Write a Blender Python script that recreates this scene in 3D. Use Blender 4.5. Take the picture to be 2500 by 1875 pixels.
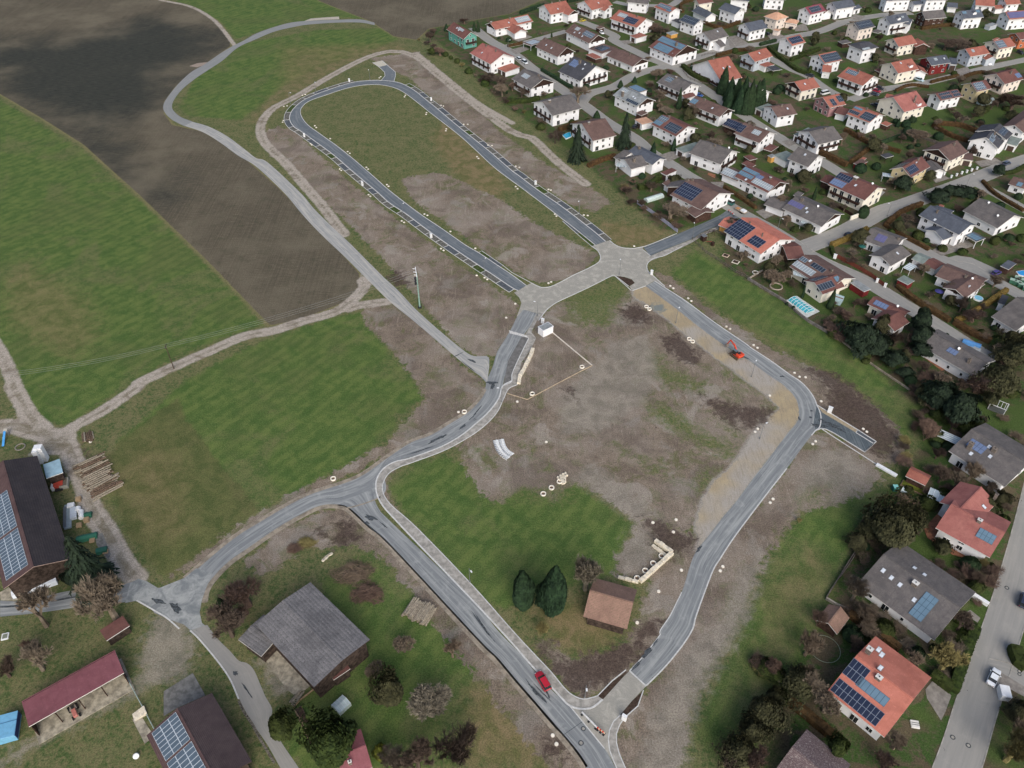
import bpy, bmesh, math, random
import numpy as np
from mathutils import Vector, Matrix
from mathutils.geometry import tessellate_polygon
R=math.radians
random.seed(7); rng=np.random.default_rng(7)
S=bpy.context.scene
for o in list(bpy.data.objects): bpy.data.objects.remove(o)
# ---------------- camera, light, exposure ----------------
CAM_H=155.0; PITCH=R(42.0); HFOV=R(65.5)
cd=bpy.data.cameras.new('camera'); cam=bpy.data.objects.new('camera',cd); S.collection.objects.link(cam)
cam.location=(0,0,CAM_H); cam.rotation_euler=(R(90)-PITCH,0,0)
cd.sensor_fit='HORIZONTAL'; cd.angle=HFOV; cd.clip_start=1; cd.clip_end=6000
S.camera=cam
w=bpy.data.worlds.new('World'); S.world=w; w.use_nodes=True
nt=w.node_tree; bg=nt.nodes['Background']
sky=nt.nodes.new('ShaderNodeTexSky'); sky.sky_type='NISHITA'; sky.sun_disc=False
SUN_EL=R(36); SUN_AZ=R(168)
sky.sun_elevation=SUN_EL; sky.sun_rotation=SUN_AZ; sky.air_density=0.8; sky.dust_density=4.5; sky.ozone_density=1.0
nt.links.new(sky.outputs[0],bg.inputs[0]); bg.inputs[1].default_value=0.115
sl=bpy.data.lights.new('sun','SUN'); sl.energy=1.05; sl.angle=R(45); sl.color=(1,.995,.985)
so=bpy.data.objects.new('sun',sl); S.collection.objects.link(so); so.location=(0,0,300)
dv=Vector((math.sin(SUN_AZ)*math.cos(SUN_EL),math.cos(SUN_AZ)*math.cos(SUN_EL),math.sin(SUN_EL)))
so.rotation_euler=dv.to_track_quat('Z','Y').to_euler()
S.view_settings.view_transform='Standard'; S.view_settings.look='None'
S.view_settings.exposure=0.58; S.view_settings.gamma=1
S.view_settings.use_curve_mapping=False
S.cycles.max_bounces=4; S.cycles.diffuse_bounces=2; S.cycles.glossy_bounces=2; S.cycles.transparent_max_bounces=8
# ---------------- photo pixel -> ground ----------------
F=1250/math.tan(HFOV/2)
def G(p,z=0.0):
    u=p[0]-1250; v=p[1]-937.5
    d=(u, F*math.cos(PITCH)-v*math.sin(PITCH), -F*math.sin(PITCH)-v*math.cos(PITCH))
    k=(CAM_H-z)/(-d[2]); return Vector((d[0]*k,d[1]*k,z))
def PX(P):
    x,y,z=P[0],P[1],P[2]-CAM_H
    fwd=y*math.cos(PITCH)-z*math.sin(PITCH); up=y*math.sin(PITCH)+z*math.cos(PITCH)
    return (1250+F*x/fwd, 937.5-F*up/fwd)
TILES=dict(w=(0,0,1.1302),n=(0,0,1),
 a0=(0,0,.2833),a1=(625,0,.2833),a2=(0,470,.2833),a3=(625,470,.2833),
 b0=(1000,0,.226),b1=(1500,0,.226),b2=(2000,0,.226),b3=(1250,300,.226),b4=(1700,300,.226),b5=(2000,300,.226),
 c0=(1250,600,.249),c1=(1750,600,.1808),c2=(2100,600,.1808),c3=(1800,850,.1808),c4=(2100,850,.1808),c5=(1000,900,.249),
 d0=(0,940,.1808),d1=(0,1240,.2037),d2=(0,1538,.2034),d3=(400,1538,.2034),d4=(450,1200,.226),d5=(850,1500,.226),
 e0=(1150,1200,.249),e1=(1250,1500,.226),e2=(1700,1050,.226),e3=(2050,1100,.2037),e4=(1950,1350,.249),
 e5=(1700,1575,.1808),e6=(2100,1575,.1808),e7=(1500,1050,.1808),r1=(2300,230,.0904))
def N(t,p):
    x,y,s=TILES[t]; return (x+p[0]*s,y+p[1]*s)
def L(s):
    "'a1 x,y x,y b3 x,y ...' -> native px list"
    out=[];t='n'
    for k in s.split():
        if ',' in k:
            a,b=k.split(','); out.append(N(t,(float(a),float(b))))
        else: t=k
    return out
def GL(s): return [G(p) for p in L(s)]
# ---------------- tags ----------------
C=S.collection
LABELS={}
def tag(o,label=None,cat=None,group=None,kind=None):
    if label: o['label']=label
    if cat: o['category']=cat
    if group: o['group']=group
    if kind: o['kind']=kind
    return o
def empty(name,loc=(0,0,0),rz=0,label=None,cat=None,group=None):
    o=bpy.data.objects.new(name,None); C.objects.link(o); o.empty_display_size=.5
    o.location=loc; o.rotation_euler=(0,0,rz); tag(o,label,cat,group); return o
def kids(o): return [c for c in bpy.data.objects if c.parent==o]
def copy_tree(o,ch=None,parent=None):
    "ch: dict parent->children prepared once"
    c=o.copy(); C.objects.link(c); c.parent=parent
    for k in ch.get(o.name,[]): copy_tree(k,ch,c)
    return c
def child_map(root):
    d={}
    def rec(o):
        ks=kids(o); d[o.name]=ks
        for k in ks: rec(k)
    rec(root); return d
# ---------------- materials ----------------
MATS={}
def srgb(r,g,b):
    f=lambda c:(c/255/12.92 if c/255<=.04045 else ((c/255+.055)/1.055)**2.4)
    return (f(r),f(g),f(b),1)
class NT:
    def __init__(s,name,rough=.9,spec=.3,metal=0):
        m=bpy.data.materials.new(name); m.use_nodes=True; s.m=m; s.t=m.node_tree; s.n=s.t.nodes
        s.b=s.n['Principled BSDF']; s.b.inputs['Roughness'].default_value=rough
        s.b.inputs['Specular IOR Level'].default_value=spec; s.b.inputs['Metallic'].default_value=metal
        MATS[name]=m
    def node(s,typ,**kw):
        n=s.n.new(typ)
        for k,v in kw.items(): setattr(n,k,v)
        return n
    def link(s,a,b): s.t.links.new(a,b)
    def val(s,x,sock):
        if hasattr(x,'links') or isinstance(x,bpy.types.NodeSocket): s.link(x,sock)
        else: sock.default_value=x
    def math(s,op,a,b=0,c=None,clamp=False):
        n=s.node('ShaderNodeMath',operation=op); n.use_clamp=clamp
        s.val(a,n.inputs[0]); s.val(b,n.inputs[1])
        if c is not None: s.val(c,n.inputs[2])
        return n.outputs[0]
    def mix(s,f,a,b,mode='MIX'):
        n=s.node('ShaderNodeMix',data_type='RGBA',blend_type=mode)
        s.val(f,n.inputs[0]); s.val(a,n.inputs[6]); s.val(b,n.inputs[7]); return n.outputs[2]
    def ramp(s,f,lo,hi,a=0.0,b=1.0):
        n=s.node('ShaderNodeMapRange',interpolation_type='SMOOTHSTEP')
        s.val(f,n.inputs[0]); s.val(lo,n.inputs[1]); s.val(hi,n.inputs[2]); s.val(a,n.inputs[3]); s.val(b,n.inputs[4]); return n.outputs[0]
    def noise(s,vec,scale,detail=3,rough=.6,dist=0):
        n=s.node('ShaderNodeTexNoise'); s.link(vec,n.inputs['Vector']) if vec is not None else None
        n.inputs['Scale'].default_value=scale; n.inputs['Detail'].default_value=detail; n.inputs['Roughness'].default_value=rough
        n.inputs['Distortion'].default_value=dist; return n.outputs[0]
    def vor(s,vec,scale,feat='F1'):
        n=s.node('ShaderNodeTexVoronoi',feature=feat); s.link(vec,n.inputs['Vector']); n.inputs['Scale'].default_value=scale; return n
    def mapping(s,vec,sc=(1,1,1),rot=(0,0,0),loc=(0,0,0)):
        n=s.node('ShaderNodeMapping'); s.link(vec,n.inputs[0]); n.inputs['Scale'].default_value=sc; n.inputs['Rotation'].default_value=rot; n.inputs['Location'].default_value=loc; return n.outputs[0]
    def geo(s): return s.node('ShaderNodeNewGeometry').outputs['Position']
    def obj(s): return s.node('ShaderNodeTexCoord').outputs['Object']
    def uv(s): return s.node('ShaderNodeTexCoord').outputs['UV']
    def rnd(s): return s.node('ShaderNodeObjectInfo').outputs['Random']
    def attr(s,name): return s.node('ShaderNodeAttribute',attribute_name=name).outputs['Fac']
    def col(s,c): s.val(c,s.b.inputs['Base Color']); return s.m
    def bump(s,h,strength=.3,dist=.1):
        n=s.node('ShaderNodeBump'); n.inputs['Strength'].default_value=strength; n.inputs['Distance'].default_value=dist
        s.link(h,n.inputs['Height']); s.link(n.outputs[0],s.b.inputs['Normal'])
def plain(name,rgb,rough=.7,spec=.3,metal=0,var=.12,scale=1.5):
    if name in MATS: return MATS[name]
    t=NT(name,rough,spec,metal); g=t.geo()
    c=srgb(*rgb); d=tuple(x*(1-var*2) for x in c[:3])+(1,); e=tuple(min(1,x*(1+var)) for x in c[:3])+(1,)
    n=t.noise(g,scale,4,.65); t.col(t.mix(t.ramp(n,.3,.7),d,e)); return t.m
# ---------------- mesh builder ----------------
class MB:
    def __init__(s): s.v=[];s.f=[];s.uv=[];s.mi=[]
    def face(s,pts,uv=None,mi=0):
        i=len(s.v); s.v+= [tuple(p) for p in pts]; s.f.append(tuple(range(i,i+len(pts)))); s.mi.append(mi)
        s.uv+= list(uv) if uv else [(p[0],p[1]) for p in pts]
    def box(s,x0,x1,y0,y1,z0,z1,mi=0,M=None):
        c=[Vector((x,y,z)) for x in(x0,x1) for y in(y0,y1) for z in(z0,z1)]
        if M is not None: c=[M@q for q in c]
        for q in ((0,1,3,2),(4,6,7,5),(0,4,5,1),(2,3,7,6),(0,2,6,4),(1,5,7,3)):
            s.face([c[k] for k in q],None,mi)
    def prism(s,pts,z0,z1,mi=0,top_mi=None):
        "pts: ccw xy list"
        n=len(pts)
        for i in range(n):
            a=pts[i];b=pts[(i+1)%n]; s.face([(a[0],a[1],z0),(b[0],b[1],z0),(b[0],b[1],z1),(a[0],a[1],z1)],None,mi)
        s.face([(p[0],p[1],z1) for p in pts],None,mi if top_mi is None else top_mi)
        s.face([(p[0],p[1],z0) for p in reversed(pts)],None,mi)
    def tube(s,a,b,ra,rb=None,n=6,mi=0,cap=True):
        a=Vector(a);b=Vector(b); rb=ra if rb is None else rb; d=(b-a)
        if d.length<1e-6: return
        d.normalize(); u=d.orthogonal().normalized(); w_=d.cross(u)
        A=[a+(u*math.cos(2*math.pi*k/n)+w_*math.sin(2*math.pi*k/n))*ra for k in range(n)]
        B=[b+(u*math.cos(2*math.pi*k/n)+w_*math.sin(2*math.pi*k/n))*rb for k in range(n)]
        for k in range(n): s.face([A[k],A[(k+1)%n],B[(k+1)%n],B[k]],None,mi)
        if cap: s.face(B,None,mi); s.face(A[::-1],None,mi)
    def mesh(s,name,mats):
        me=bpy.data.meshes.new(name); me.from_pydata(s.v,[],s.f)
        me.polygons.foreach_set('material_index',s.mi)
        l=me.uv_layers.new(name='UVMap'); l.data.foreach_set('uv',np.array(s.uv,dtype=np.float32).ravel())
        for m in (mats if isinstance(mats,(list,tuple)) else [mats]): me.materials.append(m)
        me.update(); return me
    def build(s,name,mats,parent=None,weld=False,smooth=False,bevel=0):
        me=s.mesh(name,mats)
        if weld or bevel:
            bm=bmesh.new(); bm.from_mesh(me); bmesh.ops.remove_doubles(bm,verts=bm.verts,dist=.0005)
            bmesh.ops.recalc_face_normals(bm,faces=bm.faces)
            if bevel: bmesh.ops.bevel(bm,geom=[e for e in bm.edges],offset=bevel,segments=1,affect='EDGES',clamp_overlap=True)
            bm.to_mesh(me); bm.free()
        if smooth:
            for p in me.polygons: p.use_smooth=True
        o=bpy.data.objects.new(name,me); C.objects.link(o)
        if parent is not None: o.parent=parent
        return o
# ---------------- curve helpers ----------------
def clean(P):
    P=[P[0]]+[P[i] for i in range(1,len(P)) if (P[i]-P[i-1]).length>.05]
    for _ in range(6):
        bad=None
        for i in range(1,len(P)-1):
            a=P[i]-P[i-1]; b=P[i+1]-P[i]
            if a.length>1e-6 and b.length>1e-6 and a.dot(b)/(a.length*b.length)<-.3: bad=i; break
        if bad is None: break
        # average the overlapping pair of points where two tracings meet
        P=P[:bad]+[(P[bad]+P[bad+1])/2]+P[bad+2:]
    return P
def resample(pts,n,smooth=True):
    P=[Vector((p[0],p[1])) for p in pts]
    if (P[0]-P[-1]).length>1: P=clean(P)
    if smooth and len(P)>2:
        Q=[]
        E_=[P[0]*2-P[1]]+P+[P[-1]*2-P[-2]]
        for i in range(1,len(E_)-2):
            a,b,c,d=E_[i-1:i+3]
            for k in range(8):
                t=k/8; Q.append(.5*((2*b)+(c-a)*t+(2*a-5*b+4*c-d)*t*t+(-a+3*b-3*c+d)*t**3))
        Q.append(P[-1]); P=Q
    A=np.array([(p.x,p.y) for p in P]); d=np.r_[0,np.cumsum(np.hypot(*np.diff(A,axis=0).T))]
    t=np.linspace(0,d[-1],n); return np.c_[np.interp(t,d,A[:,0]),np.interp(t,d,A[:,1])],d[-1]
def plen(pts): return sum((Vector(pts[i+1])-Vector(pts[i])).length for i in range(len(pts)-1))
def strip(mb,Lf,Rt,z,mi=0,v0=0):
    n=len(Lf); v=v0
    for i in range(n-1):
        a,b,c,d=Lf[i],Lf[i+1],Rt[i+1],Rt[i]
        wd=math.hypot(a[0]-d[0],a[1]-d[1]); l=math.hypot(b[0]-a[0],b[1]-a[1])*.5+math.hypot(c[0]-d[0],c[1]-d[1])*.5
        mb.face([(d[0],d[1],z),(c[0],c[1],z),(b[0],b[1],z),(a[0],a[1],z)],[(1,v),(1,v+l),(0,v+l),(0,v)],mi); v+=l
    return v
def ribbon(name,left,right,z,mat,kind='structure',label=None,n=None,smooth=True):
    l=GL(left) if isinstance(left,str) else left; r=GL(right) if isinstance(right,str) else right
    n=n or max(8,int(plen(l)/2)); Lf,_=resample(l,n,smooth); Rt,_=resample(r,n,smooth)
    mb=MB(); strip(mb,Lf,Rt,z)
    # orient up
    o=mb.build(name,mat); fix_up(o); o['kind']=kind; return o,Lf,Rt
def fix_up(o):
    bm=bmesh.new(); bm.from_mesh(o.data)
    fl=[f for f in bm.faces if f.normal.z<0]
    if fl: bmesh.ops.reverse_faces(bm,faces=fl)
    bm.to_mesh(o.data); bm.free()
def path(name,pts,width,z,mat,kind='structure'):
    P=GL(pts) if isinstance(pts,str) else pts; n=max(6,int(plen(P)/2)); A,_=resample(P,n)
    T=np.gradient(A,axis=0); T/=np.linalg.norm(T,axis=1)[:,None]+1e-9; Nn=np.c_[-T[:,1],T[:,0]]*width/2
    mb=MB(); strip(mb,A+Nn,A-Nn,z); o=mb.build(name,mat); fix_up(o)
    if kind: o['kind']=kind
    return o,A+Nn,A-Nn
def sheet(name,pts,z,mat,kind='structure',smooth=False):
    P=GL(pts) if isinstance(pts,str) else pts
    if smooth:
        A,_=resample(list(P)+[P[0]],len(P)*4); P=[Vector((a[0],a[1],0)) for a in A[:-1]]
    tr=tessellate_polygon([[Vector((p[0],p[1],0)) for p in P]])
    mb=MB(); mb.v=[(p[0],p[1],z) for p in P]
    for t in tr:
        mb.f.append(tuple(t)); mb.mi.append(0); mb.uv+=[(P[k][0],P[k][1]) for k in t]
    o=mb.build(name,mat); fix_up(o)
    if kind: o['kind']=kind
    return o
def kerb(name,line,width,h,mat,z0=0.0,kind='structure',every=1):
    A=np.array(line); T=np.gradient(A,axis=0); T/=np.linalg.norm(T,axis=1)[:,None]+1e-9; Nn=np.c_[-T[:,1],T[:,0]]*width/2
    a=A+Nn;b=A-Nn; mb=MB()
    for i in range(len(A)-1):
        q=[(a[i],z0+h),(a[i+1],z0+h),(b[i+1],z0+h),(b[i],z0+h)]; mb.face([(p[0],p[1],z) for p,z in q][::-1])
        for s_,e_ in ((a,1),(b,-1)):
            f=[(s_[i][0],s_[i][1],z0-.05),(s_[i+1][0],s_[i+1][1],z0-.05),(s_[i+1][0],s_[i+1][1],z0+h),(s_[i][0],s_[i][1],z0+h)]
            mb.face(f if e_>0 else f[::-1])
    o=mb.build(name,mat)
    if kind: o['kind']=kind
    return o
# ================= GROUND =================
def axis_pts(lo,hi,step,far):
    a=list(np.arange(lo,hi+.01,step)); s=step; x=a[0]; pre=[]
    while x>-far: s*=1.35; x-=s; pre.append(x)
    s=step; x=a[-1]; post=[]
    while x<far: s*=1.35; x+=s; post.append(x)
    return np.array(pre[::-1]+a+post)
gx=axis_pts(-345,345,1.15,4000); gy=axis_pts(50,560,1.15,4000)
XX,YY=np.meshgrid(gx,gy); PXY=np.c_[XX.ravel(),YY.ravel()]
def sdf_poly(poly,closed=True,clip=8.0):
    P=np.array([(p[0],p[1]) for p in poly]); m=clip+1
    out=np.full(len(PXY),clip)
    sel=np.where((PXY[:,0]>P[:,0].min()-m)&(PXY[:,0]<P[:,0].max()+m)&(PXY[:,1]>P[:,1].min()-m)&(PXY[:,1]<P[:,1].max()+m))[0]
    if not len(sel): return out
    q=PXY[sel]; d=np.full(len(sel),1e9); ins=np.zeros(len(sel),bool); n=len(P)
    for i in range(n if closed else n-1):
        a=P[i]; b=P[(i+1)%n]; ab=b-a; t=np.clip(((q-a)@ab)/(ab@ab+1e-9),0,1); c=a+t[:,None]*ab
        d=np.minimum(d,np.hypot(*(q-c).T))
        if closed and a[1]!=b[1]:
            cr=((a[1]>q[:,1])!=(b[1]>q[:,1]))&(q[:,0]<(b[0]-a[0])*(q[:,1]-a[1])/(b[1]-a[1])+a[0]); ins^=cr
    if closed: d=np.where(ins,-d,d)
    out[sel]=np.clip(d,-clip,clip); return out
def area(*polys,clip=8.0):
    o=np.full(len(PXY),clip)
    for s in polys: o=np.minimum(o,sdf_poly(GL(s),True,clip))
    return o
def lines(*ls,clip=8.0):
    o=np.full(len(PXY),clip)
    for s,wd in ls:
        P,_=resample(GL(s),60); o=np.minimum(o,sdf_poly(P,False,clip)-wd/2)
    return o
A_={}
A_['field']=area('w -400,-200 340,-3 420,18 470,45 497,85 497,100 440,140 380,185 354,220 354,245 372,270 440,285 520,335 600,405 700,505 775,590 779,618 750,650 700,670 650,690 583,703 450,565 300,420 180,312 90,255 0,203 -300,60',
 'w 560,-100 690,2 760,30 800,45 850,78 900,86 925,62 1010,45 1100,30 1180,-5 1240,-60 1300,-120 1100,-200')
A_['wet']=area('w -40,95 150,85 280,55 350,40 430,60 480,90 470,112 400,140 370,190 345,232 270,262 215,300 120,262 0,200','w 90,255 0,203 0,180 100,240 250,330 340,410 320,430',clip=25)
A_['lush']=area('w 380,0 700,-5 800,40 720,38 600,55 510,85 480,50','w 390,230 420,170 520,95 680,65 830,60 860,85 800,110 700,140 620,180 560,230 520,260 400,250',
 'w -200,100 0,215 180,325 300,430 450,575 570,700 480,730 380,770 250,850 150,915 100,915 70,880 30,840 0,790 -300,600',
 'w 250,960 400,820 560,740 700,690 780,675 790,700 830,745 890,815 915,860 850,900 860,930 780,985 690,1045 560,1105 450,1190 370,1250 330,1225 280,1160 220,1040',
 'w 835,1050 880,1005 960,985 1100,1050 1190,1060 1240,1045 1370,1130 1330,1240 1250,1260 1100,1310 1020,1300 900,1150',
 'w 1500,1600 1560,1440 1620,1320 1680,1180 1760,1090 1900,1060 1850,1130 1790,1300 1720,1440 1600,1659',
 'w 1500,540 1700,660 1850,760 1980,880 1960,960 1880,860 1750,780 1600,700 1450,590',
 'w 700,1250 800,1190 930,1300 1050,1440 1010,1500 1000,1659 640,1659 600,1560 680,1480')
soil=area('w 560,290 600,272 640,285 690,335 770,405 860,475 950,542 1050,610 1118,655 1118,690 1098,735 1068,768 1035,772 990,745 940,690 885,625 835,568 770,500 690,425 630,370 585,335',
 'w 785,668 830,648 865,655 930,720 985,778 1040,820 1052,850 1025,890 960,935 870,965 760,1022 680,1068 560,1125 470,1185 430,1220 380,1250 350,1262 420,1205 520,1130 640,1060 760,1000 840,955 870,915 920,862 890,810 830,740 790,700',
 'w 865,385 950,372 1010,398 1080,430 1150,480 1225,518 1292,548 1268,580 1220,604 1160,612 1120,590 1050,545 960,480 890,430',
 'w 800,125 905,112 980,180 1080,285 1180,355 1300,420 1320,440 1280,458 1230,440 1150,388 1060,325 990,268 925,205 880,165 840,150',
 'w 1145,700 1210,652 1290,650 1340,640 1370,618 1420,650 1500,715 1600,795 1680,865 1675,910 1625,960 1560,1040 1515,1120 1490,1150 1395,1118 1380,1135 1290,1062 1240,1040 1200,1085 1165,1075 1115,1035 1060,1050 985,970 1040,905 1100,835 1135,770 1150,730',
 'w 1390,1115 1450,1135 1515,1160 1520,1180 1490,1260 1455,1340 1400,1420 1340,1470 1290,1500 1250,1508 1215,1475 1155,1385 1180,1380 1235,1420 1330,1408 1370,1360 1392,1290 1402,1255 1335,1245 1330,1215 1345,1175',
 'w 1750,930 1800,935 1880,1000 1910,1035 1870,1062 1790,1095 1725,1105 1690,1155 1650,1210 1610,1290 1590,1340 1530,1430 1490,1500 1480,1600 1470,1700 1340,1700 1330,1590 1340,1550 1400,1480 1460,1400 1490,1300 1520,1230 1560,1180 1620,1110 1700,1010',
 'w 1690,760 1760,795 1840,838 1905,888 1945,930 1952,975 1930,1005 1890,1005 1800,935 1765,885 1740,845 1690,800',
 'w 1410,585 1450,600 1530,665 1620,720 1700,775 1690,800 1600,740 1500,660 1430,615',
 'w 525,1215 600,1145 680,1108 740,1095 790,1135 830,1175 860,1230 800,1190 760,1180 700,1185 650,1178 620,1215 565,1245',
 'w 0,0 0,1 1,0')
soil=np.minimum(soil,lines(('w 775,1105 860,1195 960,1330 1060,1450 1150,1560 1240,1670',6.0),('w 850,1010 830,1050 850,1100',1.5)))
soil=np.minimum(soil,lines(('w 1020,985 1050,1040 1080,1060',6),('w 1075,1065 1120,1030',6)))
green=area('w 1388,758 1420,752 1445,790 1535,830 1520,852 1450,842 1400,812','w 1385,862 1440,865 1500,910 1590,960 1605,1000 1540,988 1470,950 1400,900',
 'w 1205,655 1290,622 1345,602 1372,640 1345,662 1320,715 1250,705','w 1480,1045 1530,1000 1570,1010 1520,1090','w 1125,955 1150,960 1155,980 1140,993 1128,980','w 1172,990 1197,1008 1192,1026 1170,1020','w 1025,965 1050,960 1078,1010 1050,1015',
 'w 750,510 765,512 798,545 780,548 758,530','w 1070,1080 1130,1050 1240,1045 1260,1080 1190,1100','w 1310,950 1330,955 1440,1010 1480,1050 1400,1020',
 'w 1560,770 1640,840 1660,860 1600,835 1550,800','w 1540,900 1600,930 1620,955 1580,950','w 1700,1090 1800,1010 1830,1040 1760,1090','w 700,1150 740,1130 745,1150 720,1175')
A_['soil']=soil
A_['green']=green
A_['clay']=area('w 1335,1230 1345,1180 1375,1138 1398,1150 1415,1180 1395,1215 1370,1235','w 1765,970 1840,975 1870,1020 1830,1050 1750,1050 1720,1080 1740,1010','w 1475,1420 1560,1330 1600,1230 1650,1190 1620,1330 1550,1440 1490,1560 1470,1700 1380,1700 1400,1560',
 'w 1215,855 1330,740 1400,720 1420,800 1400,860 1300,930 1210,940','w 1280,1000 1440,1130 1395,1118 1380,1135 1300,1070 1230,1030','w 330,1330 400,1320 420,1420 390,1460 330,1480 300,1470 310,1400','d2 1600,700 1800,450 2212,300 2212,560 2000,640 1750,700 900,1120 0,1657 200,1450 800,1150','w 590,1500 640,1490 660,1420 600,1400 560,1420')
A_['sand']=area('c0 1180,440 1310,395 1480,510 1700,690 1870,820 2100,1000 2250,1120 c3 60,110 240,225 430,370 600,480 720,590 800,700 830,820 835,900 800,1010 650,1190 400,1530 285,1659 e2 800,280 600,540 440,760 280,950 150,1120 0,1310 e7 1160,1470 1090,1350 1150,1100 1200,920 1360,680 1580,510 1740,280 1870,60 c3 200,1200 280,1060 400,960 500,880 590,820 470,700 380,610 200,490 0,340 c0 2000,1090 1800,940 1620,800 1500,700 1330,580 1200,500')
A_['gravelspot']=area('c0 1365,600 1400,565 1460,570 1500,610 1470,650 1400,650',clip=4)
A_['darksoil']=area('a3 1130,740 1170,690 1270,690 1290,730 1320,790 1250,810 1180,790','d4 1580,470 1640,380 1720,280 1810,320 1880,460 1890,530 1700,610 1600,580','e0 1710,260 1850,280 1950,330 2060,400 2209,430 2150,560 2000,640 1900,560 1800,480 1720,330',
 'c0 1450,900 1600,860 1830,1050 1820,1150 1700,1150 1500,1000','c0 1830,1480 2209,1560 2209,1800 1990,1640','c3 0,780 480,830 400,960 170,1090 0,1000','c3 900,250 1300,320 1700,640 2000,900 2150,1100 2150,1300 1950,1500 1700,1300 1500,1050 1200,900 1250,560',
 'e1 280,280 400,310 380,400 560,500 900,420 1200,330 1500,30 1650,60 1500,280 1260,600 1000,760 780,850 680,890 500,700 300,420','d4 1390,450 1500,400 1540,490 1450,480','c0 510,1380 580,1400 600,1490 540,1470','e1 340,1350 500,1400 620,1560 560,1600 340,1480',
 'c0 1060,640 1200,560 1340,640 1350,740 1200,760 1100,720','d0 1110,860 1180,870 1190,930 1130,970')
A_['track']=np.minimum(lines(('b3 800,660 500,430 200,150 0,20 b0 1100,1500 600,1050 200,720 0,610 a1 1450,500 1250,445 1100,450 900,520 600,680 350,830 150,930 50,1050 40,1150 90,1250 250,1400 420,1600 a3 560,100 760,360',4.2),
  ('a3 940,800 880,880 700,1020 400,1110 150,1190 a2 2100,1240 1800,1370 1500,1500 1200,1640 d0 1850,30 1400,340 1000,560 780,720',4.0),('a3 1130,940 900,970 800,1000',4.0),
  ('a0 1380,0 1650,60 1850,180 2000,360 2030,400',2.2),('d0 780,720 900,800 1000,1050 1150,1350 d1 1080,-20 1300,330 1500,700 1640,850',5.0),
  ('d0 160,0 280,200 400,420 600,600',4.5),('d0 -50,560 200,560 500,640 800,700',5.5),('w -60,680 0,760 50,870 90,930',3.8),('a1 2206,1060 1900,880 1600,640 1380,460',3.0),
  ('w 1170,620 1180,640',.1)),
  area('d0 500,800 600,600 1000,600 1030,700 1000,900 920,940 500,940 380,960','a3 900,690 1000,780 900,850 870,760 905,720'))
A_['dry']=area('w 1005,1500 1080,1450 1110,1530 1170,1600 1210,1659 1000,1659','w 1160,1310 1250,1300 1330,1370 1320,1400 1230,1415 1180,1370','w 960,260 1040,330 1100,400 1080,430 1000,400 930,300','w 1300,480 1400,490 1440,500 1420,530 1330,530')
A_['dry2']=area('w 0,600 60,560 200,640 230,720 150,790 60,740 0,700','w 1640,1260 1760,1170 1800,1250 1720,1400 1600,1560',
 'w 600,100 860,90 900,115 800,125 700,175 600,240 560,280 520,260 600,190','w 200,1040 330,930 400,1000 420,1150 330,1200 260,1120','w 1300,480 1400,490 1440,500 1420,530 1330,530','w 1600,700 1760,790 1850,850 1700,760')
A_['dull']=area('w 215,1010 250,960 385,858 400,900 480,1010 562,1098 450,1190 370,1250 330,1225 280,1160')
A_['garden']=area('w 900,60 1010,40 1180,0 1240,-90 2700,-90 2700,1700 1700,1700 1650,1480 1790,1300 1850,1120 1910,1070 1990,960 1960,860 1760,740 1560,580 1560,480 1430,500 1240,330 1080,220 985,120')
me=bpy.data.meshes.new('ground'); ny,nx=XX.shape
V=np.c_[PXY,np.zeros(len(PXY))].astype(np.float32)
idx=np.arange(ny*nx).reshape(ny,nx); Q=np.stack([idx[:-1,:-1],idx[:-1,1:],idx[1:,1:],idx[1:,:-1]],-1).reshape(-1,4)
me.vertices.add(len(V)); me.vertices.foreach_set('co',V.ravel())
me.loops.add(Q.size); me.loops.foreach_set('vertex_index',Q.ravel().astype(np.int32))
me.polygons.add(len(Q)); me.polygons.foreach_set('loop_start',np.arange(0,Q.size,4,dtype=np.int32)); me.polygons.foreach_set('loop_total',np.full(len(Q),4,np.int32))
me.update(calc_edges=True)
for k,v in A_.items():
    a=me.attributes.new(k,'FLOAT','POINT'); a.data.foreach_set('value',v.astype(np.float32))
ground=bpy.data.objects.new('ground',me); C.objects.link(ground); ground['kind']='structure'
t=NT('ground_mat',.95,.15); g=t.geo()
n_big=t.noise(g,.035,3,.6); n_mid=t.noise(g,.22,4,.65,.5); n_sm=t.noise(g,1.1,5,.7,.4); n_fine=t.noise(g,3.2,5,.85); n_tuft=t.noise(g,1.9,6,.85,.8)
n_edge=t.noise(g,.45,5,.7,.6)
rowm=t.mapping(g,(.35,2.2,1),(0,0,R(38))); n_row=t.noise(rowm,.8,3,.6)
warp=t.math('SUBTRACT',n_edge,.5)
def wgt(name,amp=2.5,soft=.35,off=0):
    d=t.math('MULTIPLY_ADD',warp,amp*2,t.attr(name)); d=t.math('ADD',d,off); return t.ramp(d,soft,-soft,0,1)
c=lambda *a: srgb(*a)
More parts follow.
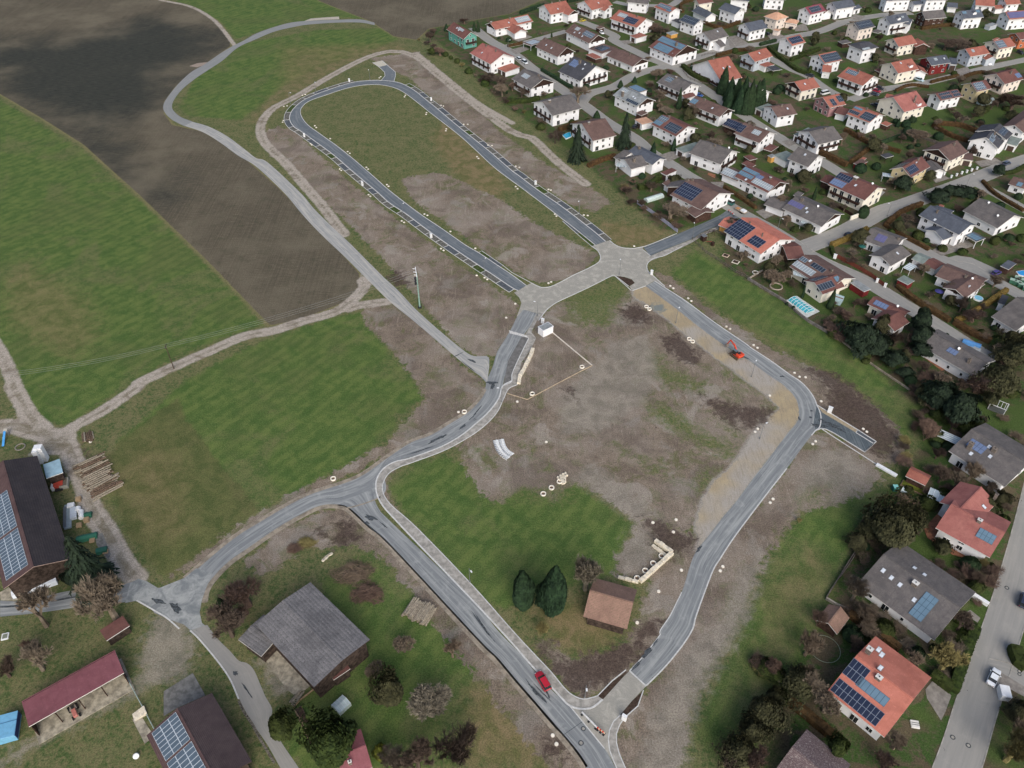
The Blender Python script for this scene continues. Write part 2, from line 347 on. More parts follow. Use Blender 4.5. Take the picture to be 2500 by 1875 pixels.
# rough grass
rough_g=t.mix(t.ramp(n_mid,.35,.65),c(74,90,52),c(104,104,72)); rough_g=t.mix(t.ramp(n_sm,.42,.7),rough_g,c(112,106,76)); rough_g=t.mix(t.ramp(n_sm,.5,.3),rough_g,c(58,78,42))
lush=t.mix(t.ramp(n_mid,.3,.7),c(68,92,46),c(96,112,60)); lush=t.mix(t.math('MULTIPLY',t.ramp(n_fine,.5,.75),.5),lush,c(98,98,56)); lush=t.mix(t.math('MULTIPLY',t.ramp(n_row,.5,.75),.25),lush,c(50,72,36))
lush=t.mix(t.math('MULTIPLY',t.ramp(n_big,.48,.65),.5),lush,c(88,96,58)); mow=t.node('ShaderNodeTexWave',wave_type='BANDS',bands_direction='X'); t.link(t.mapping(g,(1,1,1),(0,0,R(38))),mow.inputs[0]); mow.inputs['Scale'].default_value=.09; mow.inputs['Distortion'].default_value=4; mow.inputs['Detail'].default_value=3; mow.inputs['Detail Scale'].default_value=.6; lush=t.mix(t.ramp(mow.outputs[1],.3,.8,0,.30),lush,c(56,84,38)); mw2=t.node('ShaderNodeTexWave',wave_type='BANDS',bands_direction='X'); t.link(t.mapping(g,(1,1,1),(0,0,R(38))),mw2.inputs[0]); mw2.inputs['Scale'].default_value=.33; mw2.inputs['Distortion'].default_value=.8; lush=t.mix(t.math('MULTIPLY',t.ramp(mw2.outputs[1],.75,1,0,.35),t.ramp(n_mid,.45,.6)),lush,c(96,104,62))
garden=t.mix(t.ramp(n_mid,.42,.56),c(56,78,38),c(84,76,60)); garden=t.mix(t.ramp(n_sm,.5,.7),garden,c(86,78,64)); garden=t.mix(t.ramp(n_big,.5,.6),garden,c(66,84,42))
garden=t.mix(t.math('MULTIPLY',t.ramp(n_sm,.42,.25),.7),garden,c(40,44,30))
col=t.mix(wgt('garden',3,1.5),rough_g,garden); g0=col
n_pt=t.noise(g,.028,5,.68,.9); lw=t.math('MULTIPLY',wgt('lush',4,1.2),t.ramp(n_pt,.62,.5,.45,1)); col=t.mix(lw,col,lush)
col=t.mix(t.math('MULTIPLY',wgt('dull',2,.8),.62),col,t.mix(t.ramp(n_mid,.35,.65),c(78,80,50),c(96,92,62))); tf=t.ramp(n_tuft,.56,.68); col=t.mix(t.math('MULTIPLY',tf,.5),col,c(118,120,84)); tf2=t.ramp(n_tuft,.44,.34); col=t.mix(t.math('MULTIPLY',tf2,.55),col,c(34,46,28)); dry=t.mix(t.ramp(n_mid,.3,.7),c(92,92,56),c(128,112,84)); col=t.mix(t.math('MULTIPLY',wgt('dry',7,3.0),.75),col,dry); col=t.mix(t.math('MULTIPLY',wgt('dry2',10,6.0,2),.5),col,dry)
fld=t.mix(t.ramp(n_row,.3,.75),c(84,79,66),c(104,97,82)); fur=t.noise(t.mapping(g,(2.4,.03,1),(0,0,R(38))),1,3,.6); fld=t.mix(t.ramp(fur,.42,.6,0,.45),fld,c(66,62,53)); fld=t.mix(t.ramp(n_big,.4,.7),fld,c(104,98,83)); fld=t.mix(t.math('MULTIPLY',t.ramp(n_mid,.5,.75),.4),fld,c(62,66,50)); fld=t.mix(t.math('MULTIPLY',t.ramp(n_fine,.55,.8),.35),fld,c(120,112,98))
wetw=t.math('MULTIPLY_ADD',t.math('SUBTRACT',n_big,.5),55,t.attr('wet')); wetw=t.math('MULTIPLY_ADD',t.math('SUBTRACT',n_mid,.5),14,wetw)
fld=t.mix(t.math('MULTIPLY',t.ramp(wetw,20,-20),.92),fld,t.mix(t.ramp(n_row,.3,.7),c(38,43,40),c(60,62,56)))
col=t.mix(t.ramp(t.math('MULTIPLY_ADD',warp,1.0,t.attr('field')),2.0,-.5,0,.6),col,c(128,118,84))
col=t.mix(wgt('field',.5,.3),col,fld)
sl_=t.mix(t.ramp(n_mid,.3,.7),c(112,102,89),c(135,124,110)); sl_=t.mix(t.ramp(n_sm,.55,.75),sl_,c(154,143,130)); sl_=t.mix(t.ramp(n_sm,.42,.28),sl_,c(84,72,66))
wr=t.noise(g,.9,6,.75,1.4); sl_=t.mix(t.ramp(t.math('ABSOLUTE',t.math('SUBTRACT',wr,.5)),.022,0.0,0,.75),sl_,c(74,62,56))
trk=t.mapping(g,(3.2,.5,1),(0,0,R(-35))); n_t=t.noise(trk,.5,3,.6,.6); sl_=t.mix(t.math('MULTIPLY',t.ramp(n_t,.55,.75),.4),sl_,c(100,92,86))
sl_=t.mix(t.math('MULTIPLY',t.ramp(t.noise(g,.13,6,.78,.8),.5,.6),.62),sl_,c(88,94,58))
sl_=t.mix(t.math('MULTIPLY',t.ramp(n_big,.45,.62),.45),sl_,c(146,138,128))
pz=t.noise(g,.06,4,.6,1.0); sl_=t.mix(t.ramp(pz,.5,.62,0,.55),sl_,c(96,86,78)); sl_=t.mix(t.ramp(pz,.42,.34,0,.6),sl_,c(150,144,134)); sl_=t.mix(t.math('MULTIPLY',t.ramp(t.noise(g,.11,4,.6,.4),.55,.66),.5),sl_,c(132,128,120))
ra=t.noise(t.mapping(g,(1.5,.14,1),(0,0,R(-40))),1,5,.7,1.2); rb=t.noise(t.mapping(g,(1.3,.12,1),(0,0,R(35)),(5,9,0)),1,5,.7,1.2); rc=t.noise(t.mapping(g,(3.0,.2,1),(0,0,R(-80)),(15,3,0)),1,3,.65,.8)
pa=t.ramp(t.noise(g,.045,3,.6,.8),.46,.56); sl_=t.mix(t.math('MULTIPLY',t.ramp(ra,.54,.66,0,.4),pa),sl_,c(98,88,78)); sl_=t.mix(t.math('MULTIPLY',t.ramp(ra,.45,.36,0,.3),pa),sl_,c(166,156,142))
pb=t.ramp(t.noise(g,.038,3,.6,.5),.44,.52,1,0); sl_=t.mix(t.math('MULTIPLY',t.ramp(rb,.56,.67,0,.35),pb),sl_,c(88,78,70));
cl1=t.ramp(t.noise(g,2.6,5,.9,.5),.57,.64); sl_=t.mix(t.math('MULTIPLY',cl1,t.ramp(n_mid,.4,.6,.15,.75)),sl_,c(72,62,54))
col=t.mix(wgt('soil',4.2,.5),col,sl_)
gp_=t.mix(t.ramp(n_sm,.35,.65),c(70,92,48),c(106,106,70)); thin=t.math('MULTIPLY',wgt('green',9,3.2,1.5),t.ramp(n_tuft,.33,.55,.35,1)); col=t.mix(thin,col,gp_)
cl=t.mix(t.ramp(n_mid,.35,.65),c(118,113,103),c(142,136,124)); cl=t.mix(t.ramp(n_sm,.6,.75),cl,c(92,88,82)); col=t.mix(t.math('MULTIPLY',wgt('clay',5,2.0),.8),col,cl)
sd=t.mix(t.ramp(n_mid,.3,.7),c(152,140,116),c(168,154,124)); sd=t.mix(t.ramp(n_big,.45,.6),sd,c(158,154,146)); sd=t.mix(t.ramp(ra,.5,.65,0,.5),sd,c(140,132,118)); sd=t.mix(t.math('MULTIPLY',t.ramp(n_t,.5,.7),.5),sd,c(134,124,106))
shoulder=t.ramp(t.math('MULTIPLY_ADD',warp,3.0,t.attr('sand')),1.2,0,0,.8); col=t.mix(shoulder,col,c(152,148,140))
col=t.mix(wgt('sand',1.6,.3),col,sd)
col=t.mix(wgt('gravelspot',1,.4),col,c(118,124,120))
ds=t.mix(t.ramp(n_sm,.3,.7),c(58,48,43),c(84,72,66)); col=t.mix(t.math('MULTIPLY',wgt('darksoil',7,1.6),.85),col,ds)
tk=t.mix(t.ramp(n_sm,.3,.7),c(146,139,128),c(170,163,152)); tk=t.mix(t.ramp(n_mid,.5,.7),tk,c(126,118,106))
td=t.math('MULTIPLY_ADD',warp,1.6,t.attr('track')); tw=t.ramp(td,.5,-.4); 
mid=t.ramp(t.attr('track'),-1.25,-1.75,0,.55); tk=t.mix(t.math('MULTIPLY',mid,t.ramp(n_mid,.35,.55)),tk,c(104,98,78))
col=t.mix(tw,col,tk)
fc=t.ramp(n_fine,.33,.67,.6,1.42); vm=t.node('ShaderNodeVectorMath',operation='SCALE'); t.link(col,vm.inputs[0]); fs=t.math('MULTIPLY_ADD',t.math('SUBTRACT',fc,1.0),t.math('MULTIPLY_ADD',wgt('sand',1.6,.3),-.65,1.0),1.0); t.link(fs,vm.inputs[3]); col=vm.outputs[0]; pv=t.vor(g,2.2); speck=t.ramp(pv.outputs['Distance'],.10,.05); sp2=t.math('MULTIPLY',speck,t.ramp(n_mid,.5,.6)); col=t.mix(t.math('MULTIPLY',sp2,.35),col,c(170,160,140))
t.col(col); t.bump(t.math('ADD',n_sm,t.math('MULTIPLY',n_fine,.25)),.42,.25)
me.materials.append(t.m)
# ================= ROAD MATERIALS =================
def road_mat(name,base,light,dark,streak=.6):
    t=NT(name,.85,.25); uv=t.uv(); g=t.geo()
    s=t.mapping(uv,(7,.045,1)); a=t.noise(s,1,4,.65,.4); b=t.noise(t.mapping(uv,(16,.12,1),(0,0,0),(3,0,0)),1,3,.6)
    n=t.noise(g,.35,5,.7,.5); f=t.noise(g,3,3,.7)
    col=t.mix(t.ramp(a,.42,.66,0,streak),srgb(*base),srgb(*light)); col=t.mix(t.ramp(b,.5,.72,0,streak*.8),col,srgb(*dark))
    col=t.mix(t.ramp(n,.5,.75,0,.6),col,srgb(*light)); col=t.mix(t.ramp(f,.5,.9,0,.5),col,srgb(*dark)); 
    pt=t.math('MULTIPLY',t.ramp(n,.34,.30),t.ramp(b,.5,.6)); col=t.mix(pt,col,srgb(58,60,62))
    t.col(col); t.bump(f,.15,.02); return t.m
M_asph=road_mat('asphalt_dusty',(122,127,129),(160,164,162),(96,102,106),.8)
M_asphw=None
M_asph2=road_mat('asphalt_new',(94,102,108),(132,138,140),(76,84,92),.6)
M_grav=road_mat('gravel_road',(150,152,150),(178,176,168),(116,122,126),.9)
M_street=road_mat('street_concrete',(140,140,136),(156,154,148),(124,125,122),.45)
t=NT('pavers',.9,.2); g=t.geo(); bk=t.node('ShaderNodeTexBrick'); t.link(t.mapping(g,(1,1,1),(0,0,R(35))),bk.inputs[0]); bk.inputs['Scale'].default_value=1.6
bk.inputs['Color1'].default_value=srgb(150,149,141); bk.inputs['Color2'].default_value=srgb(160,159,150); bk.inputs['Mortar'].default_value=srgb(132,131,124); bk.inputs['Mortar Size'].default_value=.03
n=t.noise(g,.4,5,.7,.5); f=t.noise(g,2.5,4,.8); cc=t.mix(t.ramp(n,.45,.7,0,.6),bk.outputs[0],srgb(186,183,172)); cc=t.mix(t.ramp(f,.66,.75,0,.8),cc,srgb(214,212,203)); t.col(cc); M_pav=t.m
t=NT('asphalt_dusty_plain',.85,.25); gg=t.geo(); n1=t.noise(gg,.3,5,.7,.8); n2=t.noise(gg,1.4,4,.7); t.col(t.mix(t.ramp(n2,.5,.75,0,.5),t.mix(t.ramp(n1,.35,.65),srgb(116,122,124),srgb(158,162,160)),srgb(96,102,106))); M_asphw=t.m
M_side=plain('sidewalk_concrete',(158,156,149),.9,.2,0,.18,.7)
M_kerb=plain('kerb_stone',(196,198,196),.85,.2,0,.10,2)
M_dusty=plain('dusty_verge',(146,138,124),.95,.1,0,.2,.6)
M_stripsoil=plain('strip_gravel',(104,104,98),.95,.1,0,.25,1.2)
M_stripgrass=plain('strip_grass',(70,84,48),.95,.1,0,.3,1.2)
M_stripdark=plain('strip_asphalt',(84,90,95),.85,.2,0,.15,1.0)
# ================= ROADS =================
LO='b3 1010,1280 870,1160 540,905 270,720 60,560 a1 2206,1472 2030,1320 1900,1215 1780,1120 1660,1020 1560,935 1460,855 1380,790 1290,735 1200,705 1070,692 985,693 870,703 760,730 620,775 500,820 400,870 330,930 295,985 293,1040 330,1095 400,1140 560,1255 680,1345 800,1450 930,1560 1040,1650 a3 1150,90 1300,190 1500,340 1700,480 1900,615 2050,715 2206,820 c0 60,440'
LI='b3 900,1320 720,1175 540,1035 300,850 60,670 a1 2206,1560 2050,1440 1900,1300 1780,1190 1650,1085 1500,970 1400,890 1280,800 1180,752 1050,730 900,737 760,767 600,820 480,862 420,897 383,950 395,1010 450,1080 560,1160 700,1260 850,1380 1000,1510 1160,1650 a3 1400,175 1600,310 1800,450 1920,520 2100,640 2206,710 c0 140,390'
o,LOl,LIl=ribbon('loop_road',LO,LI,.02,M_asph2,n=260)
kerb('kerb_outer_loop',LOl,.32,.05,M_kerb,.02); kerb('kerb_inner_loop',LIl,.25,.05,M_kerb,.02)
# side strip along the loop
Tn=np.gradient(LOl,axis=0); Tn/=np.linalg.norm(Tn,axis=1)[:,None]; nn=np.c_[-Tn[:,1],Tn[:,0]]
if np.dot((LOl[50]-LIl[50]),nn[50])<0: nn=-nn
def sidestrip(i0,i1,w0,seq,seed):
    Lf=LOl[i0:i1]+nn[i0:i1]*.16; Rt=LOl[i0:i1]+nn[i0:i1]*w0
    rr=random.Random(seed); i=0; n=len(Lf)-1; ms=[M_stripsoil,M_stripdark,M_stripgrass]
    mb=MB(); bars=MB(); k=0
    while i<n:
        j=min(n,i+rr.choice([3,4,5])); mi=seq[k%len(seq)]; k+=1; strip(mb,Lf[i:j+1],Rt[i:j+1],.016,mi)
        a=Vector((*Lf[j],0));b=Vector((*Rt[j],0)); tdir=(b-a).normalized().orthogonal(); tdir=Vector((-(b-a).y,(b-a).x,0)).normalized()*.1
        bars.prism([(a-tdir)[:2],(a+tdir)[:2],(b+tdir)[:2],(b-tdir)[:2]],0,.075); i=j
    o=mb.build('verge_strip',ms); fix_up(o); o['kind']='structure'
    ob=bars.build('kerb_cross',M_kerb); ob['kind']='structure'
    kerb('kerb_strip',Rt,.18,.05,M_kerb,.02)
sidestrip(0,105,2.6,[0,1,0,0,1,0,2,0,1],3); sidestrip(121,259,2.5,[0,0,1,0,0,2,0,1,0],5)
sheet('parking_strip','b3 545,1060 580,1045 750,1190 700,1195',.012,M_stripdark); sheet('verge_grass','b3 710,1200 755,1195 895,1320 862,1332',.012,M_stripgrass)
kerb('kerb_parking',np.array([(p.x,p.y) for p in GL('b3 900,1322 862,1335 700,1197 545,1060')]),.2,.05,M_kerb,.01)
sheet('parking_strip','a3 1915,520 1945,503 2120,620 2110,645',.012,M_stripgrass); sheet('parking_strip','a3 1990,570 2025,555 2125,625 2108,645',.018,M_stripdark)
kerb('kerb_parking',np.array([(p.x,p.y) for p in GL('a3 1915,520 1945,503 2120,622 2206,690 c0 190,365')]),.2,.05,M_kerb,.01)
sheet('stub_road','a1 1075,697 1112,655 1108,622 1060,577 1130,560 1200,620 1203,650 1188,705 1130,715',.026,M_asph2); kerb('kerb_stub',np.array([(p.x,p.y) for p in GL('a1 1188,705 1203,650 1200,620 1130,560 1085,522')]),.25,.06,M_kerb,.02); kerb('kerb_stub',np.array([(p.x,p.y) for p in GL('a1 1075,697 1112,655 1108,622 1060,577 1005,540')]),.25,.06,M_kerb,.02)
sheet('turning_pad','a1 1005,540 1085,522 1130,560 1060,577',.024,plain('pad_concrete',(186,182,168),.9,.2))
sheet('junction_paving','b3 862,1335 905,1320 1010,1280 1060,1270 1110,1315 1180,1345 1260,1355 1340,1352 1420,1330 c0 1280,35 1360,100 1400,120 1340,160 1322,200 1335,250 1385,295 1500,395 1440,372 1385,350 1310,395 1180,440 1150,400 1205,365 1175,330 1100,305 1010,297 960,305 870,350 750,410 600,480 480,535 400,580 330,640 270,710 235,742 245,665 110,625 60,690 45,700 78,610 92,560 72,510 20,460 60,440 145,388 190,365 240,390 300,410 380,400 460,365 600,290 760,215 850,160 868,110 840,50 780,5',.020,M_pav)
kerb('kerb_junction',resample(GL('c0 1145,398 1010,297 960,305 870,350 750,410 600,480 480,535 400,580 330,640 260,735'),60)[0],.25,.07,M_kerb,.01)
kerb('kerb_junction',resample(GL('c0 190,365 240,390 300,410 380,400 460,365 600,290 760,215 850,160 868,110 840,50 780,5'),50)[0],.25,.07,M_kerb,.01)
kerb('kerb_junction',resample(GL('b3 1055,1270 1110,1315 1180,1345 1260,1355 1340,1352 1480,1318 1780,1195'),50)[0],.25,.07,M_kerb,.01)
kerb('kerb_junction',resample(GL('c0 1500,400 1385,295 1335,250 1322,200 1340,160 1400,120 1500,95 1680,0'),50)[0],.25,.07,M_kerb,.01)
kerb('kerb_bed',np.array([(p.x,p.y) for p in GL('c0 1010,297 1170,440')]),.22,.1,M_kerb,.01)
kerb('kerb_end',np.array([(p.x,p.y) for p in GL('c0 1180,440 1310,395')]),.22,.07,M_kerb,.01); kerb('kerb_end',np.array([(p.x,p.y) for p in GL('c0 1280,35 1360,100')]),.18,.03,M_kerb,.02)
ribbon('connector_road','b3 1420,1345 1780,1205 2212,1015 b4 330,945','b3 1490,1437 1700,1350 1950,1250 b4 60,1185 240,1110 470,1025',.024,M_asph2)
ribbon('sidewalk','b3 1490,1440 1700,1355 1950,1255 b4 60,1190 240,1115','b3 1475,1500 1700,1410 1950,1290 b4 60,1225 240,1150',.05,M_side)
# right construction road
RL='c0 1310,395 1600,610 1870,825 2100,1000 c1 60,1290 410,1535 c3 240,225 430,370 600,480 720,590 800,700 830,820 835,900 800,1010 650,1190 400,1530 e2 800,280 600,540 440,760 280,950 150,1120 0,1310 e0 2150,720 2080,950 2020,1080 1950,1220 1850,1370 e1 1600,220 1420,450 1270,610'
RR='c0 1400,347 1500,412 1700,540 1900,690 2100,830 c1 0,1060 400,1330 c3 190,0 450,170 700,350 850,450 960,560 1040,680 1075,770 1115,860 1130,960 1110,1070 1050,1120 900,1310 650,1659 e2 1050,310 800,640 600,900 400,1170 250,1400 170,1540 e1 1995,0 1950,160 1830,350 1640,580 1450,770'
o,l_,r_=ribbon('construction_road',RL,RR,.022,M_asph,n=240)
kerb('kerb_east',r_[:118],.28,.08,M_kerb,.01); kerb('kerb_east',r_[138:],.28,.08,M_kerb,.01)
kerb('kerb_west',l_[205:],.2,.06,M_kerb,.01)
sheet('dead_end_road','c3 1075,770 1150,870 1300,960 1600,1140 1840,1290 1720,1405 1310,1150 1200,1095 1130,1085 1060,1110 1030,1000',.028,road_mat('asphalt_wet',(74,84,90),(120,128,130),(56,66,74),.6))
for q in ('c3 1840,1290 1720,1405 1310,1150 1200,1095 1130,1085 1060,1112','c3 1600,1140 1840,1290 1875,1262 1630,1105 1600,1140','c3 1077,770 1630,1105','c3 1140,1090 1280,1185 1880,1570','c3 1875,1262 1720,1405'):
    kerb('kerb_dead_end',np.array([(p.x,p.y) for p in GL(q)]),.26,.09,M_kerb,.01)
sheet('dead_end_verge','c3 1077,770 1150,870 1300,960 1600,1140 1630,1105 1300,910',.014,plain('verge_sand',(160,148,124),.95,.1))
sheet('dead_end_strip','c3 1600,1140 1840,1290 1875,1262 1630,1105',.014,M_stripdark)
# main diagonal road
MSW='d4 1760,180 1980,380 2212,580 d5 700,-500 1160,0 1400,260 1600,480 1800,720 2000,950 2212,1200 e1 550,1310 700,1500 800,1659 900,1850'
MSW='w 745,1092 762,1108 800,1142 860,1205 940,1302 1017,1385 1100,1480 1200,1600 1270,1700'
MSW='d4 1650,150 1760,180 1980,380 2212,580 e0 0,1390 240,1659 d5 1400,260 1600,480 1800,720 2000,950 2212,1200 e1 550,1310 700,1500 800,1659 900,1850'
MNE='d4 2030,-30 2060,100 2110,200 2212,310 e0 0,1050 250,1350 540,1659 d5 1700,250 1900,470 2020,620 2212,830 e1 600,970 820,1230 1000,1450 1120,1659 1220,1850'
# west road B
BN='d1 1640,850 1900,960 d4 0,935 200,760 400,590 600,440 800,320 1000,200 1200,90 1400,0 w 770,1030 830,990 c5 0,715 200,640 400,520 560,420 680,300 740,200 755,120 a3 2040,1500 2080,1370 2150,1260 2206,1160 c0 50,700 110,625'
BS='d1 1850,1260 d4 0,1430 150,1330 190,1180 250,1060 340,920 500,760 700,620 900,480 1100,350 1300,240 1450,170 1600,150 1760,180 w 845,1090 814,1045 828,1014 850,998 c5 0,870 300,770 500,660 650,540 780,420 870,290 910,180 940,60 c0 0,1130 60,1000 100,900 190,770 240,660'
o,l_,r_=ribbon('west_road',BN,BS,.020,M_asph,n=220)
kerb('kerb_west_road',r_[30:92],.35,.05,M_dusty,.01)
BNs=GL('d4 0,935 200,760 400,590 600,440 800,320 1000,200 1200,90 1400,0 w 770,1030 830,990 c5 0,715 200,640 400,520 560,420 680,300 740,200'); a_,_=resample(BNs,120)
kerb('dusty_verge',a_,1.1,.012,M_dusty,.015); 
a_,_=resample(GL('d4 220,1200 250,1060 340,930 500,770 700,630 900,490 1100,360 1300,250 1450,180 1600,160 1760,195 1980,400 2212,600 e0 0,1410 240,1680 d5 1400,280 1600,500 1800,740 2000,970 e1 540,1330 690,1510 790,1659'),160)
kerb('dusty_verge',a_,1.3,.014,M_dusty,.016)
o,l_,r_=ribbon('diagonal_road',MSW,MNE,.030,M_asph,n=160)
SWo='c5 1060,155 970,200 920,300 850,440 700,590 500,720 300,820 0,930 w 865,1008 838,1025 826,1055 842,1088 900,1140 1018,1262 e1 0,170 250,440 420,620 560,790 650,870 760,915 860,900 925,880'
SWi='c5 1000,120 910,175 875,290 780,420 650,540 500,660 300,770 0,880 w 852,998 826,1015 812,1045 822,1085 870,1140 1018,1294 e1 0,310 200,540 430,790 560,930 620,985 720,1020 860,1010 980,920'
o,l_,r_=ribbon('sidewalk',SWo,SWi,.06,M_side,n=170); kerb('kerb_sidewalk',r_,.35,.10,M_kerb,.0); kerb('kerb_sidewalk',l_,.2,.08,M_kerb,.0)
sheet('mouth_paving','e1 1270,610 1450,775 1300,930 1170,1085 1080,1180 1050,1290 1050,1400 1080,1560 1130,1659 1060,1540 1000,1450 820,1230 600,960 700,1012 800,1022 900,1000 1000,900 1180,700',.036,M_pav)
kerb('kerb_mouth',np.array([(p.x,p.y) for p in GL('e1 1270,610 1450,775')]),.3,.04,M_kerb,.01); kerb('kerb_mouth',np.array([(p.x,p.y) for p in GL('e1 600,960 820,1230 1000,1450')]),.2,.02,M_kerb,.025)
o,l_,r_=ribbon('sidewalk','e1 1170,1088 1080,1180 1045,1300 1050,1450 1130,1659 1200,1800','e1 1212,1120 1150,1220 1125,1330 1150,1480 1225,1659 1290,1800',.06,M_side); kerb('kerb_sidewalk',l_,.2,.09,M_kerb,0); kerb('kerb_sidewalk',r_,.2,.09,M_kerb,0)
kerb('kerb_bed',np.array([(p.x,p.y) for p in GL('e1 925,880 1080,720 1230,600')]),.2,.1,M_kerb,0); kerb('kerb_bed',np.array([(p.x,p.y) for p in GL('e1 1212,1120 1360,990 1420,820')]),.2,.1,M_kerb,0)
sheet('planting_bed','e1 930,880 1080,730 1240,615 1180,700 1000,905 980,918',.012,plain('bed_soil',(72,60,52),.95,.1,0,.25)); sheet('planting_bed','e1 1170,1085 1210,1118 1355,985 1420,825 1300,932',.012,MATS['bed_soil']); sheet('planting_bed','c0 1010,299 1060,300 1110,310 1175,332 1203,365 1150,396',.024,MATS['bed_soil'])
# parking bay + sidewalk by the transformer
sheet('parking_bay','c0 95,890 165,905 60,1120 0,1262 c5 1000,130 920,165 940,60 c0 -40,1130',.026,plain('bay_asphalt',(110,110,108),.9,.2,0,.15,.8))
sheet('corner_sidewalk','c0 240,660 335,645 270,712 240,742 190,850 237,905 190,1010 90,1150 55,1355 c5 970,200 918,170 1000,128 c0 0,1262 60,1120 165,905 130,870 190,770',.055,M_side)
kerb('kerb_bay',resample(GL('c0 165,905 60,1120 0,1262 c5 1000,130 920,165'),24)[0],.25,.09,M_kerb,0)
sheet('paver_band','c0 -30,830 150,880 165,905 -20,860',.034,plain('band_white',(200,200,196),.9,.2,0,.2,3))
# gravel road C
CN='a3 2010,1500 2000,1415 1900,1412 1830,1390 1700,1290 1500,1120 1350,980 1230,850 1100,730 950,580 800,430 650,290 500,140 380,0 a1 100,1400 a0 2206,1362 2100,1280 1950,1170 1800,1092 1660,1050'
CS='c5 760,150 700,80 590,0 a3 1700,1400 1550,1270 1350,1100 1200,980 1100,890 1000,790 900,690 750,540 560,360 400,190 240,0 a1 0,1435 a0 2050,1340 1900,1230 1750,1140 1590,1085'
o,l_,r_=ribbon('gravel_road',CN,CS,.026,M_grav,n=220)
ribbon('west_road_far','a0 1660,1048 1560,1010 1500,960 1482,920 1500,860 1570,770 1680,680 1800,600 1920,520 2050,410 2206,338 a1 150,275 300,238 450,212 700,195 900,195 1025,217','a0 1590,1088 1480,1030 1415,960 1410,900 1450,830 1540,720 1650,620 1770,550 1900,460 2000,400 2100,350 2206,290 a1 150,235 300,195 450,180 700,170 900,168 1020,195',.022,road_mat('asphalt_old',(128,132,132),(150,150,146),(112,117,118),.5),n=150)
sheet('gravel_pad','a1 415,182 470,160 600,150 715,143 718,166 560,172',.018,plain('pad_gravel',(176,170,158),.95,.1))
sheet('gravel_pad','a0 1630,570 1700,545 1790,535 1830,500 1760,560 1700,580',.02,plain('pad_sand',(150,138,126),.95,.1))
# SW crossroads
ribbon('farm_road','d1 0,1110 230,1120 400,1090 800,1000 1100,970 1300,975 1640,870 1760,880','d1 0,1305 400,1265 800,1210 1000,1180 1300,1170 1640,1110 1850,1250',.024,M_asph)
ribbon('concrete_lane','d3 300,10 410,100 540,250 680,420 800,600 920,860 1060,1110 1250,1390 1400,1657 1550,1900','d3 520,-60 650,110 800,260 900,370 1000,400 1080,480 1160,660 1220,800 1300,950 1290,1100 1400,1330 1620,1657 1800,1950',.040,M_street,n=80)
sheet('crossroad_apron','d1 1560,900 1660,850 1760,880 1900,965 d4 0,935 130,830 300,880 230,1060 180,1200 165,1300 190,1420 290,1500 150,1580 0,1440 d1 2000,1322 1850,1232 1640,1112 1500,1140',.034,M_asphw)
a_,_=resample(GL('d1 1640,1110 1850,1230 2000,1320 2150,1450'),40); kerb('kerb_lane',a_,.3,.1,M_kerb,0); a_,_=resample(GL('d3 320,10 410,95 540,245 680,420 800,600 900,830'),40); kerb('kerb_lane',a_,.3,.1,M_kerb,0)
a_,_=resample(GL('d3 900,850 960,980 1060,1130 1180,1350 1330,1600'),40); kerb('kerb_lane',a_,.5,.1,plain('cobble',(112,108,98),.9,.2,0,.4,4),0)
# residential streets
def street(pts,wd,z=.02,side=None):
    o,a,b=path('street',pts,wd,z,M_street); kerb('kerb_street',a,.2,.08,M_side,0); kerb('kerb_street',b,.2,.08,M_side,0); return a,b
street('b0 690,300 870,440 1000,510 1150,600 1300,720 1450,830 1620,950 1850,1110 2000,1220 2150,1330 b3 1330,170 1500,320 1700,440 1900,570 2100,690 b4 280,850 500,985 750,1120 1000,1270 c1 1200,90 1500,250 c2 0,440 300,615 600,800 900,985 1200,1175 1500,1370 1800,1560',6.2,.020)
street('b0 1000,510 1300,445 1700,335',4.5,.024)
street('b0 1850,1110 1950,1010 2212,935 b1 200,820 450,740 700,690 900,620 1250,515 1600,475 1900,400 2212,340 b2 300,230 700,160 1000,140',6,.028)
street('b0 1830,225 2000,290 2212,385 b1 0,440 300,590 550,700 720,770 850,880 1100,1050 1350,1220 1600,1380 1850,1520 b4 850,140 1000,230 1370,430 1550,540 1850,720 b5 680,780',6,.032)
a,b=street('b4 1150,1350 1600,1175 2000,960 b5 900,890 1200,785 1500,680 1800,560 2000,480 2300,380',7.5,.036)
street('b5 1680,640 1900,760 2212,930 2400,1020',5.5,.040)
street('b5 830,1230 1200,1420 1500,1540 1750,1640 c2 1100,150 1500,300 1800,470 2300,740',5.5,.040)
sheet('yard_paving','c2 1150,170 1300,130 1500,160 1900,340 1700,420 1300,250',.03,M_street)
street('b2 330,1080 700,965 1150,895 1500,810 1900,715 2300,630',5,.028)
street('b2 330,1080 100,975 b1 2100,830 1900,745 1700,640 1560,560',5,.032)
street('b2 420,210 200,240',5,.03)
street('b1 1180,420 1250,510',7,.034)
street('b1 0,20 200,60 420,60 600,60 700,0',5,.026)
a,b=street('e6 1240,1850 1400,1400 1550,900 1700,450 1850,0 w 2190,1280 2225,1150 2260,1000',7.4,.020)
street('e6 1780,330 2000,380 2300,560',5,.026)
PZ=[.044]
def pad(s,m=None,z=0):
    PZ[0]+=.003; sheet('driveway',s,PZ[0],m or M_side)
M_drive=plain('driveway_pavers',(134,130,124),.92,.15,0,.15,.8); M_terra=plain('terracotta_patio',(150,104,80),.9,.15,0,.18,1.2)
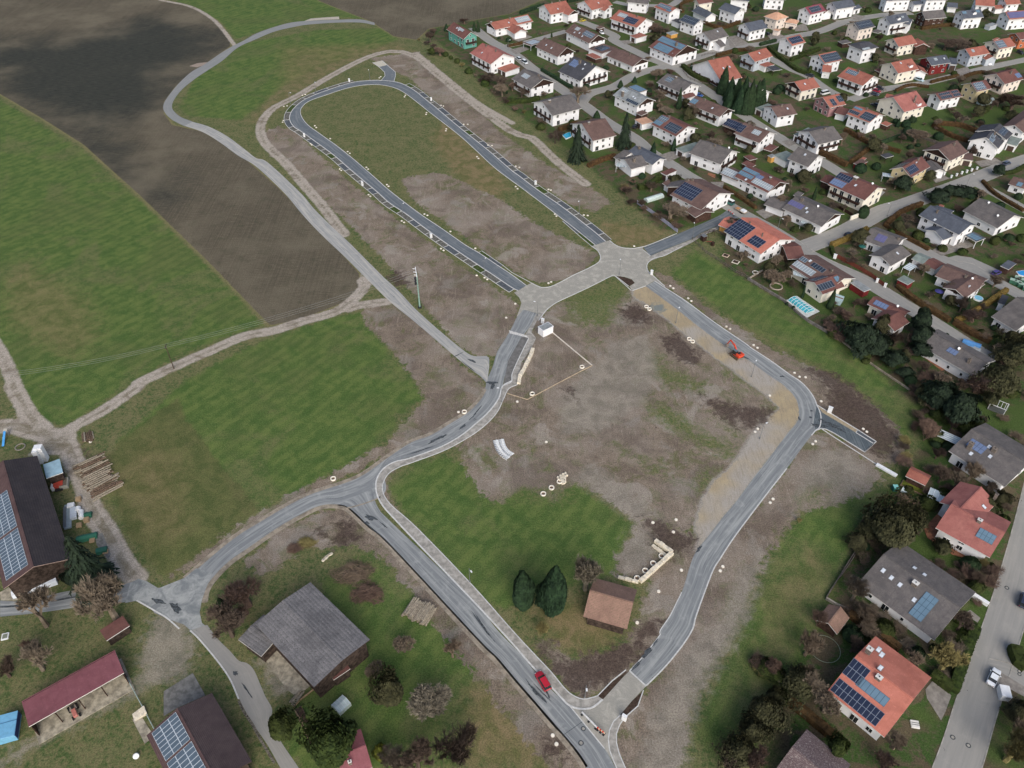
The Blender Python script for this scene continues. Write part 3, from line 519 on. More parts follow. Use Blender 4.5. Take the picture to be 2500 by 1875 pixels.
for s in ('b0 1100,420 1250,370 1330,400 1180,450','b0 1080,540 1230,500 1300,530 1150,590','b1 60,440 200,430 230,460 110,480','b1 1220,400 1330,380 1450,470 1250,520','b1 1640,370 1760,350 1850,400 1700,440','b1 1960,280 2060,250 2100,330 1950,340','b2 380,150 500,180 420,230 330,200','b2 560,950 700,930 740,990 560,1010','b2 1460,760 1600,720 1650,790 1500,830','b4 920,200 1130,150 1150,190 1000,260','b4 640,960 760,920 850,990 740,1040','b4 150,640 300,640 280,720 190,680','b5 1200,580 1300,560 1420,600 1260,650','b5 1680,420 1900,380 1990,430 1750,480','b5 1220,1380 1330,1300 1600,1270 1680,1330 1450,1400 1320,1440','e6 880,600 980,480 1230,680 1150,900 1090,1020 900,720','e6 1900,370 2212,560 2212,700 1880,520','e4 1540,640 1680,560 1780,640 1730,720','b3 1560,360 1750,300 1880,340 1700,420'): pad(s,M_drive)
for s in ('e3 1005,935 1180,750 1250,900 1700,1230 1640,1340 1350,1250 1050,1050','c4 860,130 880,90 1180,270 1100,310','b4 0,400 100,430 130,470 20,460','b4 130,540 210,560 200,600 120,560'): pad(s,M_terra,.03)
pad('d3 1160,280 1290,140 1440,200 1780,660 1700,720 1560,780 1480,720',plain('slab_concrete',(160,154,138),.9,.15,0,.25,.7),.05)
pad('d3 0,740 350,520 500,790 160,940 0,1040',plain('slab_gray',(122,122,118),.9,.15,0,.2,.8),.05)
pad('d2 1590,1075 1700,1040 1850,1280 1740,1370',MATS['slab_concrete'],.05)
pad('d1 0,1015 130,945 230,1115 10,1112',MATS['slab_concrete'],.05)
pad('d1 1140,340 1230,300 1330,560 1300,620 1160,450',MATS['slab_gray'],.05)
pad('c1 900,750 1080,680 1390,890 1210,980',plain('pool_deck',(196,200,196),.8,.2,0,.1,1),.04)

# dark patches, tyre marks and joints in the new asphalt
rp=random.Random(77); M_patch=plain('asphalt_patch',(78,84,88),.9,.15,0,.3,2.5); zp=.046
def blot(spec,ln,wd,seed=0):
    global zp
    P=GL(spec); a=P[0]; d=(P[1]-P[0]).normalized() if len(P)>1 else Vector((1,0,0)); n_=Vector((-d.y,d.x,0)); rr=random.Random(seed+int(a.x*7)); q=[]
    for k in range(16):
        th=k/16*6.283; r=rr.uniform(.55,1.15); q.append(a+d*math.cos(th)*ln/2*r+n_*math.sin(th)*wd/2*r*rr.uniform(.6,1.2))
    zp+=.0015; sheet('asphalt_patch',q,zp,M_patch)
for s,l_,w_ in (('c5 250,700 400,620',6,1.2),('c5 320,670 420,630',4,1.0),('c5 815,170 830,120',3.2,1.6),('c5 660,420 760,300',6,.5),('c5 620,470 700,400',4,.4),('c5 520,570 560,540',3,.8),('c5 120,800 300,740',9,.5),('d4 2020,280 2090,310',4,1.6),('d4 2150,360 2200,400',3,.4),('d4 1970,340 2000,350',1.5,1.2),('d4 2040,410 2160,520',5,.4),
 ('a3 1740,1400 1800,1370',4,.5),('a3 1860,1450 1900,1470',3.5,1.0),('a3 1830,1500 1930,1580',8,.35),('a3 2030,1640 2070,1640',4,1.6),('e0 120,1330 210,1450',9,.5),('e0 100,1290 160,1380',6,.4),('e1 270,850 350,930',6,.9),('e1 330,850 390,910',5,.35),('e1 380,850 400,900',3,.5),('e1 200,770 260,850',4,.3),('e1 1460,420 1500,380',4,1.3),('e1 1340,560 1420,480',5,.6),('e1 1545,310 1570,270',2.5,.5),
 ('c3 1100,1050 1200,1060',5,1.5),('c3 1250,1030 1350,1060',7,2.0),('c3 1400,1110 1480,1150',4,1.2),('c3 610,385 650,390',1.8,.8),('c3 840,960 850,990',1.8,.7),('c3 1150,970 1170,980',2,.8),('c3 110,130 160,150',3,.6),('c3 1000,850 1010,850',1,1),('c3 990,940 1000,940',1,1),('d1 1900,1120 1960,1140',4,1.4),('d1 2100,1200 2150,1260',4,2),('d1 900,1070 1000,1050',10,.6),('d1 200,1180 400,1170',11,.5),('d3 1000,730 1060,820',5,.4),('d3 860,520 880,540',1.4,1),('e2 30,1290 80,1220',3,.8)):
    blot(s,l_,w_,3)
def manhole(p,r,lab):
    mb=MB(); mb.tube((0,0,0),(0,0,.055),r,r,18,0); mb.tube((0,0,.055),(0,0,.06),r*.6,r*.6,14,1); o=mb.build('manhole_cover',[M_patch,M_side]); o.location=G(L(p)[0]); tag(o,lab,'manhole cover','manhole covers in the roads')
manhole('e1 770,1235',.5,'dark manhole cover nearest the long white barrier'); manhole('e1 745,1390',.55,'dark manhole cover below the concrete joint of the diagonal road'); manhole('e6 1250,1245',.5,'round manhole ring left in the lower right street'); manhole('e6 1460,1355',.5,'round manhole ring near the right kerb of the lower right street'); manhole('e4 2040,342',.5,'oval manhole ring beside the gray-tiled bungalow street'); manhole('e6 2150,355',.4,'upper manhole ring of the pair in the side street'); manhole('e6 2150,395',.4,'lower manhole ring of the pair in the side street')
mb=MB(); A__=GL('e1 545,1310 760,1160'); d=(A__[1]-A__[0]).normalized(); n_=Vector((-d.y,d.x,0))*.05; z_=Vector((0,0,.05)); mb.face([A__[0]-n_+z_,A__[1]-n_+z_,A__[1]+n_+z_,A__[0]+n_+z_]); o=mb.build('asphalt_joint',M_patch); fix_up(o); o['kind']='structure'
# ================= BUILDING MATERIALS =================
def roof_mat(name,c1,c2,moss=None,row=.36,amt=.5):
    t=NT(name,.85,.2); uv=t.uv(); g=t.geo()
    wv=t.node('ShaderNodeTexWave',wave_type='BANDS',bands_direction='Y'); t.link(t.mapping(uv,(1,1/row/2.0,1)),wv.inputs[0]); wv.inputs['Scale'].default_value=1; wv.inputs['Distortion'].default_value=.3
    n=t.noise(g,.5,4,.7); f=t.noise(g,3.5,4,.75); st=t.noise(t.mapping(uv,(1.6,.18,1)),1,3,.6)
    col=t.mix(t.ramp(n,.3,.7),srgb(*c1),srgb(*c2)); col=t.mix(t.ramp(wv.outputs[1],.75,1,0,.3),col,tuple(x*.45 for x in srgb(*c1)[:3])+(1,))
    col=t.mix(t.ramp(st,.5,.75,0,.35),col,tuple(x*.6 for x in srgb(*c1)[:3])+(1,))
    if moss: col=t.mix(t.ramp(f,.5,.68,0,amt),col,srgb(*moss))
    big=t.noise(g,.13,4,.65,.6); col=t.mix(t.ramp(big,.48,.64,0,.4),col,tuple(x*.62 for x in srgb(*c1)[:3])+(1,)); f2=t.noise(g,1.6,4,.8,.5); col=t.mix(t.ramp(f2,.56,.7,0,.35),col,srgb(*(min(255,int(x*1.18+8)) for x in c2)))
    t.col(col); t.bump(wv.outputs[1],.5,.05); return t.m
RF=dict(
 red=roof_mat('roof_red_tile',(146,92,80),(160,106,92),(118,80,70),amt=.4), pink=roof_mat('roof_pink_tile',(150,96,90),(164,110,102),(126,84,78),amt=.35),
 orange=roof_mat('roof_orange_tile',(182,114,98),(192,124,108),(166,102,86),amt=.4), brown=roof_mat('roof_brown_tile',(96,78,74),(112,92,86),(70,60,58),amt=.4),
 redbrown=roof_mat('roof_redbrown_tile',(102,70,66),(116,82,76),(80,60,56),amt=.45), gray=roof_mat('roof_gray_tile',(92,90,90),(110,106,104),(72,70,70),amt=.45),
 dark=roof_mat('roof_dark_tile',(66,68,74),(80,82,88),(52,54,58),amt=.3), slate=roof_mat('roof_slate_blue',(78,84,94),(92,98,108),(60,66,76),amt=.3),
 peach=roof_mat('roof_peach_tile',(190,148,122),(204,164,138),(160,124,104),amt=.3), maroon=roof_mat('roof_maroon_metal',(120,66,76),(130,74,84),None),
 metalred=roof_mat('roof_red_metal_sheet',(132,82,88),(142,92,98),(112,74,78),row=.3,amt=.3),
 oldtile=roof_mat('roof_old_mossy_tile',(132,106,94),(146,118,104),(98,92,74),row=.5,amt=.9), fibre=roof_mat('roof_weathered_fibre',(100,100,102),(122,121,122),(66,66,66),row=1.2,amt=.9),
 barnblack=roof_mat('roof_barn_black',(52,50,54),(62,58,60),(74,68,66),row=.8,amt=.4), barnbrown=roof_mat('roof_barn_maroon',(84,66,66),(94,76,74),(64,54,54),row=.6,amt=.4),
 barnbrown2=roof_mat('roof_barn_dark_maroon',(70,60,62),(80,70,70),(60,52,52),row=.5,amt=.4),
 lichen=roof_mat('roof_lichen_brown',(96,82,84),(112,98,98),(190,184,176),row=.5,amt=.55),
 flat=plain('roof_flat_gray',(136,142,144),.85,.2,0,.15,.6), flatgreen=plain('roof_flat_green',(122,134,130),.85,.2,0,.12,.6), bluemetal=plain('roof_pale_blue_sheet',(142,172,186),.5,.4,0,.10,.5))
WL=dict(white=plain('wall_white_render',(226,228,230),.9,.2,0,.04,.5),cream=plain('wall_cream_render',(222,218,204),.9,.2,0,.04,.5),yellow=plain('wall_yellow_render',(200,186,148),.9,.2,0,.05,.5),
 teal=plain('wall_teal_render',(96,156,144),.85,.2,0,.05,.5),peach=plain('wall_peach_render',(218,208,198),.9,.2,0,.04,.5),wood=plain('wall_dark_wood',(72,54,46),.85,.2,0,.25,1.5),
 redwood=plain('wall_red_timber',(112,40,40),.85,.2,0,.12,1),pinkw=plain('wall_pink_render',(158,122,124),.9,.2,0,.05,.5),gray=plain('wall_gray_render',(176,184,192),.9,.2,0,.05,.5),orangew=plain('wall_orange_render',(176,104,72),.9,.2,0,.05,.5),
 old=plain('wall_old_boards',(70,60,54),.9,.15,0,.35,1.2),ochre=plain('wall_ochre_board',(196,150,82),.85,.2,0,.08,1))
M_wood=plain('balcony_dark_wood',(58,42,36),.8,.2,0,.25,2); M_frame=plain('window_frame',(232,232,230),.6,.3,0,.03); M_glass=plain('window_glass',(36,42,46),.15,.6,0,.15,1)
M_metal=plain('gray_metal',(120,124,126),.5,.5,.3,.08); M_dark=plain('dark_metal',(40,42,44),.6,.4,0,.1); M_wm=plain('white_metal',(224,228,230),.5,.4,0,.05)
M_chim=plain('chimney_render',(120,112,104),.9,.15,0,.2,2); M_trim=plain('roof_trim',(206,206,202),.8,.2,0,.08); M_trimb=plain('roof_trim_barn',(150,132,124),.8,.2,0,.15); M_trimd=plain('roof_trim_dark',(70,58,52),.8,.2,0,.1)
def pv_mat(name,cell,line,lw,cx=1.0,cy=1.65):
    t=NT(name,.22,.55); uv=t.uv(); sep=t.node('ShaderNodeSeparateXYZ'); t.link(uv,sep.inputs[0]); 
    fx=t.math('ABSOLUTE',t.math('SUBTRACT',t.math('FRACT',sep.outputs[0]),.5)); fy=t.math('ABSOLUTE',t.math('SUBTRACT',t.math('FRACT',sep.outputs[1]),.5))
    ln=t.math('MAXIMUM',t.ramp(fx,.5-lw/cx-.005,.5-lw/cx),t.ramp(fy,.5-lw/cy-.005,.5-lw/cy)); n=t.noise(t.geo(),.4,2)
    c=srgb(*cell); t.col(t.mix(ln,t.mix(n,tuple(x*.8 for x in c[:3])+(1,),tuple(x*1.25 for x in c[:3])+(1,)),srgb(*line))); return t.m
PVM=dict(blue=pv_mat('solar_blue',(34,42,62),(116,124,138),.05),dark=pv_mat('solar_dark',(44,52,64),(128,140,150),.05),gray=pv_mat('solar_gray',(80,94,106),(176,186,194),.06),
 light=pv_mat('solar_light_blue',(98,124,142),(70,90,106),.05),violet=pv_mat('solar_violet',(92,92,128),(108,108,142),.05),pale=pv_mat('solar_pale',(140,150,156),(196,204,206),.07),sky=pv_mat('solar_sky',(102,118,148),(66,78,104),.05))
# shared window meshes
def win_mesh(nm,w_,h_,bars=True):
    mb=MB(); mb.box(-w_/2,w_/2,-.03,.05,-h_/2,h_/2,0); 
    k=2 if bars else 1
    for i in range(k):
        x0=-w_/2+.09+i*(w_-.09)/k; x1=x0+(w_-.09)/k-.09
        mb.box(x0,x1,.05,.07,-h_/2+.09,h_/2-.09,1)
    return mb.mesh(nm,[M_frame,M_glass])
WM={'w':win_mesh('window_mesh',1.35,1.35),'s':win_mesh('window_small_mesh',.8,1.1,False),'d':win_mesh('window_tall_mesh',1.7,2.1)}
mb=MB(); mb.box(-.55,.55,-.02,.06,-1.05,1.05,0); DOORM=mb.mesh('door_mesh',[plain('door_brown',(92,66,50),.7,.3)])
mb=MB(); mb.box(-1.3,1.3,-.02,.07,-1.1,1.1,0); GDM=mb.mesh('garage_door_mesh',[plain('garage_door_dark',(70,56,50),.7,.3)])
HOUSES={}   # short -> (pixel centre, root)
def put(name,me,parent,M):
    o=bpy.data.objects.new(name,me); C.objects.link(o); o.parent=parent; o.matrix_local=M; return o
class Frame:
    def __init__(s,A,B,E,he,pitch,flip=False):
        hr=he+2.5
        for _ in range(60):
            a=G(A,hr);b=G(B,hr);e=G(E,he); d=(b-a); d.z=0; d.normalize(); n=Vector((-d.y,d.x,0)); s_=(e-a).dot(n); hw=min(max(abs(s_),1.2),16)
            hr=.6*hr+.4*(he+math.tan(pitch)*hw)
        s.hr=hr;s.he=he;s.hw=hw;s.p=pitch; s.sy=1 if s_>0 else -1; s.d=d;s.n=n
        s.l=(Vector((b.x-a.x,b.y-a.y,0))).length; c=(a+b)/2; s.c=Vector((c.x,c.y,0)); s.rz=math.atan2(d.y,d.x)
        s.M=Matrix.Translation(s.c)@Matrix.Rotation(s.rz,4,'Z')
def gable(root,Mrel,f,wall,roof,ox=.8,oy=.8,hip=0,wood='',balc='',win=1,trim=None,th=.22,roofname='roof',wallname='wall',gd=0,door=0,rnd=None,open_='',roof2=None):
    l2=f.l/2; ox=min(ox,l2*.2); oy=min(oy,f.hw*.2); wx=l2-ox; wy=f.hw-oy; tp=math.tan(f.p); hr=f.hr; he=f.he
    zt=lambda y: hr-abs(y)*tp-th
    sx_near=1
    # walls
    mb=MB(); ze=zt(wy)
    if open_!='all':
        if open_!='E' or f.sy<0: mb.face([(-wx,wy,0),(wx,wy,0),(wx,wy,ze),(-wx,wy,ze)][::-1])
        if open_!='E' or f.sy>0: mb.face([(-wx,-wy,0),(wx,-wy,0),(wx,-wy,ze),(-wx,-wy,ze)])
        for sx in(-1,1):
            if hip: q=[(sx*wx,-wy,0),(sx*wx,wy,0),(sx*wx,wy,ze),(sx*wx,-wy,ze)]
            else: q=[(sx*wx,-wy,0),(sx*wx,wy,0),(sx*wx,wy,ze),(sx*wx,0,zt(0)),(sx*wx,-wy,ze)]
            mb.face(q if sx>0 else q[::-1])
        w_o=mb.build(wallname,wall,root); w_o.matrix_local=Mrel
    else: w_o=None
    # roof
    mb=MB(); tr=trim or M_trim
    hx=l2-(f.hw*hip if hip else 0)
    for s in(-1,1):
        y=f.hw*s; A0=(-hx,0,hr);B0=(hx,0,hr);C0=(l2,y,he);D0=(-l2,y,he); sl=f.hw/math.cos(f.p)
        uv=[(0,0),(f.l,0),(f.l,sl),(0,sl)]; q=[A0,B0,C0,D0]; 
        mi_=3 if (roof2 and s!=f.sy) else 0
        if s>0: mb.face(q[::-1],uv[::-1],mi_)
        else: mb.face(q,uv,mi_)
        lo=lambda p:(p[0],p[1],p[2]-th)
        mb.face([lo(p) for p in (q if s>0 else q[::-1])],None,1)
        mb.face([D0,lo(D0),lo(C0),C0] if s<0 else [C0,lo(C0),lo(D0),D0],None,1)
        if not hip:
            for sx in(-1,1):
                P0=(sx*l2,0,hr);P1=(sx*l2,y,he); mb.face([P0,P1,lo(P1),lo(P0)] if s*sx<0 else [lo(P0),lo(P1),P1,P0],None,1)
    if hip:
        for sx in(-1,1):
            q=[(sx*hx,0,hr),(sx*l2,f.hw,he),(sx*l2,-f.hw,he)]; uv=[(f.hw,0),(2*f.hw,f.hw),(0,f.hw)]
            mb.face(q[::-1] if sx>0 else q,uv[::-1] if sx>0 else uv); lo=[(p[0],p[1],p[2]-th) for p in q]; mb.face([q[1],q[2],lo[2],lo[1]],None,1)
    else:
        mb.box(-l2,l2,-.14,.14,hr-.06,hr+.07,2)
    r_o=mb.build(roofname,[roof,tr,roof]+([RF[roof2]] if roof2 else []),root); r_o.matrix_local=Mrel
    # parts
    for k in wood.split():
        sx=1 if k=='B' else -1; mb=MB(); x0=sx*(wx+.02);x1=sx*(wx+.08); yb=wy*.98; zb=max(he-.3,ze-.6)
        q=[(x1,-yb,zb),(x1,yb,zb),(x1,yb,ze),(x1,0,zt(0)-.03),(x1,-yb,ze)]; q0=[(x0,)+p[1:] for p in q]
        mb.face(q if sx>0 else q[::-1]); n_=len(q)
        for i in range(n_): 
            a=[q0[i],q0[(i+1)%n_],q[(i+1)%n_],q[i]]; mb.face(a if sx>0 else a[::-1])
        o=mb.build('gable_cladding',M_wood if wall is not WL['redwood'] else WL['redwood'],root); o.matrix_local=Mrel
    for k in balc.split():
        mb=MB(); z=2.55 if he>4 else max(.3,he-2.6)
        if k in('A','B'):
            sx=1 if k=='B' else -1; a,b=sorted((sx*(wx+.0),sx*(wx+1.25))); mb.box(a,b,-wy*.8,wy*.8,z,z+.14); a,b=sorted((sx*(wx+1.15),sx*(wx+1.27))); mb.box(a,b,-wy*.8,wy*.8,z,z+1.05)
            for q in(-1,1): a,b=sorted((sx*wx,sx*(wx+1.2))); yy=q*wy*.8; mb.box(a,b,yy-.05,yy+.05,z,z+1.05)
        else:
            a,b=sorted((f.sy*wy,f.sy*(wy+1.25))); mb.box(-wx*.85,wx*.85,a,b,z,z+.14); a,b=sorted((f.sy*(wy+1.15),f.sy*(wy+1.27))); mb.box(-wx*.85,wx*.85,a,b,z,z+1.05)
            for q in(-1,1): a,b=sorted((f.sy*wy,f.sy*(wy+1.2))); xx=q*wx*.85; mb.box(xx-.05,xx+.05,a,b,z,z+1.05)
        o=mb.build('balcony',M_wood,root); o.matrix_local=Mrel
    # windows on the walls
    if win and w_o is not None:
        Mw=root.matrix_basis@Mrel; c3=Vector((0,0,CAM_H)); rr=rnd or random
        sides=[('x',1),('x',-1),('y',1),('y',-1)]
        for ax,s in sides:
            nl=Vector((s,0,0)) if ax=='x' else Vector((0,s,0)); nw=(Mw.to_3x3()@nl)
            off=(wx if ax=='x' else wy)*s
            pc=Mw@(nl*abs(off)); vis=nw.dot((c3-pc).normalized())
            if vis<-.12: continue
            half=(wy if ax=='x' else wx); n_=max(1,int((2*half)/ (3.3 if half<6 else 3.6)))
            rows=[1.45] if he<4.2 else [1.45,4.15]
            if ax=='x' and not hip and f.hr-he>1.6 and he>4.2: rows=rows
            for ri,z in enumerate(rows):
                if ax=='y' and z+.75>ze: z=ze-.8
                if z<.9: continue
                for i in range(n_):
                    if rr.random()<.12: continue
                    u=(-1+(2*i+1)/n_)*half*.92+rr.uniform(-.25,.25)
                    kind='d' if (ri==0 and rr.random()<.35) or (('E' in balc and ax=='y' and s==f.sy or 'B' in balc and ax=='x') and ri==1) else ('s' if rr.random()<.25 else 'w')
                    zz=z-.35 if kind=='d' else z
                    if abs(u)+.95>half: kind='s' if kind!='s' else 's'
                    if half<1.3: continue
                    rot={('x',1):-90,('x',-1):90,('y',1):0,('y',-1):180}[(ax,s)]
                    loc=Vector((off,u,zz)) if ax=='x' else Vector((u,off,zz))
                    me=WM[kind]; nm='window'
                    if door and ri==0 and i==n_//2 and ax=='y' and s==f.sy: me=DOORM;nm='door';loc.z=1.05
                    put(nm,me,root,Mrel@Matrix.Translation(loc)@Matrix.Rotation(R(rot),4,'Z'))
            if ax=='x' and not hip and f.hr-he>1.9 and he>4.2 and not wood:
                put('window',WM['s'],root,Mrel@Matrix.Translation(Vector((off,0,min(zt(0)-1.1,he+.9))))@Matrix.Rotation(R({1:-90,-1:90}[s]),4,'Z'))
    return w_o,r_o
def on_roof(f,side,u,v,dz=0):
    "u 0..1 from ridge end A to B, v 0..1 from ridge to eave; side 1 = the eave side traced"
    s=f.sy*side; x=-f.l/2+u*f.l; y=s*v*f.hw; return Vector((x,y,f.hr-v*f.hw*math.tan(f.p)+dz)),s
def roof_bits(f,r_o,spec):
    for it in spec.split():
        k,rest=it.split(':'); q=rest.split(',')
        side=1
        if q[0]=='-': side=-1; q=q[1:]
        v=[float(x) for x in q if x.replace('.','',1).replace('-','',1).isdigit()]; tx=[x for x in q if x.isalpha()]
        if k=='ch':
            P,s=on_roof(f,side,v[0],v[1]); mb=MB(); big=v[2] if len(v)>2 else 1
            mb.box(P.x-.38*big,P.x+.38*big,P.y-.3*big,P.y+.3*big,P.z-.8,max(P.z+.8,f.hr+.45)); zt=max(P.z+.8,f.hr+.45); mb.box(P.x-.46*big,P.x+.46*big,P.y-.38*big,P.y+.38*big,zt,zt+.1,1)
            mb.tube((P.x,P.y,zt+.1),(P.x,P.y,zt+.28),.13,.13,6,2)
            o=mb.build('chimney',[M_chim,M_trim if 'w' in tx else M_chim,M_dark],r_o)
        elif k=='sk':
            P,s=on_roof(f,side,v[0],v[1],.0); n=Vector((0,s*math.sin(f.p),math.cos(f.p))); t_=Vector((0,s*math.cos(f.p),-math.sin(f.p))); mb=MB(); M=Matrix((( 1,0,0,P.x),(0,t_.y,n.y,P.y),(0,t_.z,n.z,P.z),(0,0,0,1)))
            mb.box(-.45,.45,-.6,.6,.0,.12,0,M); mb.box(-.36,.36,-.5,.5,.12,.14,1,M); mb.build('skylight',[M_metal,plain('skylight_glass',(206,214,222),.2,.6)],r_o)
        elif k=='pv':
            u0,u1,v0,v1=v[:4]; kind=tx[0]; P,s=on_roof(f,side,u0,v0); n=Vector((0,s*math.sin(f.p),math.cos(f.p)))
            a,_=on_roof(f,side,u0,v0);b,_=on_roof(f,side,u1,v0);c,_=on_roof(f,side,u1,v1);d,_=on_roof(f,side,u0,v1); h=n*.13; lo=n*.02
            W=(b-a).length;H=(d-a).length; nu=max(1,round(W/1.02)); nv=max(1,round(H/1.68))
            if H/nv<.9: nv=1
            q=[a+h,b+h,c+h,d+h]; uv=[(0,0),(nu,0),(nu,nv),(0,nv)]; mb=MB(); fwd=s<0
            mb.face(q if fwd else q[::-1],uv if fwd else uv[::-1],0); ql=[a+lo,b+lo,c+lo,d+lo]
            for i in range(4):
                z=[ql[i],ql[(i+1)%4],q[(i+1)%4],q[i]]; mb.face(z if fwd else z[::-1],None,1)
            mb.build('solar_panel',[PVM[kind],M_metal],r_o)
        elif k=='dor':
            # small dormer / raised box
            P,s=on_roof(f,side,v[0],v[1]); mb=MB(); mb.box(P.x-1.1,P.x+1.1,min(P.y,P.y-s*1.6),max(P.y,P.y-s*1.6),P.z-.3,P.z+1.1); 
            mb.face([(P.x-1.3,P.y+s*.2,P.z+1.05),(P.x,P.y+s*.2,P.z+1.7),(P.x,P.y-s*2.2,P.z+1.7),(P.x-1.3,P.y-s*2.2,P.z+1.05)],None,1); mb.face([(P.x+1.3,P.y+s*.2,P.z+1.05),(P.x,P.y+s*.2,P.z+1.7),(P.x,P.y-s*2.2,P.z+1.7),(P.x+1.3,P.y-s*2.2,P.z+1.05)],None,1)
            mb.build('dormer',[WL['white'],r_o.data.materials[0]],r_o)
        elif k=='dish':
            P,s=on_roof(f,side,v[0],v[1]); mb=MB(); mb.tube(P,P+Vector((0,0,.7)),.04,.04,5); c_=P+Vector((0,0,.8)); mb.tube(c_,c_+Vector((.05,-.05,.06)),.42,.36,10); mb.build('satellite_dish',M_wm,r_o)
HN=[0]
def house(short,detail,spec,he,p,wall,roof,bits='',wings=(),cat='house',name='house',**kw):
    A,B,E=L(spec); f=Frame(A,B,E,he,R(p)); HN[0]+=1; rr=random.Random(HN[0]*13+1)
    root=empty(name,f.c,f.rz,(short+' '+detail).strip(),cat); root.matrix_basis=f.M
    w_o,r_o=gable(root,Matrix.Identity(4),f,WL[wall],RF[roof],rnd=rr,**kw); roof_bits(f,r_o,bits)
    for wg in wings:
        sp,h2,p2,wl,rf,b2=wg[:6]; kw2=wg[6] if len(wg)>6 else {}
        a,b,e=L(sp); f2=Frame(a,b,e,h2,R(p2)); Mrel=f.M.inverted()@f2.M
        w2,r2=gable(root,Mrel,f2,WL[wl],RF[rf],rnd=rr,**kw2); roof_bits(f2,r2,b2)
    HOUSES[short]=(PX((f.c.x,f.c.y,he*.6)),root,f); return root
def flatbox(short,detail,spec,h,wall,roof,cat='garage',name='garage',posts=False,gd=True,tilt=0,th=.22,slab=False,walls='all',over=.25,pv=None,trim=None):
    P=[G(p,h) for p in L(spec)]; a,b,c=P; x=(b-a);x.z=0; l=x.length; x.normalize(); y=Vector((-x.y,x.x,0)); wv=(c-b).dot(y); s=1 if wv>0 else -1; wd=abs(wv)
    ctr=(a+b)/2+y*wv/2; ctr.z=0; rz=math.atan2(x.y,x.x); root=empty(name,ctr,rz,(short+' '+detail).strip(),cat)
    l2=l/2;w2=wd/2; mb=MB(); zf=h-tilt; # front edge (a-b) is at y=-s*w2
    zz=lambda y: h+(tilt*(y*s/w2-0)/2 if tilt else 0)
    q=[(-l2,-w2),(l2,-w2),(l2,w2),(-l2,w2)]; top=[(u,v,zz(v)) for u,v in q]; bot=[(u,v,zz(v)-th) for u,v in q]
    mb.face(top,[(0,0),(l,0),(l,wd),(0,wd)],0); mb.face(bot[::-1],None,1)
    for i in range(4): mb.face([bot[i],bot[(i+1)%4],top[(i+1)%4],top[i]],None,1)
    r_o=mb.build('roof',[RF[roof],trim or M_trim],root)
    o2=over; yf=-s*(w2-o2)
    if posts:
        mbp=None
        n=max(2,int(l/4)+1)
        for i in range(n):
            u=-l2+.3+(l-.6)*i/(n-1)
            for yy in((yf,) if walls=='back' else (-w2+.3,w2-.3)):
                mb=MB(); mb.box(u-.09,u+.09,yy-.09,yy+.09,0,zz(yy)-th); mb.build('post',M_wood if wall in('wood','old','redwood') else WL[wall],root)
        if walls=='back':
            mb=MB(); yb=s*(w2-o2); y0,y1=sorted((yb-.12,yb)); mb.box(-l2+o2,l2-o2,y0,y1,0,h-.35)
            for sx in(-1,1): x0,x1=sorted((sx*(l2-o2),sx*(l2-o2-.12))); mb.box(x0,x1,-w2+o2,w2-o2,0,h-.4)
            mb.build('wall',WL[wall],root)
    else:
        mb=MB(); mb.box(-l2+o2,l2-o2,-w2+o2,w2-o2,0,h-th-max(0,tilt/2)); mb.build('wall',WL[wall],root)
        if gd:
            k=max(1,int(l/3.4))
            for i in range(k):
                u=-l2+l*(i+.5)/k; put('garage_door',GDM,root,Matrix.Translation((u,-s*(w2-o2),1.12))@Matrix.Rotation(R(180 if s>0 else 0),4,'Z')).scale=(min(1,l/k/3.0),1,1)
    if slab:
        mb=MB(); mb.box(-l2-.2,l2+.2,-w2-(1.6 if s>0 else .1),w2+(1.6 if s<0 else .1),0,.14); mb.build('floor_slab',MATS['slab_concrete'],root)
    if pv:
        u0,u1,v0,v1,k=pv; mb=MB(); X0=-l2+u0*l;X1=-l2+u1*l;Y0=-w2+v0*wd;Y1=-w2+v1*wd; zt=lambda y:zz(y)+.1
        mb.face([(X0,Y0,zt(Y0)),(X1,Y0,zt(Y0)),(X1,Y1,zt(Y1)),(X0,Y1,zt(Y1))],[(0,0),(max(1,round((X1-X0)/1.02)),0),(max(1,round((X1-X0)/1.02)),max(1,round((Y1-Y0)/1.65))),(0,max(1,round((Y1-Y0)/1.65)))],0)
        mb.build('solar_panel',[PVM[k]],r_o)
    HOUSES[short]=(PX((ctr.x,ctr.y,h*.6)),root,None); return root
H=house
# ---- north-west rows (tile b0)
H('teal house','with red-brown roof and white balcony at the settlement corner','b0 475,238 662,345 575,420',5.6,33,'teal','redbrown','sk:.35,.35 sk:.5,.45 pv:.4,.7,.15,.42,pale',balc='B')
H('red-tiled long house','with a row of skylight panels beside the brown field','b0 868,245 1278,155 1332,232',4.2,24,'white','red','pv:.62,.97,.12,.8,pale sk:.42,.5 ch:.5,.1 ch:.02,.1,w',wood='A',wings=[('b0 1100,250 1205,320 1110,355',3.2,22,'white','red','',dict(win=0))])
H('red-roofed house','with white terrace wall at the top field edge','b0 1452,52 1690,8 1740,118',5.4,26,'white','red','ch:.35,.0 ch:.7,.0 sk:.45,.6',wood='B',wings=[('b0 1640,60 1780,110 1720,168',5.0,24,'white','red','',dict(wood='B',win=0))])
H('light red roofed house','cut by the photo edge above the yellow car','b0 1885,10 2110,-45 2170,60',5.4,25,'white','red','ch:.4,.1 sk:.5,.5',balc='A',wings=[('b0 2010,20 2160,75 2080,110',4.6,24,'white','red','')])
H('brown skylit house','with dark gable beside its pale-roofed carport','b0 1455,405 1700,512 1570,603',4.6,30,'white','brown','sk:.3,.5 sk:.55,.55 ch:.1,.1',wood='B A')
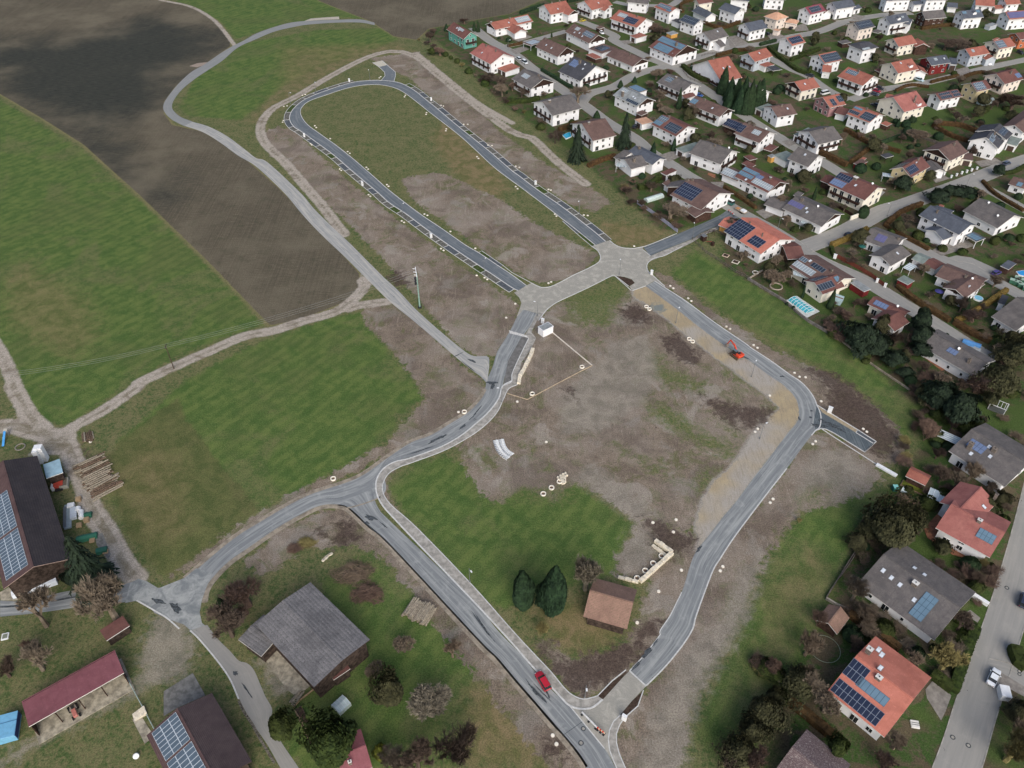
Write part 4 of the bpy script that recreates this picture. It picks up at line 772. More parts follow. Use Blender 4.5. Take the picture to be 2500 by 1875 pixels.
flatbox('panel-roofed carport','attached left of the brown skylit house','b0 1222,462 1310,495 1400,440',2.8,'gray','brown',posts=True,pv=(.1,.9,.15,.9,'pale'))
H('brown solar-roof house','with round patio and timber gable near a white car','b0 1775,252 2040,378 1888,445',4.6,28,'white','brown','pv:.55,.92,.1,.55,gray pv:.2,.35,.15,.45,pale sk:.45,.55 sk:.62,.7 sk:.3,.7',wood='B',balc='')
flatbox('small brown annex with solar panels','between two brown roofs near the top','b0 1930,525 2080,580 2180,500',2.9,'white','brown',pv=(.15,.75,.2,.8,'dark'),gd=False)
flatbox('red shed','small and low beside the dark roofed house','b0 1905,590 2010,640 2040,600',2.3,'wood','red',cat='shed',name='shed',gd=False)
H('dark roofed house','with large pale roof panel and two black chimneys','b0 1772,607 2015,712 1842,878',4.4,27,'white','dark','pv:.12,.42,.12,.5,sky ch:.42,.2,1.5 ch:.85,.05 sk:.7,.4 sk:.62,.15',balc='B')
H('pink-tiled chalet','largest house on the western street with wrapping balcony','b0 785,463 1015,582 870,692',5.6,24,'white','pink','ch:.25,.1 ch:.7,.1 sk:.35,.6',balc='E')
flatbox('red garage','below the pink-tiled chalet','b0 945,730 1035,775 1190,728',2.8,'white','red',tilt=.6)
H('gray chalet','with brown timber gable above dark bushes','b0 1235,740 1448,852 1325,972',5.0,24,'white','gray','pv:.2,.5,.25,.55,pale ch:.75,.0 ch:.9,.1',wood='B',balc='E')
H('gray-roofed white house','with black side balcony and round pond','b0 1745,1018 1432,1098 1575,1245',5.4,22,'white','gray','ch:.8,.15,1.2,w',balc='B')
H('brown-gray villa','standing between two giant conifers','b0 2115,1278 1860,1335 1992,1520',5.4,22,'white','brown','ch:.75,.1,w',balc='B')
# ---- b1
H('orange-red house with two panel fields','by the double driveway','b1 50,105 345,200 200,285',5.4,24,'white','red','pv:.12,.42,.2,.55,pale pv:.42,.85,.3,.85,blue ch:.7,.1',balc='E')
flatbox('small red-roofed garage','beside the curved western street','b1 165,385 235,415 360,385',2.8,'white','red')
H('low brown bungalow','at the curving street corner','b1 5,515 300,635 150,700',3.4,22,'white','brown','ch:.6,.1',wood='B')
H('tall white house with strip windows','and panels on a red roof','b1 500,25 668,90 592,140',6.4,20,'white','red','pv:.05,.8,.1,.7,gray pv:.7,.95,.5,.85,light')
H('navy-roofed white house','with white pergola terrace','b1 765,157 930,215 838,272',5.6,28,'white','slate','pv:.05,.95,.08,.9,dark')
flatbox('dark flat annex','left of the navy-roofed white house','b1 615,215 690,250 720,190',3.0,'white','dark',gd=False)
H('cream house','with dark red roof at the top hedge bend','b1 885,0 1045,-25 1030,28',6.0,28,'cream','redbrown','')
H('half red half gray garage','below the cream house','b1 905,65 1060,140 990,195',3.0,28,'white','slate','',cat='garage',name='garage',win=0)
H('blue-gray roofed house','with tall windows and hedge garden','b1 1195,28 1375,88 1285,150',6.0,28,'white','slate','')
H('broad gray-roofed house','at the central street bend','b1 1160,292 960,350 1035,447',5.4,27,'white','gray','sk:.35,.3',balc='B',wings=[('b1 1150,430 1090,450 1140,515',2.8,24,'white','gray','',dict(win=0))])
H('chalet with roof covered in panels','and a dark open timber front','b1 520,380 790,490 600,605',4.6,24,'white','redbrown','pv:.03,.97,.05,.42,light pv:.15,.75,.5,.95,light ch:.72,.3,1.4',wood='B')
H('dark-roofed white house','with zigzag eave near a black car','b1 1600,212 1405,252 1478,340',5.4,28,'white','slate','',balc='B')
H('peach hip-roofed villa','with arched side porch','b1 1690,105 1830,150 1735,215',5.8,26,'peach','peach','ch:.5,.0',hip=.8,wings=[('b1 1860,195 1990,215 1900,250',3.2,22,'peach','peach','',dict(hip=.7,win=0))])
flatbox('tiny peach garden hut','in front of the peach hip-roofed villa','b1 1710,325 1770,340 1800,320',2.6,'peach','peach',cat='shed',name='shed',gd=False)
H('white barn-like house','with maroon roof and panels','b1 2230,38 2060,80 2125,158',6.0,30,'white','maroon','pv:.2,.85,.15,.8,dark')
H('red-edged solar house','white with long narrow balcony by the hedge corner','b1 2005,372 1855,410 1925,495',6.0,27,'white','red','pv:.1,.92,.1,.8,blue')
H('split-level orange-roofed house','with two skylights beside tall thujas','b1 1235,607 1010,655 1128,895',3.6,28,'white','red','sk:.25,.45 sk:.55,.45 ch:.75,.0',balc='B')
H('bluish white house','with plain red roof and lawn','b1 1640,517 1445,578 1508,672',5.4,27,'gray','red','sk:.5,.3',balc='B')
flatbox('little red-roofed porch hut','beside a black pergola','b1 1550,690 1630,725 1680,675',2.8,'white','red',cat='shed',name='shed',gd=False)
flatbox('black slatted pergola','next to the little red-roofed porch hut','b1 1640,720 1715,765 1780,730',2.8,'old','dark',cat='pergola',name='pergola',posts=True)
H('gray house with white awning','opposite the street fork','b1 570,792 840,905 710,998',5.0,22,'white','gray','pv:.15,.38,.2,.6,gray ch:.4,.1,w',balc='E')
H('metal-gray chalet','with wide roof and white chimney','b1 90,935 355,1060 218,1140',5.0,24,'white','flat','pv:.05,.3,.1,.4,pale pv:.5,.95,.7,.95,dark sk:.6,.4 sk:.7,.45 ch:.3,.75,1.4,w',wood='B')
flatbox('solar-roofed garage','behind the metal-gray chalet','b1 142,940 270,1000 345,965',2.9,'white','brown',pv=(.05,.95,.05,.95,'light'))
H('long brown chalet','with a blue car parked behind it','b1 880,1035 1230,1175 1110,1253',5.0,24,'white','brown','pv:.0,.18,.3,.8,light sk:.65,.5 ch:.3,.1',wood='B',balc='E',wings=[('b1 730,1030 850,1000 790,1060',3,20,'white','redbrown','',dict(win=0))])
H('red-brown solar house','with hedge front and glazed porch','b1 525,1237 795,1365 650,1467',5.0,22,'white','redbrown','pv:.0,.3,.08,.45,gray pv:.0,.28,.5,.85,light pv:.42,.92,.25,.85,dark ch:.25,.0')
flatbox('white garage with orange roof','left of the red-brown solar house','b1 218,1290 300,1345 400,1300',2.9,'white','peach')
H('brown house with two solar fields','and terrace awning mid street','b1 1400,1320 1680,1425 1520,1528',5.2,24,'white','brown','pv:.5,.78,.2,.55,pale pv:.0,.2,.2,.8,blue ch:.2,.0 ch:.4,.0 dish:.85,.0',wood='',balc='E',wings=[('b1 1240,1280 1420,1350 1340,1420',3.2,20,'wood','brown','pv:.0,.9,.05,.9,blue',dict(win=0))])
H('white house with arched side windows','and brown hip roof','b1 1905,1118 1690,1155 1775,1265',5.2,22,'white','brown','ch:.5,.1 sk:.3,.4')
flatbox('pale flat garage','left of the arched white house','b1 1520,1165 1600,1200 1725,1145',2.9,'white','flatgreen')
H('red gabled cottage','with brown timber gable and balcony near the central lawn','b1 2150,838 1945,885 2050,982',5.0,25,'cream','red','ch:.3,.0 sk:.6,.4',wood='B',balc='B')
# ---- b2
H('navy-roofed villa','with double carport by the pale green lawn','b2 350,-10 140,22 195,100',6.0,28,'white','slate','',wings=[('b2 430,50 340,70 375,105',3.0,22,'white','slate','')])
H('crimson annex house','small roof at the left of the navy-roofed villa','b2 100,110 -60,40 30,165',3.2,28,'white','redbrown','',win=0)
H('white block house','cut by the top photo edge','b2 980,-60 700,-45 760,8',6.4,26,'white','slate','',wings=[('b2 1100,5 1000,15 1030,55',4,22,'white','slate','')])
H('white twin house','cut by the top edge beside dark carports','b2 1370,-60 1130,-50 1160,5',6.4,26,'white','slate','',wings=[('b2 1500,35 1390,25 1370,75',3,20,'white','slate','')])
H('red-roofed corner house','near the top right edge','b2 1900,-10 1690,-25 1750,60',5.6,28,'white','red','',balc='A',wings=[('b2 1985,50 1880,60 1890,100',3,22,'white','red','',dict(win=0))])
H('dark wooden house','with slate roof and pale windows','b2 1340,105 1110,125 1165,208',5.0,30,'wood','gray','')
H('white apartment villa','with dark roof and inset balconies','b2 935,140 715,180 770,265',6.2,30,'white','slate','dor:.5,.7 pv:.2,.3,.3,.5,pale',wings=[('b2 1010,210 900,190 930,262',5,24,'white','slate','',dict(win=0))],balc='E')
H('white dormer house','with slate roof and small blue panels','b2 1745,98 1525,118 1560,205',6.0,33,'white','slate','pv:.1,.28,.1,.4,light pv:.75,.95,.1,.4,light dor:.4,.6')
H('violet-panel house','large and white at the right edge','b2 2240,110 2010,128 2060,212',6.0,28,'white','red','pv:.1,.95,.1,.85,violet')
H('pale cream house','with black roof of panels','b2 550,206 375,243 432,325',6.0,28,'peach','dark','pv:.1,.9,.1,.85,dark',balc='')
flatbox('gray car shelter','right of the pale cream house','b2 560,340 640,360 680,330',2.8,'wood','gray',posts=True,cat='carport',name='carport')
H('tall white modern house','with black hip roof and slit windows','b2 570,440 400,478 472,550',7.0,18,'white','dark','pv:.5,.95,.7,.95,pale',hip=.4)
H('red-tiled cream house','with gray stone base and hedge','b2 1000,378 800,415 862,505',5.4,28,'cream','red','',balc='B',wings=[('b2 1060,410 1130,470 1020,490',4.4,24,'wood','red','',dict(win=0))])
H('dark red timber house','with white balcony and slate roof','b2 1370,592 1160,622 1218,708',5.2,26,'redwood','slate','pv:.55,.7,.2,.5,pale sk:.2,.4',balc='B')
flatbox('slate garage','right of the dark red timber house','b2 1410,690 1490,700 1500,630',3.0,'gray','slate')
H('pale blue house','with red roof beside a white van','b2 1790,492 1580,528 1650,610',5.6,28,'gray','red','pv:.65,.78,.2,.55,pale',wings=[('b2 1810,570 1880,610 1790,640',3.4,24,'gray','red','',dict(win=0))])
H('gray-green house','with mixed red and panel roof','b2 2060,405 1880,440 1980,525',5.6,26,'cream','red','pv:.5,.98,.1,.9,gray',balc='B')
H('orange house','brightly painted at the right edge','b2 2330,330 2120,358 2170,430',5.2,24,'orangew','redbrown','')
H('white house with large dark panel roof','left of the twin balcony chalet','b2 180,550 -10,590 65,690',5.6,26,'white','red','pv:.0,.95,.1,.9,dark',wings=[('b2 140,710 40,700 90,780',3.4,24,'white','red','',dict(win=0))])
H('twin balcony chalet','red-roofed with two rows of balconies','b2 312,722 590,822 445,918',5.4,23,'white','red','pv:.1,.5,.15,.5,gray ch:.45,.1',balc='E B')
flatbox('red lean-to garage','right of the twin balcony chalet','b2 570,920 630,900 655,880',3.0,'wood','red')
H('cream villa with small dormer','and red roof on a grassy bank','b2 1000,632 775,678 838,797',5.6,27,'cream','red','dor:.3,.75 sk:.6,.2',wings=[('b2 1060,700 1100,760 1010,800',3.2,22,'white','red','',dict(win=0))],balc='')
H('small pink-walled house','with solar panels on red tiles','b2 215,1013 40,1052 145,1160',4.8,26,'pinkw','red','pv:.0,.3,.15,.7,dark pv:.5,.75,.3,.9,dark')
H('white solar house','with three panel fields and shaded terrace','b2 400,1140 650,1235 565,1335',5.6,20,'white','red','pv:.0,.35,.1,.3,light pv:.0,.4,.5,.8,dark pv:.5,.98,.2,.9,dark ch:.45,.0',wings=[('b2 210,1150 330,1180 200,1230',3,20,'white','redbrown','',dict(win=0))])
H('large red-roofed villa','with glass veranda and round bushes','b2 1050,982 800,1050 885,1222',5.0,27,'cream','pink','dor:.3,.9 ch:.4,.6',wings=[('b2 730,1010 850,1040 770,1060',3.2,22,'cream','red','',dict(win=0))])
H('white solar bungalow','with twelve panels left of a yellow house','b2 1495,962 1255,1012 1312,1090',5.0,25,'white','redbrown','pv:.05,.35,.1,.4,dark pv:.05,.35,.5,.85,dark pv:.42,.9,.1,.4,dark pv:.42,.9,.5,.85,dark')
H('yellow house','with purple-brown solar roof','b2 1800,862 1640,895 1695,992',5.8,27,'yellow','redbrown','pv:.3,.95,.1,.9,gray')
H('sand-walled house','with red roof near the right edge','b2 2120,742 1915,798 2028,905',5.4,26,'peach','redbrown','pv:.0,.25,.4,.8,sky ch:.4,.3',balc='B')
H('double-chimney gray house','with two black chimneys and cream gable wing','b3 1330,245 1600,385 1545,470',4.8,22,'white','slate','ch:.2,.1,1.3',wings=[('b3 1400,350 1215,395 1300,498',4.0,20,'white','gray','ch:.6,.4,1.3',dict(win=0)),('b3 1210,290 1280,330 1140,395',3.6,18,'white','gray','',dict(win=0))])
flatbox('red-roofed small garage','at the street between two dark chalets','b3 1605,535 1665,565 1800,520',2.8,'white','redbrown')
H('sprawling dark chalet','with seven-row solar field over a timber balcony','b3 1900,600 2240,760 1960,900',4.4,20,'white','brown','pv:.02,.6,.2,.85,blue ch:.05,.1,1.2 ch:.15,.0',balc='A',wings=[('b3 1800,690 1880,620 1650,700',4,18,'wood','gray','',dict(win=0)),('b3 1980,880 2090,960 1990,1030',3.2,16,'wood','brown','',dict(win=0)),('b3 1720,590 1800,640 1620,650',3.0,16,'white','brown','',dict(win=0))])
# ---- b4 / b5
H('thatched-gray chalet','with wraparound black balcony and tall hedge','b4 1480,35 1215,95 1385,220',5.0,22,'white','gray','ch:.4,.1',balc='B E')
flatbox('green flat garage','left of the thatched-gray chalet','b4 1050,125 1140,160 1240,60',2.9,'white','flatgreen')
H('plain gray-roofed house','with black timber band on its gable','b4 40,180 385,300 237,440',4.8,24,'white','gray','ch:.5,.1 dish:.9,.0',balc='B')
flatbox('flat-roofed garage','left of the plain gray-roofed house','b3 1770,275 1860,325 2020,180',2.9,'white','flatgreen')
H('brown-gray square house','on a mown lawn','b4 1098,262 1325,352 1187,470',5.6,26,'white','gray','sk:.5,.3')
flatbox('low green-roofed annex','left of the brown-gray square house','b4 830,345 965,420 1010,320',2.9,'white','flatgreen',gd=False)
flatbox('orange wooden cube shed','beside the low green-roofed annex','b4 770,350 815,375 855,350',2.6,'ochre','flat',cat='shed',name='shed',gd=False)
flatbox('small brown garden shed','north of the four-field solar bungalow','b4 510,360 580,405 645,375',2.4,'wood','redbrown',cat='shed',name='shed',gd=False)
flatbox('red-brown lean-to shelter','below the small brown garden shed','b4 490,430 590,480 650,460',2.4,'wood','redbrown',cat='shed',name='shed',gd=False,tilt=.4)
flatbox('red-brown carport','right of the brown two-field house','b4 720,280 810,310 920,265',2.7,'wood','redbrown',posts=True,cat='carport',name='carport')
H('four-field solar bungalow','with brown roof and white awning','b4 540,465 905,640 742,742',4.4,22,'white','redbrown','pv:.0,.45,.08,.35,light pv:.0,.4,.42,.72,light pv:.42,.6,.15,.45,sky pv:.45,.98,.45,.85,pale ch:.75,.1,w sk:.3,.85',wood='B',wings=[('b4 330,480 520,560 430,625',3.0,18,'white','brown','pv:.0,.95,.05,.9,pale',dict(win=0))])
H('angular gray bungalow','with violet panel at the main street corner','b4 1070,790 1500,985 1302,1098',3.8,20,'white','gray','pv:.0,.35,.3,.62,violet ch:.2,.1,1.3 sk:.42,.4 sk:.5,.6 dish:.6,.1',wood='B',wings=[('b4 800,800 1020,880 930,955',2.8,16,'white','gray','',dict(win=0,gd=1))])
H('brown duplex','with balconies and white roof chimney','b4 1560,530 1960,700 1790,825',5.4,22,'cream','redbrown','pv:.0,.38,.05,.45,blue pv:.0,.35,.5,.9,sky ch:.42,.05,2,w sk:.55,.4 dish:.85,.0',balc='E',wings=[('b4 1400,560 1500,600 1430,660',3,18,'wood','redbrown','',dict(win=0))])
H('orange solar house','with wide roof and two dark blue panel fields','b4 497,1020 905,1262 700,1420',4.6,19,'white','orange','pv:.0,.42,.1,1.0,blue pv:.55,.85,.4,.85,blue ch:.25,.1,.5 ch:.68,.3,.5',ox=.9,wings=[('b4 300,1030 420,1075 330,1140',2.8,14,'ochre','orange','',dict(win=0))])
H('red and brown double carport','below the orange solar house','b4 1130,1330 940,1340 870,1480',3.0,16,'wood','redbrown','',cat='carport',name='carport',win=0,open_='E',wings=())
H('conservatory house','brown-roofed with glass bay and five panel fields','c1 1190,120 1720,440 1480,590',3.6,20,'cream','brown','pv:.0,.16,.15,.4,gray pv:.0,.5,.5,.85,pale pv:.28,.6,.1,.38,dark sk:.2,.15 ch:.7,.05',wings=[('c1 1620,390 1320,495 1430,658',4.2,24,'cream','redbrown','pv:.35,1.0,.25,.75,dark pv:-,.3,.9,.2,.7,dark pv:.0,.2,.1,.5,light',{})])
flatbox('gray-roofed red garden house','right of the conservatory house','c1 1800,495 1990,620 2070,575',2.6,'redwood','flat',cat='shed',name='shed',gd=False)
H('maroon bungalow with blue panels','above the dark pines','c2 175,690 640,905 520,985',3.4,20,'cream','redbrown','pv:.12,.5,.15,.75,sky dish:.7,.0',wings=[('c2 530,885 330,1008 430,1182',3.8,22,'white','redbrown','',dict(wood='B'))])
H('long dark-gray bungalow','with terracotta terrace and two-panel window','c2 940,1145 1720,1580 1420,1700',3.6,20,'white','gray','pv:.42,.58,.25,.55,sky ch:.55,.1 ch:.8,.5 dish:.55,.2')
flatbox('gray-green garden pavilion','in the garden beside the long street','c2 500,450 645,525 735,470',2.6,'redwood','flatgreen',cat='shed',name='shed',gd=False)
H('gray gabled farmhouse-style house','with blue umbrella patio','c2 1120,262 1680,480 1500,600',3.6,18,'white','brown','ch:.6,.3 dish:.75,.3',win=1,wings=[('c2 1560,400 1290,590 1398,725',4.2,20,'white','brown','dish:.6,.5',dict(wood='B')),('c2 930,175 1100,262 1020,330',2.8,14,'white','redbrown','',dict(win=0)),('c2 760,110 920,180 840,240',2.8,14,'white','flatgreen','',dict(win=0))])
H('white L-shaped house','with gray roof and brown timber verandah','c2 560,-10 285,148 400,285',4.2,20,'white','gray','sk:.4,.4',wood='',wings=[('b5 560,1135 900,1260 640,1330',3.4,20,'white','gray','pv:.3,.6,.2,.7,violet ch:.9,.1',{})])
H('blue-gray modern house','with stepped slate roofs beside a driveway','b5 1200,890 1640,1100 1470,1190',5.4,22,'white','slate','ch:.25,.3,.8 sk:.35,.8',wings=[('b5 1390,1110 1250,1165 1385,1250',3.6,22,'white','slate','',dict(win=0)),('b5 1250,900 1440,960 1340,1000',5.6,16,'white','slate','',dict(win=0))])
flatbox('small red annex roof','behind the blue-gray modern house','b5 1280,910 1330,925 1380,900',4.0,'white','red',cat='shed',name='shed',gd=False)
H('wide brown-gray bungalow','with satellite dish and glazed loggia','b5 1730,812 2110,1000 1888,1120',3.8,22,'white','gray','dish:.75,.5 dish:.3,.1')
H('brown gabled house','with crimson balcony near the white garden posts','b5 1490,190 1290,285 1470,385',5.4,24,'cream','brown','ch:.3,.2',wood='B',balc='B')
flatbox('dark double garage','right of the brown gabled house','b5 1540,390 1665,410 1720,340',2.8,'cream','brown')
H('yellow gabled house','with two panel fields and glass verandah','b5 1110,362 900,478 1008,583',5.4,30,'yellow','redbrown','pv:.5,.95,.2,.8,blue pv:-,.5,.95,.2,.9,dark ch:.25,.1 dish:.45,.3',wings=[('b5 1200,400 1300,500 1220,560',3.2,22,'white','gray','',dict(win=0))])
H('low house with white bay windows','at the right photo edge','b5 2100,580 2290,640 2230,720',3.2,20,'white','brown','pv:.4,.7,.4,.9,light')
H('gray corner bungalow','with terracotta patio at the right edge','c2 2120,690 2460,880 2070,1130',3.4,20,'white','gray','')
flatbox('gray side annex','attached left of the gray corner bungalow','c2 1860,770 1950,800 2060,700',2.8,'white','dark',gd=False)
flatbox('blue-panel carport','beside the blue-gray modern house','b5 1570,1215 1700,1285 1790,1240',3.0,'white','slate',posts=True,cat='carport',name='carport',pv=(.08,.9,.1,.75,'light'))
H('glazed-roof modern house','white with dark stepped solar roof','r1 1500,790 1190,1165 1530,1460',5.8,28,'white','dark','pv:.55,.85,.15,.4,gray pv:.1,.6,.5,.8,dark pv:.75,1,.2,.5,gray ch:.6,.3 dish:.2,.5',wings=[('r1 1560,790 1380,960 1760,1220',6.8,22,'white','dark','pv:.1,.9,.3,.7,dark',dict(win=0))])
H('big white blank-walled house','with purple roof at the right edge','n 2535,262 2478,306 2505,322',5.8,24,'white','brown','')
flatbox('flat garage with white door','below the big white blank-walled house','r1 1740,1330 2020,1400 2200,1200',3.0,'white','flatgreen')
H('long anthracite villa','with white arched arcade and five skylight panels','c4 1505,1090 2270,1560 e3 2010,455',3.8,18,'white','gray','pv:.12,.4,.25,.55,sky sk:.4,.2 sk:.28,.7 sk:.52,.45 ch:.2,.6,1.4 ch:.5,.25,1.4',ox=.9)
H('red stable shed','small and tiled beside vegetable beds','e3 840,215 1080,330 1010,412',2.6,24,'wood','red','',cat='shed',name='shed',win=0)
H('two-winged red-roofed house','with terracotta terrace and three blue panels','e3 1335,640 1985,985 1780,1272',4.2,20,'white','pink','pv:.62,.92,.25,.6,light ch:.55,.1,1.2,w',wings=[('e3 1700,435 1450,690 1745,775',4.6,24,'white','pink','sk:.4,.7 ch:.0,.8',dict(win=0))])
H('long gray-tiled bungalow','with light blue panel strip and white chimney','e4 830,12 1590,540 1340,862',3.2,18,'white','gray','pv:.62,.78,.15,.85,light sk:.12,.35 sk:.24,.38 sk:.36,.4 sk:.58,.5 ch:.48,.2,1.5,w sk:-,.35,.3 sk:-,.48,.3')
H('large orange-tiled house','with fifty dark panels in the lower right','e4 565,1003 1128,1435 845,1811',4.0,18,'white','orange','pv:.0,.3,.08,.5,blue pv:.02,.82,.62,.95,blue pv:.25,.75,.3,.52,light ch:.1,-.25,1.4,w ch:.45,.12,1.4,w sk:.2,-.4 sk:.28,-.35 sk:.38,-.1')
H('mossy wooden summerhouse','with brown tiled roof at the meadow edge','e4 415,530 292,690 378,796',2.4,32,'wood','oldtile','',cat='hut',name='hut',win=0)
H('lichen-covered brown roofed house','at the bottom right edge','e5 1295,1370 1900,1870 1600,2300',3.6,22,'white','lichen','')
# ---- farm buildings
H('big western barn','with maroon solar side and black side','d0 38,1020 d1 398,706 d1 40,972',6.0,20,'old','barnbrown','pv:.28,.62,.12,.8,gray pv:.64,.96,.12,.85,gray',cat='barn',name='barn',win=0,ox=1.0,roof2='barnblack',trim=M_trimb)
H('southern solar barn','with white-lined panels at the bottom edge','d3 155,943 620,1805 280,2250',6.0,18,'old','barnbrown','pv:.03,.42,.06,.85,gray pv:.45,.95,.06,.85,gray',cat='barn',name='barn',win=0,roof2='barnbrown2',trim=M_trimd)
H('weathered gray barn','with lichen-streaked wide roof','n 690,1466 835,1613 760,1671',6.2,7,'old','fibre','',cat='barn',name='barn',win=0,ox=.5,trim=M_trimd,wings=[('n 612,1528 668,1568 622,1591',4.2,6,'old','fibre','',dict(win=0))])
H('old tiled barn','with half-mossy roof beside two dark conifers','e0 1165,968 1592,1088 1522,1348',3.8,26,'old','oldtile','',cat='barn',name='barn',win=0,trim=M_trimd)
flatbox('long red metal open shed','with orange posts and concrete floor','d2 355,1173 1497,525 1370,228',4.2,'old','metalred',cat='shed',name='shed',posts=True,walls='back',slab=True,tilt=-.8)
flatbox('pale blue lean-to','attached to the big western barn','d0 625,1262 850,1180 790,1000',4.2,'old','bluemetal',cat='lean-to',name='lean_to',gd=False,over=.4)
flatbox('small brick-red shed','under the bare farm tree','d1 1275,1592 1555,1410 1440,1310',2.6,'old','redbrown',cat='shed',name='shed',gd=False)
flatbox('rusty side roof','attached below the weathered gray barn','d3 2040,605 2240,470 2190,320',3.0,'old','redbrown',cat='shed',name='shed',gd=False,tilt=-.4)
H('red metal hut','with small white chimney at the bottom edge','d5 -120,1540 190,1410 345,1615',2.6,16,'white','metalred','ch:.35,.5,.8,w',cat='hut',name='hut',win=0)

H('top-edge chalet','with white gables left of the tall strip-window house','b1 150,-25 380,0 300,40',5.4,24,'white','gray','')
H('wide white top-edge house','with gray-blue lower storey','b1 1260,-60 1470,-40 1400,10',6.4,26,'white','slate','',balc='B')
H('pale top-edge house','behind the wild hedge','b1 1620,-70 1850,-60 1790,-5',6.0,26,'white','slate','')
H('gray house hidden by thujas','with only its right white gable showing','b1 1440,880 1610,965 1490,1050',4.6,24,'white','gray','')
H('white far-corner house','with slate roof at the top right','b2 2150,-30 1990,-20 2040,50',5.6,28,'white','red','')
for i,(s,h_,wl,rf,sh,de,a) in enumerate((('b5 370,430 440,460 480,400',2.4,'redwood','brown','timber garden shed with brown roof','behind the brown duplex',{}),('b5 430,395 470,410 490,375',2.3,'wood','red','small red shed roof','right of the timber garden shed',{}),('b5 665,340 720,375 770,335',2.6,'old','dark','dark garden pavilion','on the lawn of the yellow gabled house',dict(posts=True)),
 ('b4 1045,775 1110,800 1165,765',2.4,'old','gray','dark garden shed','left of the brown duplex lawn',{}),('b1 560,350 615,375 640,335',2.3,'ochre','flat','orange-brown garden shed','between two western chalets',{}),('b2 200,440 255,470 290,425',2.6,'wood','gray','brown timber garden shed','below the pale cream house',{}),('b2 595,750 650,775 685,735',2.3,'wood','redbrown','dark red garden shed','left of the cream dormer villa',{}),
 ('b2 660,1330 735,1360 755,1325',2.4,'wood','red','red-roofed timber shed','right of the white solar house',{}),('b5 1960,1540 2050,1580 2100,1510',2.6,'wood','slate','blue-gray shed','near the gravel yard pool',{}),('b1 230,1215 290,1245 350,1215',2.8,'wood','brown','brown lean-to roof','below the metal-gray chalet',{}),('b5 1540,365 1570,380 1600,350',2.4,'wood','brown','brown porch roof','beside the dark double garage',{}),
 ('c4 1500,30 1600,70 1640,20',2.6,'white','flat','white garden hut','above the right pines',{}),('b0 2010,290 2050,310 2080,285',2.3,'wood','brown','tiny brown hut','at the brown solar-roof house',{}),('b2 1870,420 1900,430 1920,405',2.4,'wood','red','small red hut','behind the gray-green house',{}),('b2 1790,265 1850,285 1900,255',2.4,'gray','flat','gray garden hut','left of the violet-panel house',{}))):
    flatbox(sh,de,s,h_,wl,rf,cat='shed',name='shed',gd=False,tilt=.3,**a)
# ================= PLANTS =================
def leaf_mat(name,dark,light,alt,vary=.35):
    t=NT(name,.85,.12); g=t.geo(); n=t.noise(g,.9,3,.6); f=t.noise(g,5,2,.6); r=t.rnd()
    c=t.mix(t.ramp(n,.3,.7),srgb(*dark),srgb(*light)); c=t.mix(t.math('MULTIPLY',r,vary),c,srgb(*alt)); c=t.mix(t.ramp(f,.5,.8,0,.5),c,srgb(*light)); t.col(c); return t.m
FM=dict(spruce=leaf_mat('needles_dark_green',(28,38,32),(50,64,48),(34,44,34)),thuja=leaf_mat('needles_thuja',(26,42,32),(48,70,48),(56,66,40)),
 green=leaf_mat('leaves_green',(34,48,26),(62,76,38),(70,66,40)),yellow=leaf_mat('leaves_yellow_green',(60,70,26),(104,112,44),(90,90,40)),
 olive=leaf_mat('leaves_olive',(44,48,34),(76,78,54),(66,60,46)),hbrown=leaf_mat('hedge_brown',(58,44,30),(92,70,46),(70,60,36)),hgreen=leaf_mat('hedge_green',(30,42,22),(58,72,34),(60,62,32)),
 hgold=leaf_mat('hedge_golden',(96,80,40),(130,110,62),(100,90,50)),
 twig=leaf_mat('twigs_gray_brown',(96,88,76),(130,120,106),(104,88,74),.6),twigr=leaf_mat('twigs_reddish',(98,82,74),(126,106,94),(84,70,62),.6),twigg=leaf_mat('twigs_pale_gray',(104,100,90),(140,134,120),(120,112,92),.5),
 twigd=leaf_mat('twigs_dark',(68,60,54),(98,88,78),(84,70,62),.6),twigy=leaf_mat('twigs_yellowish',(104,98,64),(140,132,88),(110,100,70),.4),
 bark=plain('bark',(78,68,58),.9,.1,0,.25,3))
def quadcard(mb,P,n,s,asp,rr,mi=0):
    n=n.normalized(); u=n.orthogonal().normalized(); a=rr.uniform(0,6.28); w_=n.cross(u); u2=u*math.cos(a)+w_*math.sin(a); v2=n.cross(u2)
    u2*=s;v2*=s*asp; mb.face([P-u2-v2*.6,P+u2*.9-v2*.4,P+v2*1.1,P-u2*.8+v2*.5][:4],None,mi)
def egg(rr,shape):
    "point on envelope, z 0..1, radius profile"
    z=rr.random(); th=rr.uniform(0,6.283); r=shape(z); return th,z,r
